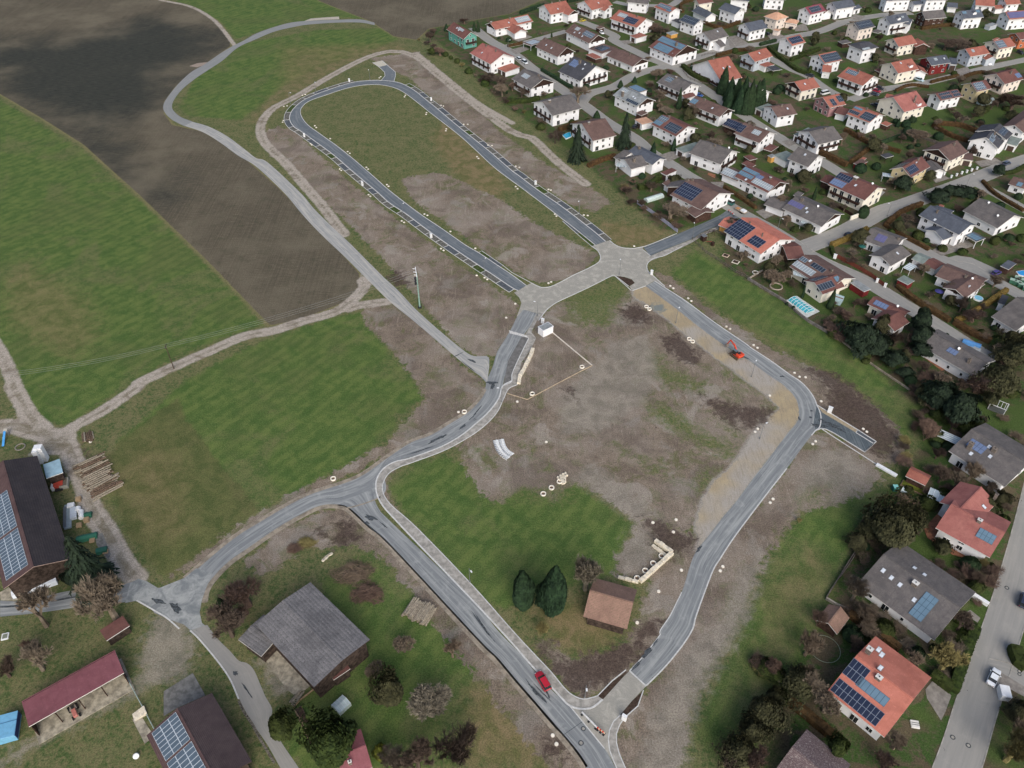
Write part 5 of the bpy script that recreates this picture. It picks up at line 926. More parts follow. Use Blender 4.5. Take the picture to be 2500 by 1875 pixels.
def crown_mesh(nm,shape,n,s,mat,seed,inner=.72,lump=.12,volume=0.0):
    rr=random.Random(seed); mb=MB(); lumps=[(rr.uniform(0,6.28),rr.random(),rr.uniform(.15,.4)) for _ in range(26)]
    def rad(th,z):
        r=shape(z)
        for a,b,c_ in lumps:
            d=min(abs(th-a),6.283-abs(th-a)); r*=1+lump*math.exp(-(d*d*2+((z-b)*5)**2)/c_)*(1 if a>3 else -1)
        return r
    # inner core
    NZ,NA=9,12
    if inner>0:
        for i in range(NZ):
            for j in range(NA):
                q=[]
                for di,dj in((0,0),(0,1),(1,1),(1,0)):
                    z=(i+di)/NZ; th=(j+dj)%NA/NA*6.283; r=rad(th,z)*inner; zz=.5+(z-.5)*(.9); q.append((r*math.cos(th),r*math.sin(th),zz))
                mb.face(q)
    for k in range(n):
        z=rr.random(); th=rr.uniform(0,6.283); r0=rad(th,z); 
        if rr.random()>(.25+r0*1.4): continue
        r=r0*(rr.uniform(.88,1.06) if rr.random()>volume else rr.uniform(.4,1)); P=Vector((r*math.cos(th),r*math.sin(th),z)); nn_=Vector((math.cos(th),math.sin(th),rr.uniform(.1,1.0)))
        nn_+=Vector((rr.uniform(-.6,.6),rr.uniform(-.6,.6),rr.uniform(-.4,.6))); quadcard(mb,P,nn_,s*rr.uniform(.6,1.4),rr.uniform(.6,1.3),rr)
    return mb.mesh(nm,mat)
def spruce_mesh(nm,mat,seed,tiers=16,per=11):
    rr=random.Random(seed); mb=MB()
    for t_ in range(tiers):
        z=.06+.9*t_/tiers; R0=(1-z)**.85*1.0+.03
        for k in range(per if t_<tiers*.7 else 7):
            th=rr.uniform(0,6.283); L_=R0*rr.uniform(.78,1.08); d=Vector((math.cos(th),math.sin(th),0)); sd=Vector((-d.y,d.x,0))
            for j in range(7):
                u=(j+.6)/7; P=d*L_*u+Vector((0,0,z-.16*u*u*R0+.02)); wd=.17*(1-u*.55)*R0+.02
                a=P-sd*wd-d*.02; b=P+sd*wd-d*.02; c_=P+d*L_*.16+Vector((0,0,-.03)); mb.face([a,b,c_])
                if j%2==0: mb.face([P+Vector((0,0,.01)),P+sd*wd*.9+d*.05-Vector((0,0,.06)),P-sd*wd*.2+d*L_*.1-Vector((0,0,.05))])
    for k in range(8):
        a=k/8*6.283;b=(k+1)/8*6.283; mb.face([(.45*math.cos(a),.45*math.sin(a),.08),(.45*math.cos(b),.45*math.sin(b),.08),(0,0,.95)])
    return mb.mesh(nm,mat)
def bare_mesh(nm,mat,seed,trunk=.25,spread=1.0,twigs=5,depth=4,thick=.028,up=.35,stems=1,weep=0):
    rr=random.Random(seed); mb=MB()
    def rec(p,d,l,r,k):
        q=p+d*l; mb.tube(p,q,r,r*.62,3 if k>1 else 5,0,False)
        if k>=depth-1:
            for _ in range(twigs):
                dd=(d+Vector((rr.uniform(-1,1),rr.uniform(-1,1),rr.uniform(-.5,.8)-weep))*.95).normalized(); s=p.lerp(q,rr.uniform(.2,1)); e=s+dd*l*rr.uniform(.7,1.5); o_=dd.orthogonal().normalized()*.003
                mb.face([s-o_,s+o_,e]); 
                for _ in range(4):
                    m_=s.lerp(e,rr.uniform(.2,.8)); d3=(dd+Vector((rr.uniform(-1,1),rr.uniform(-1,1),rr.uniform(-.6,.8)-weep))).normalized(); o3=d3.orthogonal().normalized()*.0024; mb.face([m_-o3,m_+o3,m_+d3*l*rr.uniform(.4,.8)])
        if k>=depth: return
        nb=rr.choice([3,3,4]) if k else rr.choice([4,5])
        for i in range(nb):
            a=rr.uniform(0,6.283); t_=Vector((math.cos(a),math.sin(a),0))*spread; dd=(d*.8+t_*rr.uniform(.5,1.0)+Vector((0,0,up-weep*k*.4))).normalized()
            rec(p.lerp(q,rr.uniform(.55,1)),dd,l*rr.uniform(.62,.85),r*.55,k+1)
    for s in range(stems):
        a=rr.uniform(0,6.283); d0=Vector((math.cos(a)*(.5 if stems>1 else .05),math.sin(a)*(.5 if stems>1 else .05),1)).normalized(); rec(Vector((0,0,0)),d0,trunk,thick*(1 if stems==1 else .5),0)
    V_=np.array(mb.v); m=np.percentile(np.hypot(V_[:,0],V_[:,1]),93); hz=V_[:,2].max(); mb.v=[(v[0]/m,v[1]/m,max(0,v[2])/hz) for v in mb.v]
    return mb.mesh(nm,mat)
cone=lambda z:(max(0,1-z)**.62)*(min(1,z*7+.35))
tearx=lambda z:0
eggs=lambda z:math.sqrt(max(0,1-((z-.38)/.62)**2)) if z>.38 else .55+.45*math.sqrt(max(0,1-((.38-z)/.38)**2))
ball=lambda z:math.sqrt(max(0,1-(2*z-1)**2))*.95+.05
tear=lambda z:(math.sin(min(1,z/.35)*math.pi/2)*.35+.65 if z<.35 else 1-((z-.35)/.65)**2.3*.95)
PM={}
def pm(k,fn,*a,**kw):
    PM[k]=[fn(k+'_mesh',*a[:-1] if False else a[0:],**kw)] if False else None
VAR={
 'thuja':[crown_mesh('thuja_crown',cone,3600,.085,FM['thuja'],i) for i in(1,2)],
 'egg':[crown_mesh('cypress_crown',tear,7000,.075,FM['thuja'],i+9,lump=.28,inner=.66) for i in(1,2)],
 'ball':[crown_mesh('round_crown',ball,2200,.11,FM['green'],i+19) for i in(1,2,3)],
 'balld':[crown_mesh('round_dark_crown',ball,2600,.09,FM['thuja'],i+29,lump=.05) for i in(1,)],
 'tree':[crown_mesh('broad_crown',ball,6500,.07,FM['olive'],i+39,inner=.3,lump=.75,volume=.6) for i in(1,2,3)],
 'treeg':[crown_mesh('broad_green_crown',ball,5200,.085,FM['green'],i+49,inner=.5,lump=.5,volume=.4) for i in(1,2)],
 'pine':[crown_mesh('pine_crown',ball,5200,.085,FM['spruce'],i+59,inner=.5,lump=.55,volume=.35) for i in(1,2)],
 'yellow':[crown_mesh('yellow_crown',ball,2200,.12,FM['yellow'],70,lump=.4)],
 'spruce':[spruce_mesh('spruce_crown',FM['spruce'],80,24,17),spruce_mesh('spruce_crown',FM['spruce'],81,20,15)],
 'bare':[bare_mesh('bare_crown',FM['twig'],i+90,.13,1.25,8,4,up=.22) for i in(1,2)],
 'barep':[bare_mesh('pale_bare_crown',FM['twigg'],101,.1,1.3,7,4,up=.25),bare_mesh('pale_bare_crown',FM['twigg'],102,.1,1.4,7,4,up=.12)],
 'barer':[bare_mesh('reddish_bare_crown',FM['twigr'],i+110,.12,1.2,7,4,up=.25) for i in(1,2)],
 'bared':[bare_mesh('dark_bare_crown',FM['twigd'],i+115,.12,1.2,7,4,up=.25) for i in(1,2)],
 'barey':[bare_mesh('yellowish_bare_crown',FM['twigy'],121,.1,1.3,7,4,up=.2)],
 'weep':[bare_mesh('weeping_crown',FM['twigd'],131,.3,.9,7,4,weep=.8,up=.2)],
 'shrub':[bare_mesh('shrub_mesh',FM['twig'],i+140,.34,.9,6,3,stems=5) for i in(1,2)],
 'shrubr':[bare_mesh('red_shrub_mesh',FM['twigr'],i+150,.34,.9,6,3,stems=5) for i in(1,2)],
 'shrubd':[bare_mesh('dark_shrub_mesh',FM['twigd'],i+160,.34,.9,6,3,stems=5) for i in(1,2)],
 'shruby':[bare_mesh('straw_shrub_mesh',FM['twigy'],171,.34,.9,6,3,stems=5)],
}
KIND={'thuja':('conifer','slim dark conifer','conifer',1),'egg':('conifer','dense dark teardrop conifer','conifer',1),'ball':('bush','round green bush','bush',0),'balld':('bush','dark clipped ball bush','bush',0),'tree':('tree','olive-gray broad tree','tree',1),
 'treeg':('tree','green broad tree','tree',1),'pine':('pine_tree','dark pine','pine tree',1),'yellow':('bush','yellow-green bush','bush',0),'spruce':('spruce_tree','tall dark spruce','spruce',1),'bare':('bare_tree','leafless gray-brown tree','tree',1),'barep':('bare_tree','leafless pale gray tree','tree',1),
 'barer':('bare_tree','leafless reddish tree','tree',1),'bared':('bare_tree','leafless dark tree','tree',1),'barey':('bare_tree','leafless straw-coloured tree','tree',1),'weep':('weeping_tree','weeping leafless tree','tree',1),
 'shrub':('shrub','bare brown shrub','shrub',0),'shrubr':('shrub','bare reddish shrub','shrub',0),'shrubd':('shrub','bare dark shrub','shrub',0),'shruby':('shrub','bare straw-coloured shrub','shrub',0)}
mb=MB(); mb.tube((0,0,0),(0,0,.6),.06,.03,6); TRUNK=mb.mesh('trunk_mesh',FM['bark'])
AUTO=[]  # (obj, look, pixel, group)
def auto(o,look,p=None,group=None):
    AUTO.append((o,look,p if p else PX(o.location),group)); return o
prr=random.Random(5)
def tree_at(kind,P,h,r,look=None,group=None,exact=None):
    nm,lk,cat,tr=KIND[kind]; me=prr.choice(VAR[kind]); rz=prr.uniform(0,6.28)
    if tr:
        root=empty(nm,P,0); c=bpy.data.objects.new('crown',me); C.objects.link(c); c.parent=root; z0=0 if kind in('thuja','egg','spruce','bare','barep','barer','bared','barey','weep') else h*.22
        c.location=(0,0,z0); c.rotation_euler=(0,0,rz); c.scale=(r,r,h-z0)
        if not kind.startswith('bare') and kind!='weep':
            t_=bpy.data.objects.new('trunk',TRUNK); C.objects.link(t_); t_.parent=root; t_.scale=(h*.35,h*.35,h)
    else:
        root=bpy.data.objects.new(nm,me); C.objects.link(root); root.location=P; root.rotation_euler=(0,0,rz); root.scale=(r,r,h)
        if kind in('ball','balld','yellow'): root.location.z=-h*.08
    root['category']=cat
    auto(root,look or lk,group=group or {'tree':'trees of the settlement','conifer':'conifers of the settlement','shrub':'bare garden shrubs','bush':'garden bushes'}.get(cat,cat+'s of the settlement'))
    if exact: AUTO.pop(); root['label']=exact
    return root
def T(kind,spec,wpx,look=None,exact=None,hmax=30):
    "spec: 'tile bx,by tx,ty' base and top in tile px; wpx width in tile px"
    s=spec.split(); sc=TILES[s[0]][2]; b,t_=L(spec); P=G(b); h=.5
    for _ in range(400):
        if PX((P.x,P.y,h))[1]<=t_[1]: break
        h+=.1
    h=min(h,hmax)
    d=(Vector((P.x,P.y,h/2))-Vector((0,0,CAM_H))); fw=P.y*math.cos(PITCH)+(CAM_H-h/2)*math.sin(PITCH); r=wpx*sc/2*fw/F
    return tree_at(kind,P,h,max(.4,r),look,exact=exact)
T('spruce','b3 700,415 725,-10',235,exact='giant dark spruce left of the brown-gray villa'); T('spruce','b1 100,1600 110,1190',205,exact='giant dark spruce between the brown-gray villa and the red-brown solar house')
for b in ('1165,1010 1215,735','1235,1090 1265,850','1305,1130 1320,860','1370,1190 1375,850','1440,1225 1445,885','1510,1190 1505,895','1565,1110 1578,865','1225,1170 1240,940','1330,1215 1340,950','1400,1225 1400,960'):
    T('thuja','b1 '+b,140,'tall dark thuja of the row')
for s,w_ in (('b0 700,335 700,235',48),('b0 740,345 735,232',48),('b0 400,335 400,262',60),('b0 1535,400 1535,350',24),('b1 690,1175 700,960',62),('b1 640,1605 640,1490',56),('b1 828,745 828,680',34),('b1 65,945 70,870',70),('b1 215,895 220,830',56),('b4 1262,835 1290,700',46),('c1 1150,705 1160,520',40),('b2 820,1005 825,975',24),('b2 840,1370 840,1280',50),('c2 1400,880 1480,715',120),('d4 430,1290 410,1160',150),('b0 2022,1280 2022,1200',84),('b0 1050,1010 1052,985',24),('b1 415,1655 420,1550',74)): T('thuja',s,w_)
T('thuja','c1 1520,840 1550,600',105)
for s,w_ in (('c1 1030,855 1030,812',46),('c1 945,800 945,765',44),('b4 1790,1020 1790,895',104),('b0 1070,450 1070,405',60),('b0 965,420 965,398',40),('b2 500,1040 500,1000',56),('b2 820,1330 820,1280',60),('b2 1000,1320 1000,1260',80),('b2 930,1370 930,1290',90),('b4 580,810 580,765',60),('b4 1120,600 1150,540',110),('b5 440,530 450,440',120),('b5 610,500 610,430',90),('b5 1140,390 1140,340',80),('b5 2140,820 2140,760',80),('c2 1170,1205 1150,1185',50),('c4 1110,400 1110,330',110),('b3 1400,600 1400,540',70),('b3 1300,660 1300,615',60),('b4 1310,950 1310,900',10)): T('balld',s,w_)
for s,w_ in (('b3 1525,325 1525,215',60),('b3 1740,300 1740,180',56)): T('thuja',s,w_)
for s,w_ in (('b5 880,725 930,580',135),('b5 1930,565 1930,460',95),('b5 1290,870 1290,740',190),('b5 1375,780 1390,680',110),('b5 1600,785 1600,700',130),('b5 1480,765 1470,700',150),('b5 1690,805 1700,725',80),('c2 790,1180 850,905',210),('c2 770,1350 760,1110',230),('c2 770,1500 740,1330',220),('c1 1930,1390 1950,1090',360),('c1 2100,1480 2120,1230',260),('c4 600,380 620,270',160),('c4 880,460 900,400',90),('c4 420,250 380,70',240),('c4 1000,820 900,520',360),('c4 1230,980 1260,640',360),('d1 900,930 860,780',150)): T('pine',s,w_)
for s,w_ in (('c4 1860,560 1800,270',330),('c4 800,700 760,520',200),('e3 560,1130 480,790',460),('e3 330,1000 330,880',180),('e3 860,820 860,700',200),('d5 490,980 480,730',260),('e5 860,1000 850,780',380),('e5 700,1250 720,1060',330),('e5 560,1560 560,1360',360),('e5 1010,760 1010,640',200),('e5 1400,600 1400,400',330),('c2 2150,1600 2100,1340',330),('c2 1960,1560 1960,1400',260)): T('tree',s,w_)
for s,w_ in (('d3 2060,1560 2110,1260',470),('d3 1440,1320 1440,1070',240),('e5 1830,1540 1800,1290',200),('c4 1700,480 1650,330',150),('b0 250,600 250,520',60)): T('treeg',s,w_)
T('egg','e0 500,1110 488,800',205,exact='smaller dense teardrop conifer of the pair by the old tiled barn'); T('egg','e0 812,1125 800,755',232,exact='larger dense teardrop conifer beside the old tiled barn')
T('spruce','d1 1170,960 860,300',680,exact='huge spruce in front of the big western barn')
T('barep','e0 1120,960 1090,660',270,exact='rounded pale leafless tree behind the old tiled barn')
T('bare','d1 560,1420 560,1020',360,exact='roadside leafless tree below the big western barn'); T('bare','d1 1400,1340 1420,860',520,exact='large leafless farm tree by the western crossroads')
T('barep','d5 900,1080 960,850',400,exact='spreading pale leafless tree on the orchard grass')
T('weep','b0 1570,1550 1590,1410',170,exact='weeping leafless tree beside the small turquoise pool')
for k,s,w_ in (('bare','d5 610,400 610,250',200),('bare','d5 290,680 290,540',180),('bared','d5 1150,1560 1190,1230',470),('bared','d5 760,1650 800,1440',330),('bare','d5 500,1659 480,1500',260),('bare','d5 1130,460 1130,330',170),('barer','d4 700,1230 690,960',370),('bared','d4 520,1560 500,1270',370),('barer','d4 620,1400 620,1280',180),
  ('bare','b0 1815,1110 1820,925',190),('bared','b0 225,455 225,340',90),('barer','b0 330,600 330,510',130),('bared','b0 270,360 270,310',90),('barer','b0 590,250 590,190',90),('bared','b0 850,900 850,790',170),('bared','b0 960,960 960,830',170),('bare','b0 1000,1040 990,900',150),('barer','b0 1110,980 1110,880',80),('bared','b0 1210,1050 1210,960',130),
  ('bare','b5 1030,210 1040,60',200),('bared','b2 1480,560 1500,430',220),('bared','b2 1350,540 1350,430',200),('bare','b2 1200,560 1200,470',120),('bare','c2 1790,560 1780,400',170),('barer','c2 1500,1020 1500,860',280),('bare','c2 1900,1500 1920,1350',240),('barer','c4 1560,600 1480,340',380),('bare','c4 1750,620 1750,500',260),('barer','c4 930,1130 930,1000',260),
  ('bare','e4 520,460 500,280',220),('barey','e4 1380,1160 1370,940',280),('bare','e4 60,1000 60,820',230),('bare','e4 70,1290 70,1130',190),('bare','e4 240,1560 240,1400',220),('bare','e4 640,800 640,700',170),('barey','e6 1960,1560 1960,1240',380),('bare','e6 440,1400 440,1250',250),('barer','e6 300,1659 300,1520',280),
  ('bare','c1 750,520 750,330',260),('barer','c1 1740,1000 1740,900',190),('barer','c1 1560,1180 1560,1060',260),('bare','c1 330,190 330,90',160),('bare','c1 1980,1350 1980,1250',200),('barer','b1 1030,1010 1030,1008',10),('bare','b1 480,1100 480,960',150),('bare','b1 560,1230 560,1160',150),('bare','b1 360,650 350,610',60),('barer','b1 430,340 430,260',160),('bared','b1 500,370 520,300',150),
  ('bare','b1 850,1270 820,1130',160),('bare','b1 450,860 450,740',150),('barer','b1 610,800 600,750',90),('bare','b3 1700,1050 1680,880',260),('barer','b3 1750,980 1750,860',140),('bare','b3 1500,740 1500,640',120),('bare','b4 990,740 990,620',110),('bare','b4 1590,960 1590,880',60),('bare','b4 150,300 150,160',160),('barer','b2 2060,1180 2060,1000',260),('bared','b2 2130,900 2100,780',150),
  ('bare','d2 520,480 520,180',330),('barer','d2 420,300 420,150',180),('bared','d2 120,560 120,380',260),('bare','e3 700,1080 640,1000',150),('bared','e5 1300,1659 1300,1659',10),('bare','e5 1440,620 1440,370',320),('barer','e5 1000,380 1010,200',200),('bared','e5 420,1659 420,1480',300),('barer','e5 750,1659 780,1400',300)):
    if w_>20: T(k,s,w_)
for k,s,w_ in (('yellow','d5 360,1560 360,1430',120),('yellow','d5 330,1500 330,1490',10),('ball','b3 1300,250 1290,215',70),('ball','b2 1450,810 1435,765',60),('ball','b4 1440,1290 1440,1290',10),('shrubr','b1 115,810 115,760',60),('shrubr','b1 260,790 260,750',60),('shrubr','b3 1300,665 1300,610',70),('shruby','e0 680,1400 690,1280',130),('shruby','e2 1100,1000 1100,960',60),
   ('shrubr','e3 760,180 760,90',200),('shrubr','c4 850,1250 850,1000',240),('shrubd','c4 1250,1250 1250,1130',200),('shrubr','e3 1380,260 1370,200',90),('shrubd','e3 800,760 820,690',160),('shrubr','e3 1500,1500 1500,1400',180),('shruby','e3 1700,1400 1700,1300',130),('shrubr','e3 1830,1500 1830,1380',160),('shrubr','e4 170,720 150,560',130),('shrubd','e4 1700,320 1690,200',150),('shrubr','e4 1850,330 1850,230',150)):
    if w_>20: T(k,s,w_)
# ---- scattered garden shrubs, kept clear of houses, streets and each other
STREETS=[o for o in bpy.data.objects if o.name.split('.')[0] in('street','connector_road','driveway','yard_paving','terrace')]
occ=[]
for o in STREETS: 
    v=np.empty(len(o.data.vertices)*3); o.data.vertices.foreach_get('co',v); v=v.reshape(-1,3)[:,:2]; occ.append(v)
    if len(v)>=4 and len(v)%4==0: q=v.reshape(-1,4,2); occ.append(q.mean(1)); occ.append((q[:,0]+q[:,3])*.25+(q.mean(1))*.5); occ.append((q[:,1]*.3+q[:,2]*.7)); occ.append((q[:,1]*.7+q[:,2]*.3))
occ=np.vstack(occ)
hs=[(s,f,r_) for s,(p,r_,f) in HOUSES.items()]
def clear(P,r):
    if np.min(np.hypot(occ[:,0]-P.x,occ[:,1]-P.y))<r+1.6: return False
    for s,f,ro in hs:
        m=ro.matrix_basis.inverted()@P if f else Matrix.Translation(-Vector(ro.location))@P
        if f:
            if abs(m.x)<f.l/2+r and abs(m.y)<f.hw+r: return False
        elif m.length<4.5+r: return False
    return True
gpoly=[(p.x,p.y) for p in GL('w 1060,60 1200,40 1350,0 1600,-30 2300,-30 2300,1659 2000,1640 2030,1500 1800,1400 1850,1150 2010,1010 2010,900 1900,780 1750,680 1560,540 1500,470 1400,380 1230,300 1100,180')]
def inside(P,poly):
    c_=False; n=len(poly)
    for i in range(n):
        a=poly[i];b=poly[(i+1)%n]
        if (a[1]>P.y)!=(b[1]>P.y) and P.x<(b[0]-a[0])*(P.y-a[1])/(b[1]-a[1])+a[0]: c_=not c_
    return c_
placed=[]; tries=0; sr=random.Random(21)
while len(placed)<470 and tries<26000:
    tries+=1; u=1050+sr.random()*1170; v=sr.random()**.8*1640; P=G((u*1.1302,v*1.1302))
    if not inside(P,gpoly): continue
    k=sr.choice(['shrub','shrub','shrubr','shrubd','shrubd','ball','ball','shrub','bare','bared','balld','tree'])
    h=sr.uniform(1.4,3.2); r=h*sr.uniform(.5,.8)
    if k in('bare','bared','tree'): h=sr.uniform(3.5,6); r=h*.38
    if not clear(P,r*.45): continue
    if any((P-q).length<(r+rq)*.6 for q,rq in placed): continue
    placed.append((P,r)); tree_at(k,P,h,r)
# rows of wild shrubs on the settlement's western bank
for s,n_ in (('b0 100,450 300,570 620,780 860,960 1100,1150 1350,1260 1500,1480',22),('b3 1200,720 1300,850 1500,960 1650,1080 1760,1130',12),('c1 1500,1050 1700,1250 1900,1450 2100,1600',9),('c4 1000,950 700,1000 560,1250 520,1450 620,1600',10),('e5 700,300 950,450 1000,650',6)):
    A,_=resample(GL(s),n_)
    for a in A:
        P=Vector((a[0]+sr.uniform(-2,2),a[1]+sr.uniform(-2,2),0)); 
        if not clear(P,.6): continue
        h=sr.uniform(1.4,3.2); tree_at(sr.choice(['shrub','shrubr','shrubd','shrubd','shruby','ball']),P,h,h*sr.uniform(.55,.8))
# ---- hedges
def hedge(spec,w_,h,kind,look):
    P=[Vector((p.x,p.y,0)) for p in GL(spec)]; rr=random.Random(len(spec)+int(P[0].x)); mb=MB()
    pts,tot=resample(P,max(3,int(plen(P)/1.0)),len(P)>2); T_=np.gradient(pts,axis=0); T_/=np.linalg.norm(T_,axis=1)[:,None]; N_=np.c_[-T_[:,1],T_[:,0]]
    prof=[(-.5,0),(-.52,.5),(-.47,.93),(0,1.0),(.47,.93),(.52,.5),(.5,0)]
    rows=[[Vector((pts[i][0]+N_[i][0]*a*w_*rr.uniform(.88,1.12),pts[i][1]+N_[i][1]*a*w_*rr.uniform(.88,1.12),b*h*rr.uniform(.93,1.06))) for a,b in prof] for i in range(len(pts))]
    for i in range(len(pts)-1):
        for j in range(len(prof)-1): mb.face([rows[i][j],rows[i+1][j],rows[i+1][j+1],rows[i][j+1]])
    mb.face(rows[0]); mb.face(rows[-1][::-1])
    for _ in range(int(tot*26)):
        i=rr.randrange(len(pts)-1); j=rr.randrange(len(prof)-1); a=rows[i][j].lerp(rows[i+1][j],rr.random()).lerp(rows[i][j+1].lerp(rows[i+1][j+1],rr.random()),rr.random())
        nn_=Vector((rr.uniform(-1,1),rr.uniform(-1,1),rr.uniform(-.2,1))); quadcard(mb,a,nn_,rr.uniform(.12,.26),1,rr)
    c_=sum((Vector((p[0],p[1],0)) for p in pts),Vector())/len(pts)
    mb.v=[(v[0]-c_.x,v[1]-c_.y,v[2]) for v in mb.v]; o=mb.build('hedge',FM[kind]); o.location=(c_.x,c_.y,0); o['category']='hedge'; auto(o,look,group='garden hedges'); return o
for s,w_,h,k,l in (('b4 1110,205 1350,340 1620,475',1.8,2.2,'hbrown','tall brown clipped hedge'),('b4 1600,90 1880,245',1.4,1.9,'hbrown','brown clipped hedge'),('b4 1900,260 1660,445',1.4,1.9,'hbrown','brown clipped hedge'),('b4 1920,240 2200,330',1.2,1.7,'hbrown','brown clipped hedge'),
 ('b5 640,245 960,125',1.2,1.8,'thuja','dark green straight hedge'),('b5 1230,20 1500,40 1700,110',1.4,2,'hbrown','dark brown hedge'),('b5 1220,40 1420,150 1600,210',1.4,1.8,'hbrown','dark brown hedge'),
 ('b1 735,725 860,830 1030,895',2.0,1.9,'hgreen','dark green boxy hedge'),('b1 1570,495 1740,450',1.6,1.7,'thuja','dark green hedge'),('b1 1660,520 1800,640 1960,760 2090,810',2.0,1.7,'hgreen','green clipped hedge'),('b1 1900,660 2212,545',1.6,1.6,'hgreen','green clipped hedge'),('b1 2100,790 2120,740',1.4,1.5,'hgreen','short green hedge'),
 ('b1 1100,615 1300,560 1480,545',1.6,1.6,'hbrown','red-brown hedge'),('b1 960,255 1150,310 1350,250',1.8,1.7,'hbrown','red-brown hedge'),('b1 850,10 740,40 710,90 740,140',1.4,1.6,'hbrown','curved red-brown hedge'),
 ('b4 300,700 450,800 640,930',1.4,1.2,'hbrown','low brown hedge'),('b4 1450,1340 1640,1260 1840,1165',1.6,1.8,'hgold','golden-brown hedge'),('b4 1450,1360 1480,1440',1.2,1.4,'hgreen','dark low hedge'),
 ('c2 1260,1055 1500,1200 1880,1375',1.5,2.0,'hbrown','long brown hedge'),('c2 1290,1035 1600,870 1960,625',1.5,1.7,'hgold','long orange-brown hedge'),('e4 1715,760 1600,1060 1500,1360',2.2,2.0,'hgreen','thick green street hedge'),('e4 1290,1200 1490,1350',2.0,2.0,'hgreen','thick green hedge'),('e4 1530,650 1720,760',1.8,1.9,'hgreen','short thick green hedge'),
 ('e4 480,610 730,770 980,960',1.6,1.6,'hbrown','brown dividing hedge'),('e5 1140,700 1500,970 1850,1260',1.8,1.7,'hbrown','brown dividing hedge'),('b0 1425,765 1600,870 1760,965',1.4,1.6,'thuja','dark street hedge'),('b0 1060,510 1225,475',1.2,1.4,'hbrown','short brown hedge'),('b0 1200,155 1330,110 1450,70',1.8,2.0,'thuja','dark field-edge hedge'),('b0 1700,30 1850,0',1.6,1.8,'thuja','dark field-edge hedge'),
 ('b0 1050,1110 1250,1110 1400,1080',1.8,2.2,'hgreen','tall dark green hedge'),('b0 1610,1420 1800,1350',1.6,2,'hbrown','brown pool hedge'),('b3 820,480 960,420 1110,370',1.6,1.8,'hbrown','brown garden hedge'),('b3 1360,720 1480,690 1600,600',2,2.2,'hgreen','dense green hedge'),('b5 720,1110 880,980 1100,890',1.6,1.7,'hbrown','red-brown roadside hedge'),('b5 700,1110 900,1230 1180,1380',1.2,1.4,'hbrown','brown lane hedge'),
 ('b5 1760,640 1900,780 2200,960',1.2,1.3,'hbrown','low brown hedge'),('b5 1980,560 2100,540 2212,480',1.4,1.5,'hgreen','dark green hedge'),('c2 500,560 700,720 950,880 1200,1030',1.8,1.5,'hbrown','loose brown street hedge'),('b2 820,990 980,930 1180,950',1.2,1.3,'hbrown','brown street hedge'),('b2 1560,840 1680,800 1780,790',1.4,1.4,'hbrown','brown front hedge'),('b2 1200,900 1350,860 1500,830',1.2,1.4,'hbrown','brown verge hedge'),
 ('b2 1100,320 1300,290 1450,280',1.6,1.7,'hbrown','wild brown hedge'),('b1 2000,590 2212,530',1.2,1.2,'hgreen','green hedge'),('c1 1700,1280 1900,1200 2000,1180',1.6,1.5,'hbrown','brown garden hedge'),('e6 2060,60 2110,250 2212,310',2.4,2.2,'hgreen','dark corner hedge')):
    hedge(s,w_,h,k,l)
# brush piles and stalks heaps
# ================= PROPS =================
def M_(rgb,rough=.6,name=None,spec=.4,var=.06): return plain(name or 'paint_%d_%d_%d'%rgb,rgb,rough,spec,0,var)
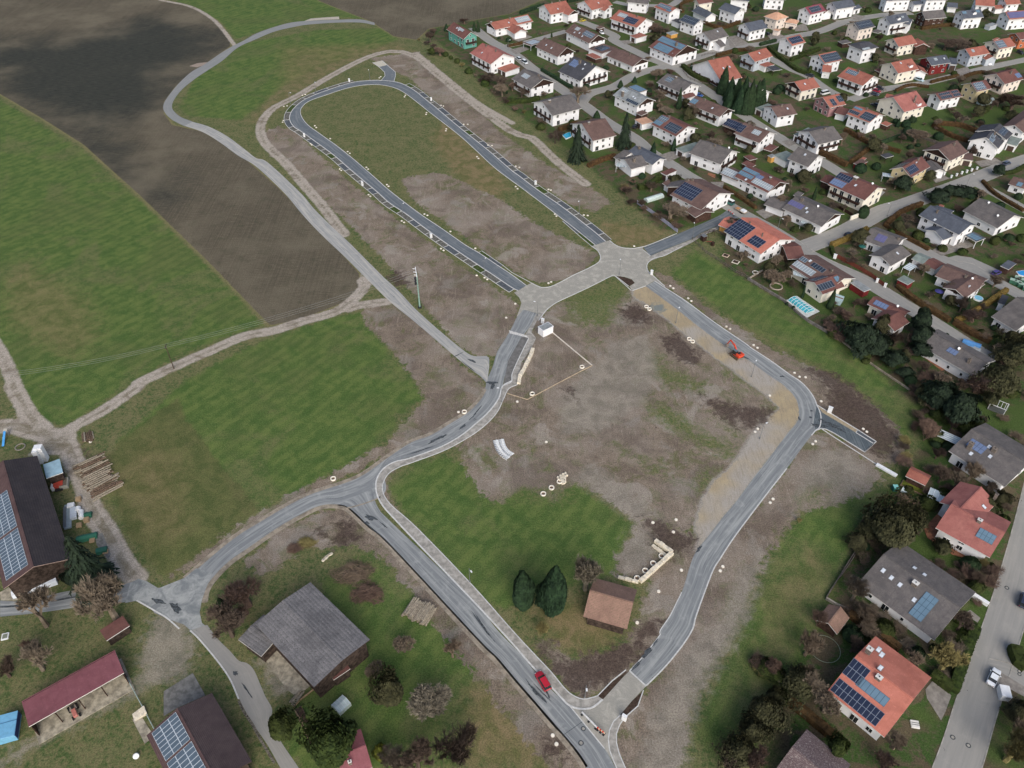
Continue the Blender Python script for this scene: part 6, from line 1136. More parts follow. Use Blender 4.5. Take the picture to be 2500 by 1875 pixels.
# ---- car
def loft(mb,secs,mi=0,cap=True):
    "secs: list of rings (lists of Vectors, same length)"
    n=len(secs[0])
    for a,b in zip(secs,secs[1:]):
        for k in range(n): mb.face([a[k],a[(k+1)%n],b[(k+1)%n],b[k]],None,mi)
    if cap: mb.face(secs[0][::-1],None,mi); mb.face(secs[-1],None,mi)
def ring(x,w,z0,z1,c=.22): return [Vector(p) for p in ((x,-w,z0+.08),(x,-w*1.0,(z0+z1)/2),(x,-w+c*.4,z1-.06),(x,-w+c*1.2,z1),(x,w-c*1.2,z1),(x,w-c*.4,z1-.06),(x,w,(z0+z1)/2),(x,w,z0+.08))]
CARS={}
def make_car(kind,paint,roofpaint=None):
    key=(kind,paint); 
    Ln,Wd,Hh={'sedan':(4.7,.9,1.42),'wagon':(4.5,.9,1.6),'hatch':(4.0,.86,1.48),'van':(5.3,.98,2.1),'minivan':(4.6,.92,1.75)}[kind]
    h=Ln/2; P_=M_(paint,.3,spec=.6,var=.03); RP=M_(roofpaint,.35,var=.03) if roofpaint else P_
    root=empty('parked_car' if kind!='van' else 'van')
    mb=MB(); b=.62 if kind!='van' else .8
    zs=[(-h,.78,.5,.82*b/.62),(-h+.12,.93,.3,.92*b/.62),(-h+.6,1,.25,.97*b/.62),(h-1.1,1,.25,.95*b/.62),(h-.5,.97,.25,.84*b/.62),(h-.12,.88,.3,.72*b/.62),(h,.7,.4,.62*b/.62)]
    loft(mb,[ring(x,Wd*w_,z0,z1) for x,w_,z0,z1 in zs]); o=mb.build('body',P_,root,weld=True); 
    bz=.93*b/.62
    r0,r1,f1,f0={'sedan':(-h+.75,-h+1.35,h-2.05,h-1.25),'wagon':(-h+.1,-h+.45,h-2.0,h-1.2),'hatch':(-h+.12,-h+.5,h-1.9,h-1.1),'van':(-h+.05,-h+.15,h-1.5,h-.7),'minivan':(-h+.08,-h+.35,h-1.9,h-.9)}[kind]
    mb=MB(); loft(mb,[[Vector(p) for p in ((x,-w0,z0),(x,-w1,z1),(x,w1,z1),(x,w0,z0))] for x,w0,w1,z0,z1 in ((r0,Wd*.88,Wd*.86,bz-.05,bz),(r1,Wd*.9,Wd*.76,bz-.05,Hh-.04),(f1,Wd*.9,Wd*.76,bz-.05,Hh-.04),(f0,Wd*.88,Wd*.84,bz-.05,bz))]); mb.build('windows',M_glass,root)
    mb=MB(); rw=Wd*.75; loft(mb,[[Vector(p) for p in ((x,-rw*k,Hh-.05),(x,-rw*k*.9,Hh+.0),(x,rw*k*.9,Hh+.0),(x,rw*k,Hh-.05))] for x,k in ((r1-.05,.95),(r1+.2,1),(f1-.2,1),(f1+.05,.93))]); mb.build('roof',RP,root)
    for sx in(-1,1):
        for sy in(-1,1):
            x=sx*(h-.85); mb=MB(); mb.tube((x,sy*(Wd-.2),.33),(x,sy*(Wd+.01),.33),.33,.33,12,0); mb.tube((x,sy*(Wd-.0),.33),(x,sy*(Wd+.03),.33),.2,.18,10,1); mb.build('wheel',[plain('tyre_rubber',(30,30,32),.9,.2),M_metal],root)
    for sy in(-1,1):
        mb=MB(); mb.box(h-.16,h-.02,sy*Wd*.62-.16,sy*Wd*.62+.16,.55,.68); mb.build('headlight',M_wm,root); mb=MB(); mb.box(-h+.0,-h+.1,sy*Wd*.62-.13,sy*Wd*.62+.13,.68,.85); mb.build('tail_light',M_((130,26,26)),root)
        mb=MB(); xm=f0-.35; ya=sy*(Wd+.0); mb.box(xm-.07,xm+.07,min(ya,ya+sy*.2),max(ya,ya+sy*.2),bz-.02,bz+.13); mb.build('mirror',P_,root)
    return root
def place(o,p,rz=None,label=None,cat=None,group=None,z=0.05,toward=None):
    P=G(L(p)[0]) if isinstance(p,str) else p
    if toward: q=G(L(toward)[0]); rz=math.atan2(q.y-P.y,q.x-P.x)
    o.location=(P.x,P.y,z); o.rotation_euler=(0,0,rz or 0); tag(o,label,cat,group); return o
G_='cars of the settlement'
for k,col,p,t_,lab in (('wagon',(178,36,52),'e1 335,735','e1 290,660','red car with dark panoramic roof parked on the diagonal new road'),('sedan',(226,232,236),'n 2423,1657','n 2433,1636','white sedan with sunroof slot on the lower right street'),('minivan',(46,54,74),'n 2497,1470','n 2506,1440','dark blue car half cut by the right photo edge'),
  ('wagon',(214,220,222),'b0 1175,645','b0 1120,605','silver-white car parked behind the pink-tiled chalet, farther one'),('minivan',(222,228,230),'b0 1245,685','b0 1290,715','white minivan nearest the gray chalet on the western street'),('hatch',(226,228,230),'b0 2075,365','b0 2110,395','small white car beside the brown solar-roof house'),('hatch',(190,172,60),'b0 1870,232','b0 1905,225','yellow car in front of the light red roofed house'),('wagon',(180,188,192),'b0 2065,180','b0 2110,160','silver car by the light red roofed house at the top'),
  ('wagon',(52,62,72),'b0 1920,940','b0 1895,905','dark gray car in the corner drive of the dark roofed house'),('hatch',(36,40,52),'b4 1645,1222','b4 1700,1205','black hatchback alone on the wide street'),('hatch',(40,44,50),'b1 1645,375','b1 1615,360','black car right of the dark-roofed white house'),('hatch',(34,34,44),'b1 1910,315','b1 1945,300','dark car in the peach villa courtyard'),
  ('sedan',(50,52,60),'b1 2110,825','b1 2060,810','black sedan at the hedge end of the middle lane'),('hatch',(150,28,52),'b2 620,995','b2 655,1005','crimson car outside the twin balcony chalet'),('wagon',(42,46,54),'b2 650,965','b2 690,975','black car beside the crimson car'),('wagon',(170,196,206),'b2 1080,875','b2 1110,885','pale blue-silver car at the cream dormer villa'),
  ('van',(228,230,232),'b2 1805,695','b2 1850,715','white panel van beside the pale blue house'),('wagon',(70,80,100),'b5 2020,450','b5 2070,430','gray-blue car parked below the glazed-roof modern house'),('hatch',(68,58,120),'c2 1830,385','c2 1880,365','violet-blue car on the gravel yard'),('hatch',(40,44,52),'b2 600,1145','b2 570,1135','dark car above the white solar house'),
  ('van',(214,218,216),'b2 60,1020','b2 100,1010','white camper at the left of the small pink-walled house'),('hatch',(44,84,150),'b1 915,1040','b1 950,1050','blue car behind the long brown chalet'),('wagon',(38,40,44),'b1 230,1380','b1 260,1360','black car beside the white orange-roofed garage'),('wagon',(44,46,50),'b2 2170,580','b2 2212,600','black car under the right edge shrubs'),
  ('hatch',(60,70,84),'b2 600,1030','b2 640,1040','slate car left beside the crimson car')):
    place(make_car(k,col),p,label=lab,cat='van' if k=='van' else 'car',group=G_,toward=t_)
place(make_car('van',(34,92,88),(222,226,224)),'b4 340,870',label='teal van with white roof at the connector road mouth',cat='van',toward='b4 290,845')
# flat trailer and barrier near the van
def tip(name,parts,lab,cat,loc,rz,group=None):
    root=empty(name,(loc.x,loc.y,0),rz,lab,cat,group)
    for nm,fn,m in parts: mb=MB(); fn(mb); mb.build(nm,m,root)
    return root
def ang2(a,b): p=G(L(a)[0]);q=G(L(b)[0]); return math.atan2(q.y-p.y,q.x-p.x)
def wheel_fn(x,y,r=.3,w_=.2): return lambda mb: mb.tube((x,y-w_/2,r),(x,y+w_/2,r),r,r,10)
RUB=plain('tyre_rubber',(30,30,32)) if 'tyre_rubber' in MATS else None; RUB=MATS['tyre_rubber']
tip('flatbed_trailer',[('bed',lambda mb:mb.box(-2.6,2.6,-1,1,.6,.75),M_((150,136,118))),('cargo_box',lambda mb:mb.box(.3,2.2,-.8,.8,.75,1.3),M_wm),('pallet',lambda mb:mb.box(-2.2,-1,-.6,.6,.75,.95),M_((184,132,84)))]+[('wheel',wheel_fn(x,y),RUB) for x in(.5,1.2) for y in(-.95,.95)],'flatbed trailer with white cargo beside the teal van','trailer',G(L('b4 480,960')[0]),ang2('b4 420,925','b4 550,1000'))
def barrier(p,q,lab,cols,n=8,h=1.0,name='road_barrier',leg=True):
    a=G(L(p)[0]);b=G(L(q)[0]); l=(b-a).length; c_=(a+b)/2; root=empty(name,(c_.x,c_.y,0),math.atan2(b.y-a.y,b.x-a.x),lab,'barrier')
    for i in range(n):
        x0=-l/2+l*i/n; mb=MB(); mb.box(x0+.02,x0+l/n-.02,-.09,.09,h*.55,h); mb.build('board',M_(cols[i%len(cols)],.5),root)
    for x in(-l/2+.2,0,l/2-.2): mb=MB(); mb.box(x-.2,x+.2,-.35,.35,.04,.14); mb.box(x-.04,x+.04,-.04,.04,.14,h); mb.build('foot',M_dark,root)
    return root
barrier('b4 345,960','b4 405,1010','red and white barrier board across the connector road',[(200,56,48),(226,226,222)],6)
barrier('e1 752,1075','e1 915,1240','long white barrier boards across the paved road mouth',[(222,224,224),(210,212,212)],7)
barrier('e1 918,1240','e1 1000,1305','short red and white barrier at the paved road mouth',[(206,58,40),(226,190,160)],6)
# ---- excavator
def excavator():
    O=M_((204,72,44),.4,'excavator_orange'); root=empty('excavator')
    for sy in(-1,1):
        mb=MB(); y=sy*1.05; prof=[(-1.7,.45),(-1.5,.12),(1.5,.12),(1.75,.45),(1.5,.78),(-1.5,.78)]
        a=[Vector((x,y-.27,z)) for x,z in prof]; b=[Vector((x,y+.27,z)) for x,z in prof]; loft(mb,[a,b]); mb.build('track',plain('track_steel',(96,84,70),.9,.2,0,.3,4),root)
    mb=MB(); mb.tube((0,0,.6),(0,0,.95),.6,.6,12); mb.build('turntable',M_dark,root)
    up=bpy.data.objects.new('upper_body',None); 
    mb=MB(); mb.box(-1.9,.55,-1.05,1.05,.95,1.25); mb.box(-1.95,-.4,-1.1,1.1,1.25,2.0); o=mb.build('body',O,root,bevel=.1)
    mb=MB(); mb.box(-1.2,-.5,-.5,.5,2.0,2.12); mb.build('engine_cover',M_dark,o)
    mb=MB(); mb.box(-.35,1.0,.1,1.05,1.25,2.55); c_=mb.build('cab',M_dark,root,bevel=.05); mb=MB(); mb.box(-.25,1.02,.18,.97,1.6,2.4); mb.box(-.2,.85,.08,1.07,1.6,2.4); mb.build('cab_glass',M_glass,c_)
    mb=MB(); mb.box(-.35,1.0,.12,1.03,2.56,2.62); mb.build('cab_roof',M_((96,112,120)),c_)
    def beam(pts,w_,h_):
        mb=MB(); s=[]
        for i,(x,z,hh) in enumerate(pts):
            s.append([Vector((x,-.35-w_,z-hh)),Vector((x,-.35+w_,z-hh)),Vector((x,-.35+w_,z+hh)),Vector((x,-.35-w_,z+hh))])
        loft(mb,s); return mb
    beam([(.3,1.3,.2),(1.7,3.0,.3),(3.7,3.9,.18)],.17,.2).build('boom',O,root)
    mb=MB(); a=Vector((3.6,-.35,3.95)); b=Vector((4.6,-.35,1.9)); mb.tube(a,b,.24,.16,4); mb.build('stick',O,root)
    mb=MB(); mb.tube((.9,-.35,1.2),(1.9,-.35,2.8),.08,.08,6); mb.tube((2.2,-.35,3.5),(3.7,-.35,4.25),.07,.07,6); mb.build('hydraulic_cylinder',M_metal,root)
    mb=MB(); q=[(4.35,1.9),(4.85,1.85),(5.05,1.3),(4.7,.85),(4.15,.95),(4.45,1.35)]; loft(mb,[[Vector((x,-.35-.5,z)) for x,z in q],[Vector((x,-.35+.5,z)) for x,z in q]]); mb.build('bucket',M_((120,112,104)),root)
    mb=MB(); mb.box(2.0,2.15,-1.3,1.3,.15,.7); mb.box(1.2,2.0,-.6,-.4,.35,.5); mb.box(1.2,2.0,.4,.6,.35,.5); mb.build('dozer_blade',M_((120,112,104)),root)
    return root
place(excavator(),'c1 262,1500',label='orange tracked excavator standing on the sandy verge',cat='excavator',toward='c1 120,1390',z=0.0)
# ---- shaft covers (white round caps)
def disc_mesh(r,h):
    mb=MB(); mb.tube((0,0,0),(0,0,h),r*1.04,r,16); mb.tube((0,0,h),(0,0,h+.04),r*.8,r*.75,16,1); return mb.mesh('cover_mesh',[plain('concrete_pale',(206,200,188),.9,.15,0,.1),plain('cover_white',(232,228,214),.85,.2,0,.06)])
DM=disc_mesh(.4,.15); DS=disc_mesh(.34,.16)
for s in ('a1 1287,822 1280,836 1470,972 1466,987 1640,1112 1636,1128 1905,1352 1917,1367 1595,908 1615,915 1790,1072 1825,1072 2000,1252 2033,1256 240,918 268,914 237,1040 230,1054 507,1085 520,1100 640,1196 470,1240 482,1250 790,1308 808,1322 722,1457 735,1470 952,1443 967,1459 1128,1593 1143,1607 400,822 425,815 1063,672 1075,662',
   'a3 970,20 986,34 1452,187 1477,198 1256,246 1276,259 1675,337 1594,485 1617,500 1890,482 1970,735 1993,750 1902,716 2156,1080','b3 40,690 60,713 395,720 420,728 463,987 480,1008 775,997 818,1002 1320,1333 40,470 80,482',
   'c0 358,368 384,356 32,570 1552,394 1582,418 1727,517 1758,543 2102,792 2137,816','c1 130,1090 178,1122 497,1342 548,1380','c3 772,335 840,388 1132,718 1700,1092 1747,1130 1056,1258 1018,1296 275,1090 240,1132 920,394 438,642','e2 828,745 797,785 286,1475 258,1522',
   'e0 1783,306 1984,398 2062,772 1839,980 1629,1287 2010,278','e1 440,1308 480,1402','c5 1056,325 1340,721 480,427','d0 1222,770'):
    for p in L(s):
        P=G(p); o=bpy.data.objects.new('shaft_cover',DM if p[1]>600 else DM); C.objects.link(o); o.location=P; o['category']='shaft cover'; auto(o,'pale round shaft cover',p,'pale round shaft covers along the new roads')
def ringmesh(r,h,t_=.16):
    mb=MB(); n=18
    for k in range(n):
        a=k/n*6.2832;b=(k+1)/n*6.2832; ca,sa,cb,sb=math.cos(a),math.sin(a),math.cos(b),math.sin(b); R_=r;q=r-t_
        mb.face([(R_*ca,R_*sa,0),(R_*cb,R_*sb,0),(R_*cb,R_*sb,h),(R_*ca,R_*sa,h)]); mb.face([(q*cb,q*sb,0),(q*ca,q*sa,0),(q*ca,q*sa,h),(q*cb,q*sb,h)]); mb.face([(R_*ca,R_*sa,h),(R_*cb,R_*sb,h),(q*cb,q*sb,h),(q*ca,q*sa,h)])
        mb.face([(0,0,.1),(q*ca,q*sa,.1),(q*cb,q*sb,.1)],None,1)
    return mb.mesh('ring_mesh',[MATS['cover_white'],plain('ring_fill',(120,104,92),.95,.1,0,.2)])
RM=ringmesh(.72,.4,.2)
for s in ('e0 1868,638 1785,710 1707,782 1628,856','c5 1470,1112 1391,1172 1311,1232 537,428 1203,250','c0 686,1192 197,1457','c0 1347,625 1318,601 1737,918 1770,943','w 720,1035'):
    for p in L(s): o=bpy.data.objects.new('concrete_ring',RM); C.objects.link(o); P=G(p); o.location=P; o['category']='concrete ring'; auto(o,'white concrete shaft ring',p,'open concrete shaft rings')
# ---- white cabinets
def cabinet(p,lab,w_=.7,d=.4,h=1.5,ang=0,col=(226,228,226)):
    root=empty('utility_cabinet',G(L(p)[0]),ang,None,'utility cabinet','white utility cabinets'); mb=MB(); mb.box(-w_/2,w_/2,-d/2,d/2,0,h); b=mb.build('body',M_(col),root,bevel=.03)
    mb=MB(); mb.box(-w_/2+.05,w_/2-.05,-d/2-.02,-d/2,.15,h-.1); mb.build('door',M_wm,root); mb=MB(); mb.box(-w_/2-.05,w_/2+.05,-d/2-.05,d/2+.05,h,h+.07); mb.build('lid',M_wm,root); auto(root,lab,L(p)[0],'white utility cabinets'); return root
for p,w_,h in (('a1 805,705',.9,1.6),('a1 1510,868',.9,1.6),('a1 418,1180',.9,1.6),('a1 918,1598',1,1.7),('a3 1510,390',1,1.7),('b3 255,668',1,1.7),('b3 1507,1640',1,1.8),('c3 1240,870',1.4,2.1),('e1 1208,1140',1.2,1.8),('c0 300,760',1.2,1.8),('b5 165,1465',1.3,1.7),('c2 222,495',1,1.5),('c2 330,560',1,1.5)): cabinet(p,'white utility cabinet',w_*.8,.5,h,R(-35))
# ---- transformer station
P3=[G(N('r1',(0,0)))]  # placeholder
TILES['x5']=(1300,760,.0723); P=[G(p,2.6) for p in L('x5 190,520 370,660 700,495')]
x=(P[1]-P[0]); x.z=0; l=x.length; x.normalize(); y=Vector((-x.y,x.x,0)); wd=(P[2]-P[1]).dot(y); c_=(P[0]+P[1])/2+y*wd/2; root=empty('transformer_station',(c_.x,c_.y,0),math.atan2(x.y,x.x),'small white transformer station box at the paved corner','transformer station')
wd=abs(wd); mb=MB(); mb.box(-l/2,l/2,-wd/2,wd/2,0,2.4); mb.build('wall',WL['white'],root); mb=MB(); mb.box(-l/2-.08,l/2+.08,-wd/2-.08,wd/2+.08,2.4,2.6); r_=mb.build('roof',M_wm,root); mb=MB(); mb.box(-l/2+.12,l/2-.12,-wd/2+.12,wd/2-.12,2.6,2.63); mb.build('roof_gravel',RF['flat'],r_)
mb=MB(); mb.box(-l/2-.03,-l/2,-.9,.9,.1,2.1); mb.build('door',M_wm,root)
HOUSES['transformer station']=(PX((c_.x,c_.y,1.3)),root,None)
# ---- lamps
def lamp():
    root=empty('street_lamp'); mb=MB(); mb.tube((0,0,0),(0,0,5.4),.075,.05,8); mb.build('pole',M_metal,root); mb=MB(); mb.tube((0,0,5.35),(.9,0,5.5),.04,.035,6); mb.build('arm',M_metal,root)
    mb=MB(); mb.box(.75,1.35,-.16,.16,5.46,5.56); mb.build('lamp_head',M_wm,root); mb=MB(); mb.box(-.12,.12,-.12,.12,0,.5); mb.build('base',M_metal,root); return root
l0=lamp(); cm=child_map(l0); first=True
for p,a in (('a1 518,800',-60),('a1 983,690',-90),('a1 298,895',-20),('a3 1268,215',60),('a3 1968,695',60),('b3 725,975',-120),('b3 1950,1240',90),('c0 1052,285',90),('c0 1605,760',60),('c0 248,690',160),('c3 190,390',60),('c3 300,1225',30),('e1 785,905',-90),('b4 875,1165',-60),('b1 595,690',0),('b0 1065,545',0),('w 1015,1258',-60),('b5 1585,690',0),('b4 2060,1010',180),('c5 905,330',180)):
    o=l0 if first else copy_tree(l0,cm); first=False; place(o,p,R(a),cat='street lamp',group='slim street lamps along the roads'); auto(o,'slim gray street lamp',L(p)[0],'slim street lamps along the roads')
# ---- power poles and wires
root=empty('power_mast',G(L('a3 1412,990')[0]),0,'pale green steel power mast with transformer crossarm beside the gravel road','power mast')
mb=MB(); mb.tube((0,0,0),(0,0,13.5),.3,.16,6); mb.build('mast',plain('mast_green',(122,152,142),.7,.3),root); mb=MB(); mb.box(-.6,.6,-.6,.6,0,.35); mb.build('foundation',M_dark,root)
mb=MB(); mb.tube((.3,-2.2,13.4),(-.6,2.6,13.9),.14,.14,4); mb.build('crossarm',M_wm,root)
for k in(-1.6,0,1.8): mb=MB(); mb.tube((-.1-k*.2,k,13.7),(-1.0-k*.2,k,13.8),.09,.09,6); mb.build('insulator',M_wm,root)
for z in(9.2,10.2,11.2): mb=MB(); mb.box(-.9,-.3,-.5,.5,z,z+.35); mb.build('switch_box',M_dark,root)
p1=G(L('a3 1412,990')[0]); p2=G(L('a2 1500,1520')[0])
root=empty('wooden_pole',p2,0,'dark wooden power pole beside the field track','power pole'); mb=MB(); mb.tube((0,0,0),(0,0,9.2),.16,.12,8); mb.build('pole',FM['bark'],root); mb=MB(); mb.box(-.07,.07,-.95,.95,8.5,8.65); mb.build('crossarm',M_dark,root)
for k in(-.8,0,.8): mb=MB(); mb.tube((0,k,8.65),(0,k,8.9),.05,.05,6); mb.build('insulator',M_dark,root)
def wire(a,b,sag,i,lab):
    mb=MB(); n=20; pr=None
    for k in range(n+1):
        t_=k/n; q=a.lerp(b,t_); q.z-=sag*4*t_*(1-t_)
        if pr is not None: mb.tube(pr,q,.028,.028,3,0,False)
        pr=q
    o=mb.build('power_line',M_metal); tag(o,lab,'power line','overhead wires between the poles')
p0=G(L('a2 -250,1800')[0])
for i,k in enumerate((-.9,0,.9)):
    off=Vector((0,k,0)); wire(p1+off*1.6+Vector((-.8,0,13.7)),p2+off+Vector((0,0,8.9)),1.6,i,'thin overhead wires from the green mast to the wooden pole'); wire(p2+off+Vector((0,0,8.9)),p0+off+Vector((0,0,8.5)),1.6,i,'thin overhead wires leaving the wooden pole to the left')
# ---- stone works
M_stone=plain('limestone_block',(216,208,188),.9,.15,0,.14,1.5)
def blockwall(specs,lab,name='retaining_wall',bl=1.2,w_=.6,h=.6,mat=None,cat='wall'):
    P=GL(specs); c_=sum(P,Vector())/len(P); root=empty(name,(c_.x,c_.y,0),0,lab,cat); rr=random.Random(4)
    for a,b in zip(P,P[1:]):
        l=(b-a).length; n=max(1,int(l/bl)); rz=math.atan2(b.y-a.y,b.x-a.x)
        for i in range(n):
            q=a.lerp(b,(i+.5)/n)-c_; M=Matrix.Translation(q)@Matrix.Rotation(rz+rr.uniform(-.05,.05),4,'Z'); mb=MB(); L2=l/n/2-.03; mb.box(-L2,L2,-w_/2*rr.uniform(.85,1.1),w_/2*rr.uniform(.85,1.1),0,h*rr.uniform(.85,1.1),0,M); mb.build('stone_block',mat or M_stone,root,bevel=.05)
    return root
blockwall('e0 1800,490 1970,612 1655,895','white limestone block wall bent in an L beside the old tiled barn',w_=1.0,h=1.0); blockwall('e0 1775,530 1905,630','short lower row of limestone blocks inside the L wall',w_=.8,h=.5); blockwall('e0 1440,845 1640,895','low straight limestone block row behind the old tiled barn',w_=.8,h=.6)
blockwall('c0 205,1015 180,1090 120,1210 75,1290 65,1360','curved stepped limestone retaining wall below the corner sidewalk',w_=1.1,h=.8)
rr=random.Random(9)
def boulder(p,s,rz,name='stone',lab='',grp=None,cat='stone',mat=None,flat=.5,P=None):
    mb=MB(); P=P or G(L(p)[0]); q=[Vector((math.cos(a)*rr.uniform(.7,1.1),math.sin(a)*rr.uniform(.35,.55),0)) for a in [k*6.283/7 for k in range(7)]]
    s0=[v*s for v in q]; s1=[v*s*rr.uniform(.65,.85)+Vector((0,0,s*flat)) for v in q]; loft(mb,[s0,s1]); o=mb.build(name,mat or M_stone); o.location=P; o.rotation_euler=(0,0,rz); tag(o,lab,cat,grp); return o
for k,p in enumerate(L('c5 1525,1035 1500,1045 1480,1060 1520,1065 1500,1080 1475,1080 1520,1090 1460,1075 1505,1105 1530,1050 1490,1095 1512,1120')): boulder(None,.85,rr.uniform(0,3),'limestone_slab','pale limestone slab of the loose heap north of the meadow','loose limestone slabs','stone',P=G(p))
for k,p in enumerate(L('d4 1500,740 1515,725 1530,712 1545,700 1560,690 1575,682 1590,678 1510,745 1540,720')): boulder(None,.6,.9,'limestone_slab','gray stone slab stacked leaning on the grass above the gray barn','leaning gray slabs','stone',P=G(p))
mb=MB(); A_l,_=resample(GL('c5 870,705 890,770 930,830 990,870'),14); A_l=[Vector((a[0],a[1],0)) for a in A_l]
for i in range(13):
    a,b=A_l[i],A_l[i+1]; d=(b-a).normalized(); n_=Vector((-d.y,d.x,0))
    for j in range(4):
        o_=(j-1.5)*.75; q=a+n_*o_; mb.face([q+n_*-.36+Vector((0,0,.3+.2*(j%2))),q+n_*.36+Vector((0,0,.35)),b+n_*(o_+.36)+Vector((0,0,.33)),b+n_*(o_-.36)+Vector((0,0,.3+.2*((j+1)%2)))])
    mb.face([a-n_*1.5,a-n_*1.5+Vector((0,0,.35)),b-n_*1.5+Vector((0,0,.35)),b-n_*1.5]); mb.face([a+n_*1.5,b+n_*1.5,b+n_*1.5+Vector((0,0,.35)),a+n_*1.5+Vector((0,0,.35))])
o=mb.build('plastic_sheet',plain('white_sheet',(214,218,218),.6,.3,0,.12,3)); tag(o,'wrinkled white plastic sheet strip lying on the bare soil','plastic sheet')
# ---- garden wall / kerb lines on the plot
a_,_=resample(GL('c0 400,855 785,1175'),20,False); o=kerb('boundary_kerb',a_,.3,.2,MATS['concrete_pale'],0,None); tag(o,'straight pale kerb running from the transformer station','kerb'); a_,_=resample(GL('c0 785,1175 560,1290 150,1508'),20,False); o=kerb('boundary_kerb',a_,.22,.15,plain('kerb_tan',(176,160,136),.9,.15),0,None); tag(o,'tan kerb line closing the lower side of the plot','kerb'); a_,_=resample(GL('c5 1155,305 1060,275 960,245'),10,False); o=kerb('boundary_kerb',a_,.22,.15,MATS['kerb_tan'],0,None); tag(o,'short tan kerb piece joining the curved sidewalk','kerb')
# ---- logs
M_log=plain('log_bark',(112,96,82),.9,.1,0,.3,3); M_logp=plain('log_pale',(150,142,126),.9,.1,0,.2,3)
def logs(spec,n,ln,rad,lab,grp,rows=3,pale=.5,jit=.25):
    a,b=GL(spec); d=(b-a); L_=d.length; d.normalize(); n_=Vector((-d.y,d.x,0)); rr=random.Random(n); base=int(n/rows)+1; k=0
    for r_ in range(rows):
        for i in range(base-r_):
            if k>=n: break
            k+=1; q=a+d*(L_*(i+.5+r_*.5)/base); l_=ln*rr.uniform(.75,1.1); sh=rr.uniform(-jit,jit)*ln; mb=MB(); tw=rr.uniform(-.06,.06); r=rad*rr.uniform(.7,1.25)
            mb.tube(-n_*l_/2+d*tw*l_/2,n_*l_/2-d*tw*l_/2,r,r*.8,7); o=mb.build('log',M_logp if rr.random()<pale else M_log); o.location=q+n_*sh+Vector((0,0,rad*.9+r_*rad*1.6)); tag(o,lab,'log',grp)
logs('d0 1180,1010 1480,1470',64,7.0,.22,'long trimmed log in the biggest stack beside the farm track','logs of the biggest stack',3,.6,.12)
logs('d0 1110,730 1270,680',14,3.6,.2,'dark short log in the pile north of the biggest stack','logs of the small dark pile',2,.1)
logs('d5 640,-80 900,40',46,4.8,.24,'pale log in the neat stack beside the diagonal road','logs of the neat roadside stack',3,1.0,.05)
logs('d3 1560,800 1640,850',4,3.2,.2,'pale log lying by the concrete slab of the gray barn','logs by the slab',1,1.0,.05)
logs('d4 1560,320 1560,330',1,1,.1,'x','x') if False else None
# compost / brush heaps as brush
for s,r,h,m,lab in (('d4 1830,900',4.8,2.2,'twig','large heap of cut branches north of the gray barn'),('d4 1980,1110',3.6,1.9,'twigr','reddish heap of cut branches near the gray barn'),('d4 1320,560',1.8,1.0,'twigy','straw coloured heap of roots beside the dark soil'),('d4 1190,620',1.2,.9,'twigr','orange-brown root heap at the soil bank edge')):
    rr=random.Random(int(r*10)); mb=MB()
    for _ in range(1500):
        a=rr.uniform(0,6.28); q=math.sqrt(rr.random())*(1+.22*math.sin(a*3+r)+.15*math.sin(a*5)); P_=Vector((math.cos(a)*q*r,math.sin(a)*q*r*.7,h*max(.05,1-q*q)*rr.uniform(.2,1)*(1+.4*math.sin(a*4)))); d=Vector((rr.uniform(-1,1),rr.uniform(-1,1),rr.uniform(-.3,.4))).normalized(); o_=d.orthogonal().normalized()*.035; sc_=rr.choice([.7,.9,1.8]); mb.face([P_-o_-d*.6*sc_,P_+o_-d*.6*sc_,P_+d*.8*sc_])
    for k in range(10):
        a,b=k/10*6.283,(k+1)/10*6.283; mb.face([(r*.6*math.cos(a),r*.42*math.sin(a),0),(r*.6*math.cos(b),r*.42*math.sin(b),0),(0,0,h*.5)])
    o=mb.build('brush_pile',FM[m]); o.location=G(L(s)[0]); tag(o,lab,'brush pile')
# ---- farmyard clutter
def boxthing(name,p,sz,rz,mat,lab,cat,h,extra=None,z=0,bev=.05,group=None):
    root=empty(name,G(L(p)[0]),rz,lab,cat,group); mb=MB(); mb.box(-sz[0]/2,sz[0]/2,-sz[1]/2,sz[1]/2,z,z+h); mb.build('body',mat,root,bevel=bev)
    for nm,b,m in (extra or []): mb=MB(); mb.box(*b); mb.build(nm,m,root)
    return root
fr=ang2('d1 200,300','d1 780,180')
def palletstack(p,lab,n=4,col=(168,146,116)):
    root=empty('pallet_stack',G(L(p)[0]),R(15),lab,'pallets')
    for i in range(n):
        mb=MB(); z=i*.2
        for k in(-.5,-.25,0,.25,.5): mb.box(-.6,.6,k-.07,k+.07,z+.13,z+.17)
        for k in(-.5,0,.5): mb.box(k-.06,k+.06,-.5,.5,z,z+.13)
        mb.build('pallet',M_(col,.9),root)
palletstack('d1 955,220','pale timber crates stack nearest the metal sheets'); palletstack('d1 1045,160','pale timber stack right beside the white bales',5); palletstack('d1 1110,400','pale timber stack beside the green tarpaulin',3); palletstack('d0 1070,1560','untidy timber stack beside the track',5); palletstack('d1 1270,530','small timber stack below the green cover',2)
boxthing('sheet_metal_stack','d1 820,110',(1.6,8),R(22),M_((150,164,168),.5),'long gray corrugated sheet stack beside the big western barn','sheet stack',.5,[('sheet',(-1.0,-.3,-3.6,3.2,.5,.56),M_metal)])
boxthing('covered_stack','d1 890,80',(1.5,3.6),R(22),M_((190,200,208),.5),'pale blue covered stack beside the corrugated sheets','covered stack',.9)
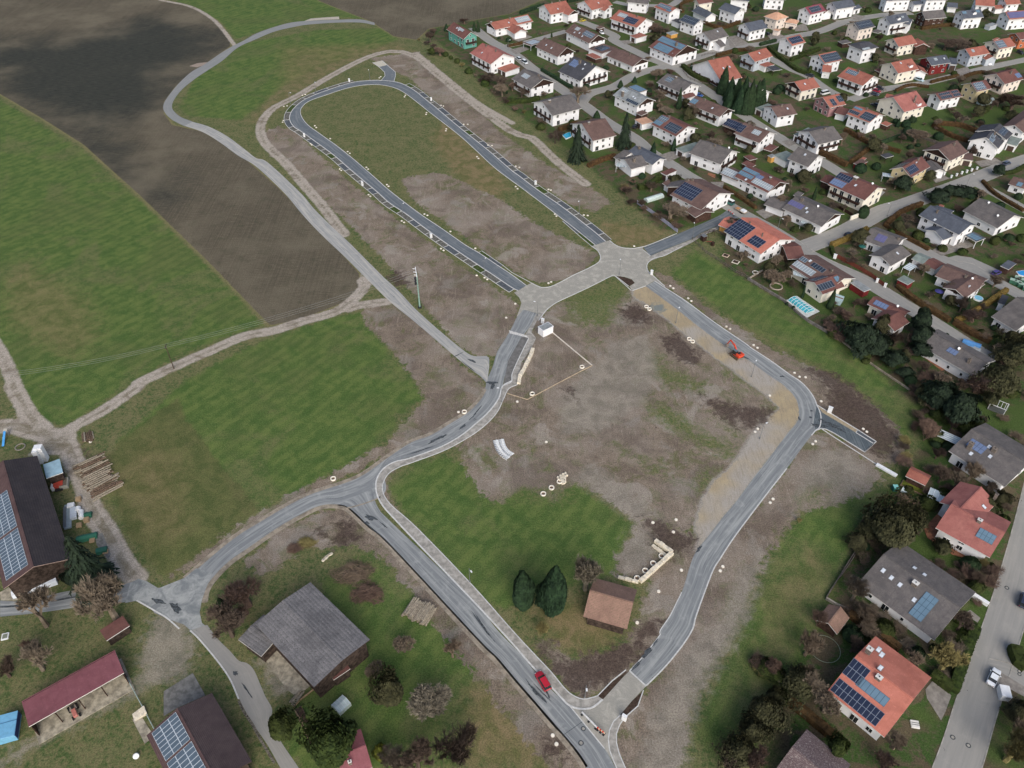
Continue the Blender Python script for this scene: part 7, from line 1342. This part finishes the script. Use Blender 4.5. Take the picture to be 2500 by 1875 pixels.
for k,(p,lab) in enumerate((('d1 945,35','white wrapped bale farthest from the road'),('d1 980,75','white wrapped bale in the middle of three'),('d1 985,120','white wrapped bale nearest the timber stack'))):
    mb=MB(); mb.tube((0,-.6,.6),(0,.6,.6),.62,.62,14); o=mb.build('wrapped_bale',M_wm); o.location=G(L(p)[0]); o.rotation_euler=(0,0,.3); tag(o,lab,'bale')
def tarp(p,sz,lab,col,rz=.3):
    mb=MB(); a,b,h=sz; s=[[Vector((x,-b*k,0)),Vector((x,-b*k*.8,h*.8)),Vector((x,0,h)),Vector((x,b*k*.8,h*.75)),Vector((x,b*k,0))] for x,k in ((-a,.9),(-a*.4,1.05),(a*.3,.95),(a,1))]; loft(mb,s); o=mb.build('tarpaulin',M_(col,.6)); o.location=G(L(p)[0]); o.rotation_euler=(0,0,rz); tag(o,lab,'tarpaulin')
tarp('d1 1050,365',(2.3,.9,1.1),'dark green tarpaulin over a stack by the big spruce',(44,104,84)); tarp('d1 1225,520',(1.2,.9,1.0),'small green cover right of the big spruce',(40,96,78)); tarp('d1 1055,95',(1.0,.8,.9),'green round cover near the timber stack',(40,92,72)); tarp('d1 430,960',(4.6,1.2,1.5),'long white tarpaulin covering a row in front of the big western barn',(204,212,220),ang2('d1 250,1020','d1 600,900'))
boxthing('red_machine','d0 810,1360',(2.2,2.6),R(20),M_((176,70,56)),'red farm machine box parked behind the pale blue lean-to','farm machine',1.5,[('frame',(-.9,.9,-2.2,-1.3,.3,.6),M_dark)]); boxthing('tipper_trailer','d0 880,1350',(2.0,3.0),R(20),M_((150,150,140)),'gray open trailer beside the red farm machine','trailer',1.2,[('load',(-.8,.8,-1.3,1.3,1.2,1.22),M_((104,96,84)))]); boxthing('white_beam','d0 740,1370',(.8,3.4),R(15),M_wm,'white narrow container tight against the barn','container',1.4)
boxthing('white_water_tank','d0 605,1010',(2.0,1.7),R(10),M_wm,'white tank on the roof line of the barn corner','tank',5.0) ; boxthing('small_white_tank','d0 560,1040',(1.3,1.6),R(10),M_wm,'smaller white tank beside the larger one at the barn corner','tank',4.6)
boxthing('gray_crate','d1 860,-10',(1.6,1.3),R(15),M_wm,'white crate standing near the long sheet stack','crate',1.0)
boxthing('low_trailer','d1 700,800',(5.2,1.4),ang2('d1 620,830','d1 780,780'),M_((206,202,190)),'white topped red trailer beside the big spruce','trailer',1.3,[('side_panel',(-2.5,2.5,-.74,-.70,.4,1.1),M_((120,30,34)))])
# blue trailer and slide
root=boxthing('blue_trailer','d2 130,1200',(3.4,5.2),R(18),M_((112,170,204),.4),'light blue covered trailer left of the red metal shed','trailer',2.0,[('cover_ridge',(-1.72,1.72,.6,.7,1.0,2.06),M_((60,104,140))),('side_panel',(1.7,1.76,-2.5,2.5,.5,1.9),M_((44,62,120)))])
root=empty('playground_slide',G(L('d0 70,760')[0]),R(100),'blue playground slide on the left edge lawn','slide'); mb=MB(); mb.face([(-2,-.3,.1),(2,-.3,1.9),(2,.3,1.9),(-2,.3,.1)]); mb.face([(-2,.3,.1),(2,.3,1.9),(2,.3,1.7),(-2,.3,0)]); mb.face([(-2,-.3,0),(2,-.3,1.7),(2,-.3,1.9),(-2,-.3,.1)]); mb.build('chute',M_((70,146,206)),root); mb=MB(); mb.box(2,3,-.5,.5,1.7,1.8); mb.build('platform',M_((190,186,170)),root)
for y in(-.4,.4):
    for x in(2.1,2.9): mb=MB(); mb.box(x-.05,x+.05,y-.05,y+.05,0,1.7); mb.build('leg',M_metal,root)
# fire pits / rings
def ringthing(p,r,lab,col,h=.12,th=.12,cat='ring',name='ring',fill=None):
    mb=MB(); n=26
    for k in range(n):
        a=k/n*6.2832;b=(k+1)/n*6.2832; mb.tube((r*math.cos(a),r*math.sin(a),h),(r*math.cos(b),r*math.sin(b),h),th,th,5)
    o=mb.build(name,M_(col)); o.location=G(L(p)[0]); tag(o,lab,cat); return o
ringthing('d0 275,840',1.2,'round stone fire pit on the left edge lawn',(140,134,124),.12,.16,'fire pit','fire_pit'); ringthing('e4 252,945',3.2,'large thin trampoline ring lying on the grass by the mossy summerhouse',(128,138,118),.25,.07,'ring','trampoline_ring')
ringthing('e0 1215,320',.8,'x',(0,0,0)) if False else None
# tractor
root=empty('tractor',G(L('d2 905,990')[0]),ang2('d2 880,925','d2 925,1040'),'faded red old tractor in front of the red metal shed','tractor'); R1=M_((176,112,104),.6)
mb=MB(); mb.box(-.2,1.7,-.4,.4,.7,1.35); mb.build('hood',R1,root,bevel=.08); mb=MB(); mb.box(-1.1,-.2,-.65,.65,.8,1.1); mb.build('seat_deck',M_((150,140,132)),root); mb=MB(); mb.box(-.8,-.4,-.25,.25,1.1,1.5); mb.build('seat',M_dark,root)
for x,y,r in ((-.8,.75,.65),(-.8,-.75,.65),(1.3,.65,.4),(1.3,-.65,.4)): mb=MB(); mb.tube((x,y-.15,r),(x,y+.15,r),r,r,14); mb.build('wheel',RUB,root)
# pipe from shed to barn, stair, dish
mb=MB(); a=G(L('d2 1520,570')[0],.5);b=G(L('d2 1720,940')[0],.5); mb.tube(a,b,.1,.1,6); b2=G(L('d2 1850,1190')[0],.5); mb.tube(b,b2,.1,.1,6); o=mb.build('metal_pipe',plain('pipe_green_gray',(150,166,160),.6,.3)); tag(o,'long pale handrail pipe between the red metal shed and the southern barn','pipe')
root=empty('concrete_stair',G(L('d2 1690,1010')[0]),R(35),'pale concrete stair beside the southern barn','stair')
for i in range(6): mb=MB(); mb.box(-1.4+i*.42,-1.0+i*.42,-.9,.9,0,.2+.12*i); mb.build('step',M_stone,root)
mb=MB(); mb.tube((0,0,0),(0,0,.6),.05,.05,6); mb.tube((0,0,.6),(.12,-.12,.75),.6,.5,16); o=mb.build('satellite_dish',M_wm); o.location=G(L('d2 1645,1530')[0]); tag(o,'white round dish on the grass beside the southern barn','satellite dish')
mb=MB(); mb.box(-.7,.7,-.8,.8,.0,.25); mb.box(-.5,.5,-.55,.55,.25,.3,1); o=mb.build('cold_frame',[M_wm,M_((120,126,110))]); o.location=G(L('d1 65,1545')[0]); o.rotation_euler=(0,0,.3); tag(o,'small white framed hatch in the lower left meadow','hatch')
# greenhouse, garden frames
def greenhouse(p,q,w_,h,lab,arch=True,n=6):
    a=G(L(p)[0]);b=G(L(q)[0]); l=(b-a).length; c_=(a+b)/2; root=empty('greenhouse',(c_.x,c_.y,0),math.atan2(b.y-a.y,b.x-a.x),lab,'greenhouse'); prof=[(w_/2*math.cos(t_),h*math.sin(t_)) for t_ in [math.pi*k/8 for k in range(9)]] if arch else [(w_/2,0),(w_/2,h*.7),(0,h),(-w_/2,h*.7),(-w_/2,0)]
    mb=MB(); loft(mb,[[Vector((x,y,z)) for y,z in prof] for x in np.linspace(-l/2,l/2,n+1)]); mb.build('cover',plain('greenhouse_cover',(196,212,208),.3,.5,0,.06),root)
    for x in np.linspace(-l/2,l/2,n+1):
        mb=MB(); 
        for (y0,z0),(y1,z1) in zip(prof,prof[1:]): mb.tube((x,y0*1.01,z0*1.01),(x,y1*1.01,z1*1.01),.05,.05,4,0,False)
        mb.build('rib',M_wm,root)
greenhouse('b2 1720,1130','b2 1860,1105',3.2,2.2,'white arched polytunnel below the yellow house'); greenhouse('b3 1445,850','b3 1620,795',2.4,1.3,'low glass cold frame greenhouse behind the brown fence',False,5); greenhouse('d3 2070,980','d3 2200,860',2.6,1.6,'glazed white cold frame in the garden below the gray barn',False,4); greenhouse('c4 1520,1010','c4 1700,1080',1.6,1.0,'low white cold frame above the long anthracite villa',False,6); greenhouse('e3 740,480','e3 820,520',1.8,1.1,'white cold frame beside the vegetable beds',False,3)
# pool cover
P=GL('c1 1070,700 1310,870 1215,920 960,745'); a,b,c2_,d_=P; x=(b-a); l=x.length; x.normalize(); y=Vector((-x.y,x.x,0)); wd=abs((d_-a).dot(y)); c_=(a+b+c2_+d_)/4; root=empty('pool_enclosure',(c_.x,c_.y,.05),math.atan2(x.y,x.x),'turquoise swimming pool under a ribbed transparent cover','pool cover'); wd=max(wd,3.6)
prof=[(wd/2*math.cos(t_),1.0*math.sin(t_)) for t_ in [math.pi*k/8 for k in range(9)]]; mb=MB(); loft(mb,[[Vector((q,yy,z)) for yy,z in prof] for q in(-l/2,l/2)]); mb.build('canopy',plain('pool_turquoise',(70,168,182),.25,.5,0,.12,.6),root)
for q in np.linspace(-l/2,l/2,8):
    mb=MB()
    for (y0,z0),(y1,z1) in zip(prof,prof[1:]): mb.tube((q,y0,z0+.02),(q,y1,z1+.02),.07,.07,4,0,False)
    mb.build('rib',M_wm,root)
for yy,z in (prof[3],prof[5]): mb=MB(); mb.tube((-l/2,yy,z+.03),(l/2,yy,z+.03),.06,.06,4); mb.build('rail',M_wm,root)
def pool(p,pts,lab,col=(60,170,206)):
    P=GL(pts); c_=sum(P,Vector())/len(P); root=empty('pool',(c_.x,c_.y,0),0,lab,'pool'); Q=[p_-c_ for p_ in P]
    if sum(Q[i].x*Q[(i+1)%len(Q)].y-Q[(i+1)%len(Q)].x*Q[i].y for i in range(len(Q)))<0: Q=Q[::-1]
    mb=MB(); mb.prism([(q.x*1.12,q.y*1.12) for q in Q],0,.35); mb.build('rim',M_wm,root); mb=MB(); mb.prism([(q.x,q.y) for q in Q],.3,.4); mb.build('water',plain('pool_water_%d'%col[0],col,.15,.6,0,.05),root)
pool('','b0 1650,1462 1735,1435 1745,1480 1690,1505','small turquoise pool beside the giant spruce'); pool('','b0 1110,1085 1180,1085 1198,1105 1130,1108','tiny blue paddling pool behind the tall dark hedge',(90,140,170)); pool('','c2 2110,360 2200,345 2290,400 2290,440 2140,400','bright blue round pool at the right edge',(56,150,216))
tarp('c2 1500,1335',(2.6,1.1,1.0),'blue tarpaulin over a stack beside the long street',(84,140,196),-.6)
# green containers
for i,p in enumerate(('c2 2050,500','c2 2115,525','c2 2165,555','c2 2115,465','c2 2170,490','c2 2230,600')): boxthing('waste_container',p,(1.9,1.5),R(-35),M_((58,104,84),.5),'dark green lidded waste container','container',1.3,[('lid',(-1,1,-.8,.8,1.3,1.36),M_((150,176,160)))]); auto(bpy.context.scene.objects[-1] if False else [o for o in bpy.data.objects if o.name.startswith('waste_container')][-1],'dark green waste container',L(p)[0],'green waste containers')
# playground at orange solar house
root=empty('swing_frame',G(L('b4 150,1225')[0]),R(35),'brown swing frame on the lawn below the connector road','swing')
for x in(-1.5,1.5):
    for y in(-.8,.8): mb=MB(); mb.tube((x,y,0),(x,0,2.2),.07,.07,6); mb.build('leg',M_wood,root)
mb=MB(); mb.tube((-1.7,0,2.2),(1.7,0,2.2),.07,.07,6); mb.build('crossbeam',M_wood,root)
root=empty('red_slide',G(L('b4 140,1300')[0]),R(-60),'small red slide beside the dark play tower','slide'); mb=MB(); mb.face([(-1.3,-.3,.1),(1.3,-.3,1.4),(1.3,.3,1.4),(-1.3,.3,.1)]); mb.face([(-1.3,.3,.1),(1.3,.3,1.4),(1.3,.3,1.2),(-1.3,.3,0)]); mb.build('chute',M_((206,72,56)),root); mb=MB(); mb.box(1.2,2.1,-.5,.5,0,1.4); mb.build('platform',M_wood,root)
boxthing('play_tower','b4 75,1270',(1.6,1.6),R(30),M_wood,'dark wooden play tower at the fence corner','play tower',2.0,[('roof',(-.9,.9,-.9,.9,2.0,2.12),M_metal)])
boxthing('flower_bed','b4 318,1435',(2.2,2.0),R(-35),M_((196,176,160),.9),'stone edged square bed on the lawn of the orange solar house','bed',.2,[('soil',(-.85,.85,-.75,.75,.2,.22),MATS['bed_soil'])]); boxthing('flower_bed','b4 425,1505',(2.4,2.2),R(-35),M_((206,200,186),.9),'rounded pale stone bed nearest the gray fence corner','bed',.2,[('soil',(-.9,.9,-.8,.8,.2,.22),MATS['bed_soil'])])
boxthing('striped_tent','c1 1610,755',(3.2,3.6),R(55),M_((160,184,190)),'pale striped shelter right of the dark cone conifer','shelter',1.9,[('stripe',(-.3,.3,-1.82,1.82,1.9,1.93),M_((120,84,70)))])
boxthing('white_van_roof','e6 1920,675',(1.9,2.6),R(-12),M_wm,'white caravan box under the dark shrubs beside the white sedan','caravan',1.8)
boxthing('white_sign_wall','e4 1768,465',(3.8,.9),ang2('e4 1700,420','e4 1840,510'),M_wm,'white low wall block at the street side of the gray-tiled bungalow','wall',1.0)
boxthing('garden_bench','e6 735,1075',(1.6,1.6),R(-10),M_((206,206,202)),'white slatted bench frame on the lawn beside the orange-tiled house','bench',.35,[('slat',(-.8,.8,-.2,-.1,.35,.38),M_dark),('slat',(-.8,.8,.2,.3,.35,.38),M_dark)])
boxthing('white_column','c4 1960,180',(1,1),0,M_wm,'pale garden post between the dark pines at the right','post',1.6)
boxthing('pergola_white','c4 1840,830',(4.4,3.0),R(-38),M_((80,84,80)),'dark pond with white pergola bars at the right','pergola',.3,[('rail',(-2.2,2.2,y_,y_+.08,2.1,2.2),M_wm) for y_ in(-1.5,1.5)]+[('rail',(x_,x_+.08,-1.5,1.5,2.2,2.28),M_wm) for x_ in(-2.1,-1.2,-.3,.6,1.5,2.1)]+[('post',(x_,x_+.1,y_,y_+.1,.3,2.1),M_wm) for x_ in(-2.1,2.0) for y_ in(-1.5,1.42)])
boxthing('white_culvert','e2 2050,440',(5.6,1.0),ang2('e2 1950,375','e2 2160,495'),M_wm,'long white concrete channel piece beyond the dead-end kerb','channel',.6)
for i,p in enumerate(('b5 1345,565','b5 1422,595','b5 1480,575','b5 1537,553','b5 1590,538','b5 1643,522','b5 1700,505','b5 1625,470','b5 1545,445','b5 1270,548')):
    o=boxthing('garden_post',p,(.6,.6),R(20),M_wm,None,'garden post',1.1,[('cap',(-.36,.36,-.36,.36,1.1,1.2),M_wm)]); auto(o,'white square garden post',L(p)[0],'white square garden posts')
# ---- fences
def fence(spec,lab,h=1.3,sp=2.2,mat=None,kind='rail',cat='fence',th=.05):
    A,tot=resample(GL(spec),max(2,int(plen(GL(spec))/sp)+1),False); c_=Vector((A[:,0].mean(),A[:,1].mean(),0)); root=empty('fence',c_,0,lab,cat); mat=mat or M_wood
    for a in A[:99]: mb=MB(); q=Vector((a[0],a[1],0))-c_; mb.box(q.x-.06,q.x+.06,q.y-.06,q.y+.06,0,h+.1); mb.build('post',mat,root)
    mb=MB()
    for a,b in zip(A,A[1:]):
        p=Vector((*a,0))-c_;q=Vector((*b,0))-c_; d=(q-p).normalized(); n_=Vector((-d.y,d.x,0))*th/2
        for z0,z1 in (((.35,.5),(.85,1.0)) if kind=='rail' else ((.05,h),)):
            z0*=h if kind=='rail' else 1; z1*=h if kind=='rail' else 1
            mb.face([p+n_+Vector((0,0,z0)),q+n_+Vector((0,0,z0)),q+n_+Vector((0,0,z1)),p+n_+Vector((0,0,z1))][::-1]); mb.face([p-n_+Vector((0,0,z0)),q-n_+Vector((0,0,z0)),q-n_+Vector((0,0,z1)),p-n_+Vector((0,0,z1))]); mb.face([p-n_+Vector((0,0,z1)),q-n_+Vector((0,0,z1)),q+n_+Vector((0,0,z1)),p+n_+Vector((0,0,z1))])
    mb.build('rail' if kind=='rail' else 'panel',mat,root); return root
M_gf=plain('fence_gray_wood',(104,98,92),.9,.15,0,.25,2)
fence('b3 1350,875 1480,960 1620,1060 1785,1185','gray-violet panel fence below the angular dark gardens',1.5,2.6,plain('panel_violet',(150,152,170),.6,.3,0,.08),'panel')
fence('b3 1945,1265 2100,1420 b4 200,1470 420,1620 c1 415,450','gray wooden rail fence around the orange solar house lawn',1.3,2.4,M_gf); fence('b4 0,1260 160,1170 330,1230','wooden fence beside the connector sidewalk',1.3,2.2,M_gf)
fence('c1 415,455 900,750 1200,1010 1680,1290','gray concrete plinth fence bounding the pool garden',.9,3,plain('plinth_gray',(116,112,108),.9,.15,0,.2,1),'panel',th=.5); fence('c1 1690,1300 2150,1650 c4 0,120 200,260 660,570','long low plinth fence below the dark pines',.6,3.4,plain('plinth_pale',(140,132,118),.9,.15,0,.2,1),'panel',th=.35)
fence('b5 180,1455 380,1560 560,1665 c2 330,565','red-brown panel fence along the long street',1.5,2.2,plain('fence_redbrown',(112,62,50),.85,.2,0,.15,2),'panel')
fence('e4 545,0 420,200 265,450','dark plinth fence at the meadow edge',.9,3,M_gf,'panel',th=.2); fence('e4 265,455 350,510 480,565','short gray fence behind the mossy summerhouse',.8,2,plain('plinth_stone',(150,144,132),.9),'panel',th=.4)
fence('e3 0,1530 140,1330 270,1100','dark plank fence left of the brown bungalow garden',1.0,2.4,M_gf,'panel',th=.12)
fence('b0 1380,390 1550,345 1700,320','gray lattice fence along the upper side lane',1.1,2.4,M_gf); fence('b1 1280,560 1000,590 940,610','gray rail fence above the split-level house',1.0,2.4,M_gf); fence('b1 730,760 800,850 960,920 1030,905','wrought gray fence outside the boxy hedge',1.0,2.4,M_gf)
fence('b5 1080,160 1300,240','pale slatted fence in the middle lawns',1.4,2.2,M_gf,'panel',th=.06); fence('b4 1500,900 1680,1010','brown garden fence right of the angular bungalow',1.3,2.2,M_wood,'panel',th=.06)
boxthing('rounded_wall','b4 1705,1035',(4.6,.5),ang2('b4 1665,1060','b4 1745,1030'),WL['cream'],'rounded cream wall piece at the wide street','wall',1.7)
blockwall('c1 640,330 560,370 430,450 560,530 690,620','ornamental pale stone edging round the pond garden','garden_wall',1.4,.5,.5,plain('stone_garden',(170,160,146),.9,.15,0,.2,2))
ringthing('c1 800,555',2.0,'round stone pond ring in the conservatory garden',(156,146,134),.2,.25,'pond','pond_ring'); ringthing('c1 520,370',1.0,'white stone arc at the end of the garden wall',(206,204,196),.3,.15,'ring','stone_arc')
# beds below the gray barn
for p,sz,lab in (('d3 1680,1090',(1.6,6),'long timber raised bed below the gray barn'),('d3 1760,1270',(1.4,4.2),'dark water trough box in the garden below the gray barn')): boxthing('raised_bed',p,sz,R(33),M_((108,92,76),.9),lab,'raised bed',.4,[('soil',(-sz[0]/2+.15,sz[0]/2-.15,-sz[1]/2+.15,sz[1]/2-.15,.4,.43),MATS['bed_soil'])])
fence('d3 1850,680 1545,920 1680,1150 1790,1350','pale timber kerb fence round the garden below the gray barn',.5,2,plain('timber_tan',(140,122,98),.9),'panel',th=.2)
boxthing('raised_bed','e3 890,460',(2.2,6.4),R(52),M_((136,112,92),.9),'planted raised bed in the vegetable garden','raised bed',.4,[('plants',(-.9,.9,-3,3,.4,.5),FM['yellow'])])
boxthing('rain_barrel','e3 655,470',(1.3,1.3),0,M_((36,96,84)),'teal rain barrel beside the vegetable garden','barrel',1.3,[('lid',(-.6,.6,-.6,.6,1.3,1.36),M_((130,196,190)))])
mb=MB(); mb.tube((0,0,0),(0,0,2.2),.04,.04,6); mb.tube((0,0,2.0),(0,0,2.5),1.4,.05,10,1); o=mb.build('parasol',[M_metal,M_((60,60,120))]); o.location=G(L('c2 1040,680')[0]); tag(o,'dark violet parasol on the patio of the gray farmhouse-style house','parasol')
mb=MB(); mb.tube((0,0,0),(0,0,2.2),.04,.04,6); mb.tube((0,0,2.0),(0,0,2.5),1.3,.05,10,1); o=mb.build('parasol',[M_metal,M_((34,92,84))]); o.location=G(L('b5 450,1385')[0]); tag(o,'dark green parasol beside the white L-shaped house','parasol')
mb=MB(); mb.tube((0,0,0),(0,0,.5),1.6,1.5,14); mb.tube((0,0,.5),(0,0,.55),1.3,1.3,14,1); o=mb.build('paddling_pool',[M_wm,M_((120,180,210))]); o.location=G(L('c2 1590,720')[0]); tag(o,'white round tub right of the gray farmhouse-style house','tub')
# glazed lean-to at two-winged house
def glazed(p,sz,rz,lab,h=2.4):
    root=empty('glass_canopy',G(L(p)[0]),rz,lab,'canopy'); a,b=sz; mb=MB(); mb.box(-a/2,a/2,-b/2,b/2,h,h+.06); mb.build('glass',plain('canopy_glass',(176,190,194),.25,.5,0,.06),root)
    for x in np.linspace(-a/2,a/2,5): mb=MB(); mb.box(x-.05,x+.05,-b/2,b/2,h+.06,h+.13); mb.build('bar',M_wm,root)
    for x in(-a/2+.1,a/2-.1):
        for y in(-b/2+.1,b/2-.1): mb=MB(); mb.box(x-.05,x+.05,y-.05,y+.05,0,h); mb.build('post',M_wm,root)
glazed('e3 1140,620',(4.4,3.6),R(-35),'white glazed canopy on the left of the two-winged house'); glazed('b5 730,625',(4.6,3),R(-20),'white slatted canopy before the yellow gabled house'); glazed('b4 1190,1140',(4.8,3),R(-28),'striped glass canopy before the angular gray bungalow'); glazed('c1 1110,480',(5.2,3.6),R(-30),'fan-shaped glass conservatory roof of the cream-walled house',3.0); glazed('b4 515,700',(4.2,2.6),R(-25),'white awning before the four-field solar bungalow',2.6); glazed('b3 1190,520',(5,3.4),R(-15),'white glass canopy at the double-chimney house',2.6); glazed('c4 1250,1340',(3,9),R(50),'white slatted canopy at the left end of the anthracite villa',2.6); glazed('c2 640,360',(4.4,2.8),R(40),'greenish glass canopy beside the white L-shaped house',2.2)
# ================= AUTO LABELS =================
LM={s:(v[0]) for s,v in HOUSES.items()}
for nm,p in (('orange excavator',N('c1',(262,1500))),('round loop turning pad',N('a1',(1070,550))),('paved road mouth',N('e1',(900,1000))),('dead-end road',N('c3',(1700,1250))),('green power mast',N('a3',(1412,990))),('wooden pole',N('a2',(1500,1520))),('junction paving',N('b3',(1150,1450))),('red car',N('e1',(335,735))),('loop road bend',N('a1',(290,1000))),('old tiled barn wall',N('e0',(1700,800))),('biggest log stack',N('d0',(1300,1250)))): LM.setdefault(nm,p)
NUM=['','second ','third ','fourth ','fifth ','sixth ','seventh ','eighth ','ninth ','tenth ','eleventh ','twelfth ','thirteenth ','fourteenth ','fifteenth ','sixteenth ','seventeenth ','eighteenth ','nineteenth ','twentieth ']
items=[]
for o,look,p,grp in AUTO:
    s=min(LM,key=lambda k:math.hypot(LM[k][0]-p[0],LM[k][1]-p[1])); dx=p[0]-LM[s][0]; dy=p[1]-LM[s][1]
    rel=('right of' if dx>0 else 'left of') if abs(dx)>abs(dy)*1.1 else ('in front of' if dy>0 else 'behind'); items.append([o,look,rel,s,math.hypot(dx,dy),grp])
bk={}
for it in items: bk.setdefault((it[1],it[2],it[3]),[]).append(it)
for key,ls in bk.items():
    ls.sort(key=lambda i:i[4])
    for k,it in enumerate(ls):
        o,look,rel,s,d,grp=it; pre=(NUM[k] if k<20 else 'very remote ')+('nearest ' if len(ls)>1 else '')
        lb=(pre+look+' '+rel+' the '+s).strip()
        if len(lb.split())>16: lb=lb.replace(' of the row','').replace('nearest ','',1)
        o['label']=' '.join(lb.split()[:16])
        if grp: o['group']=grp
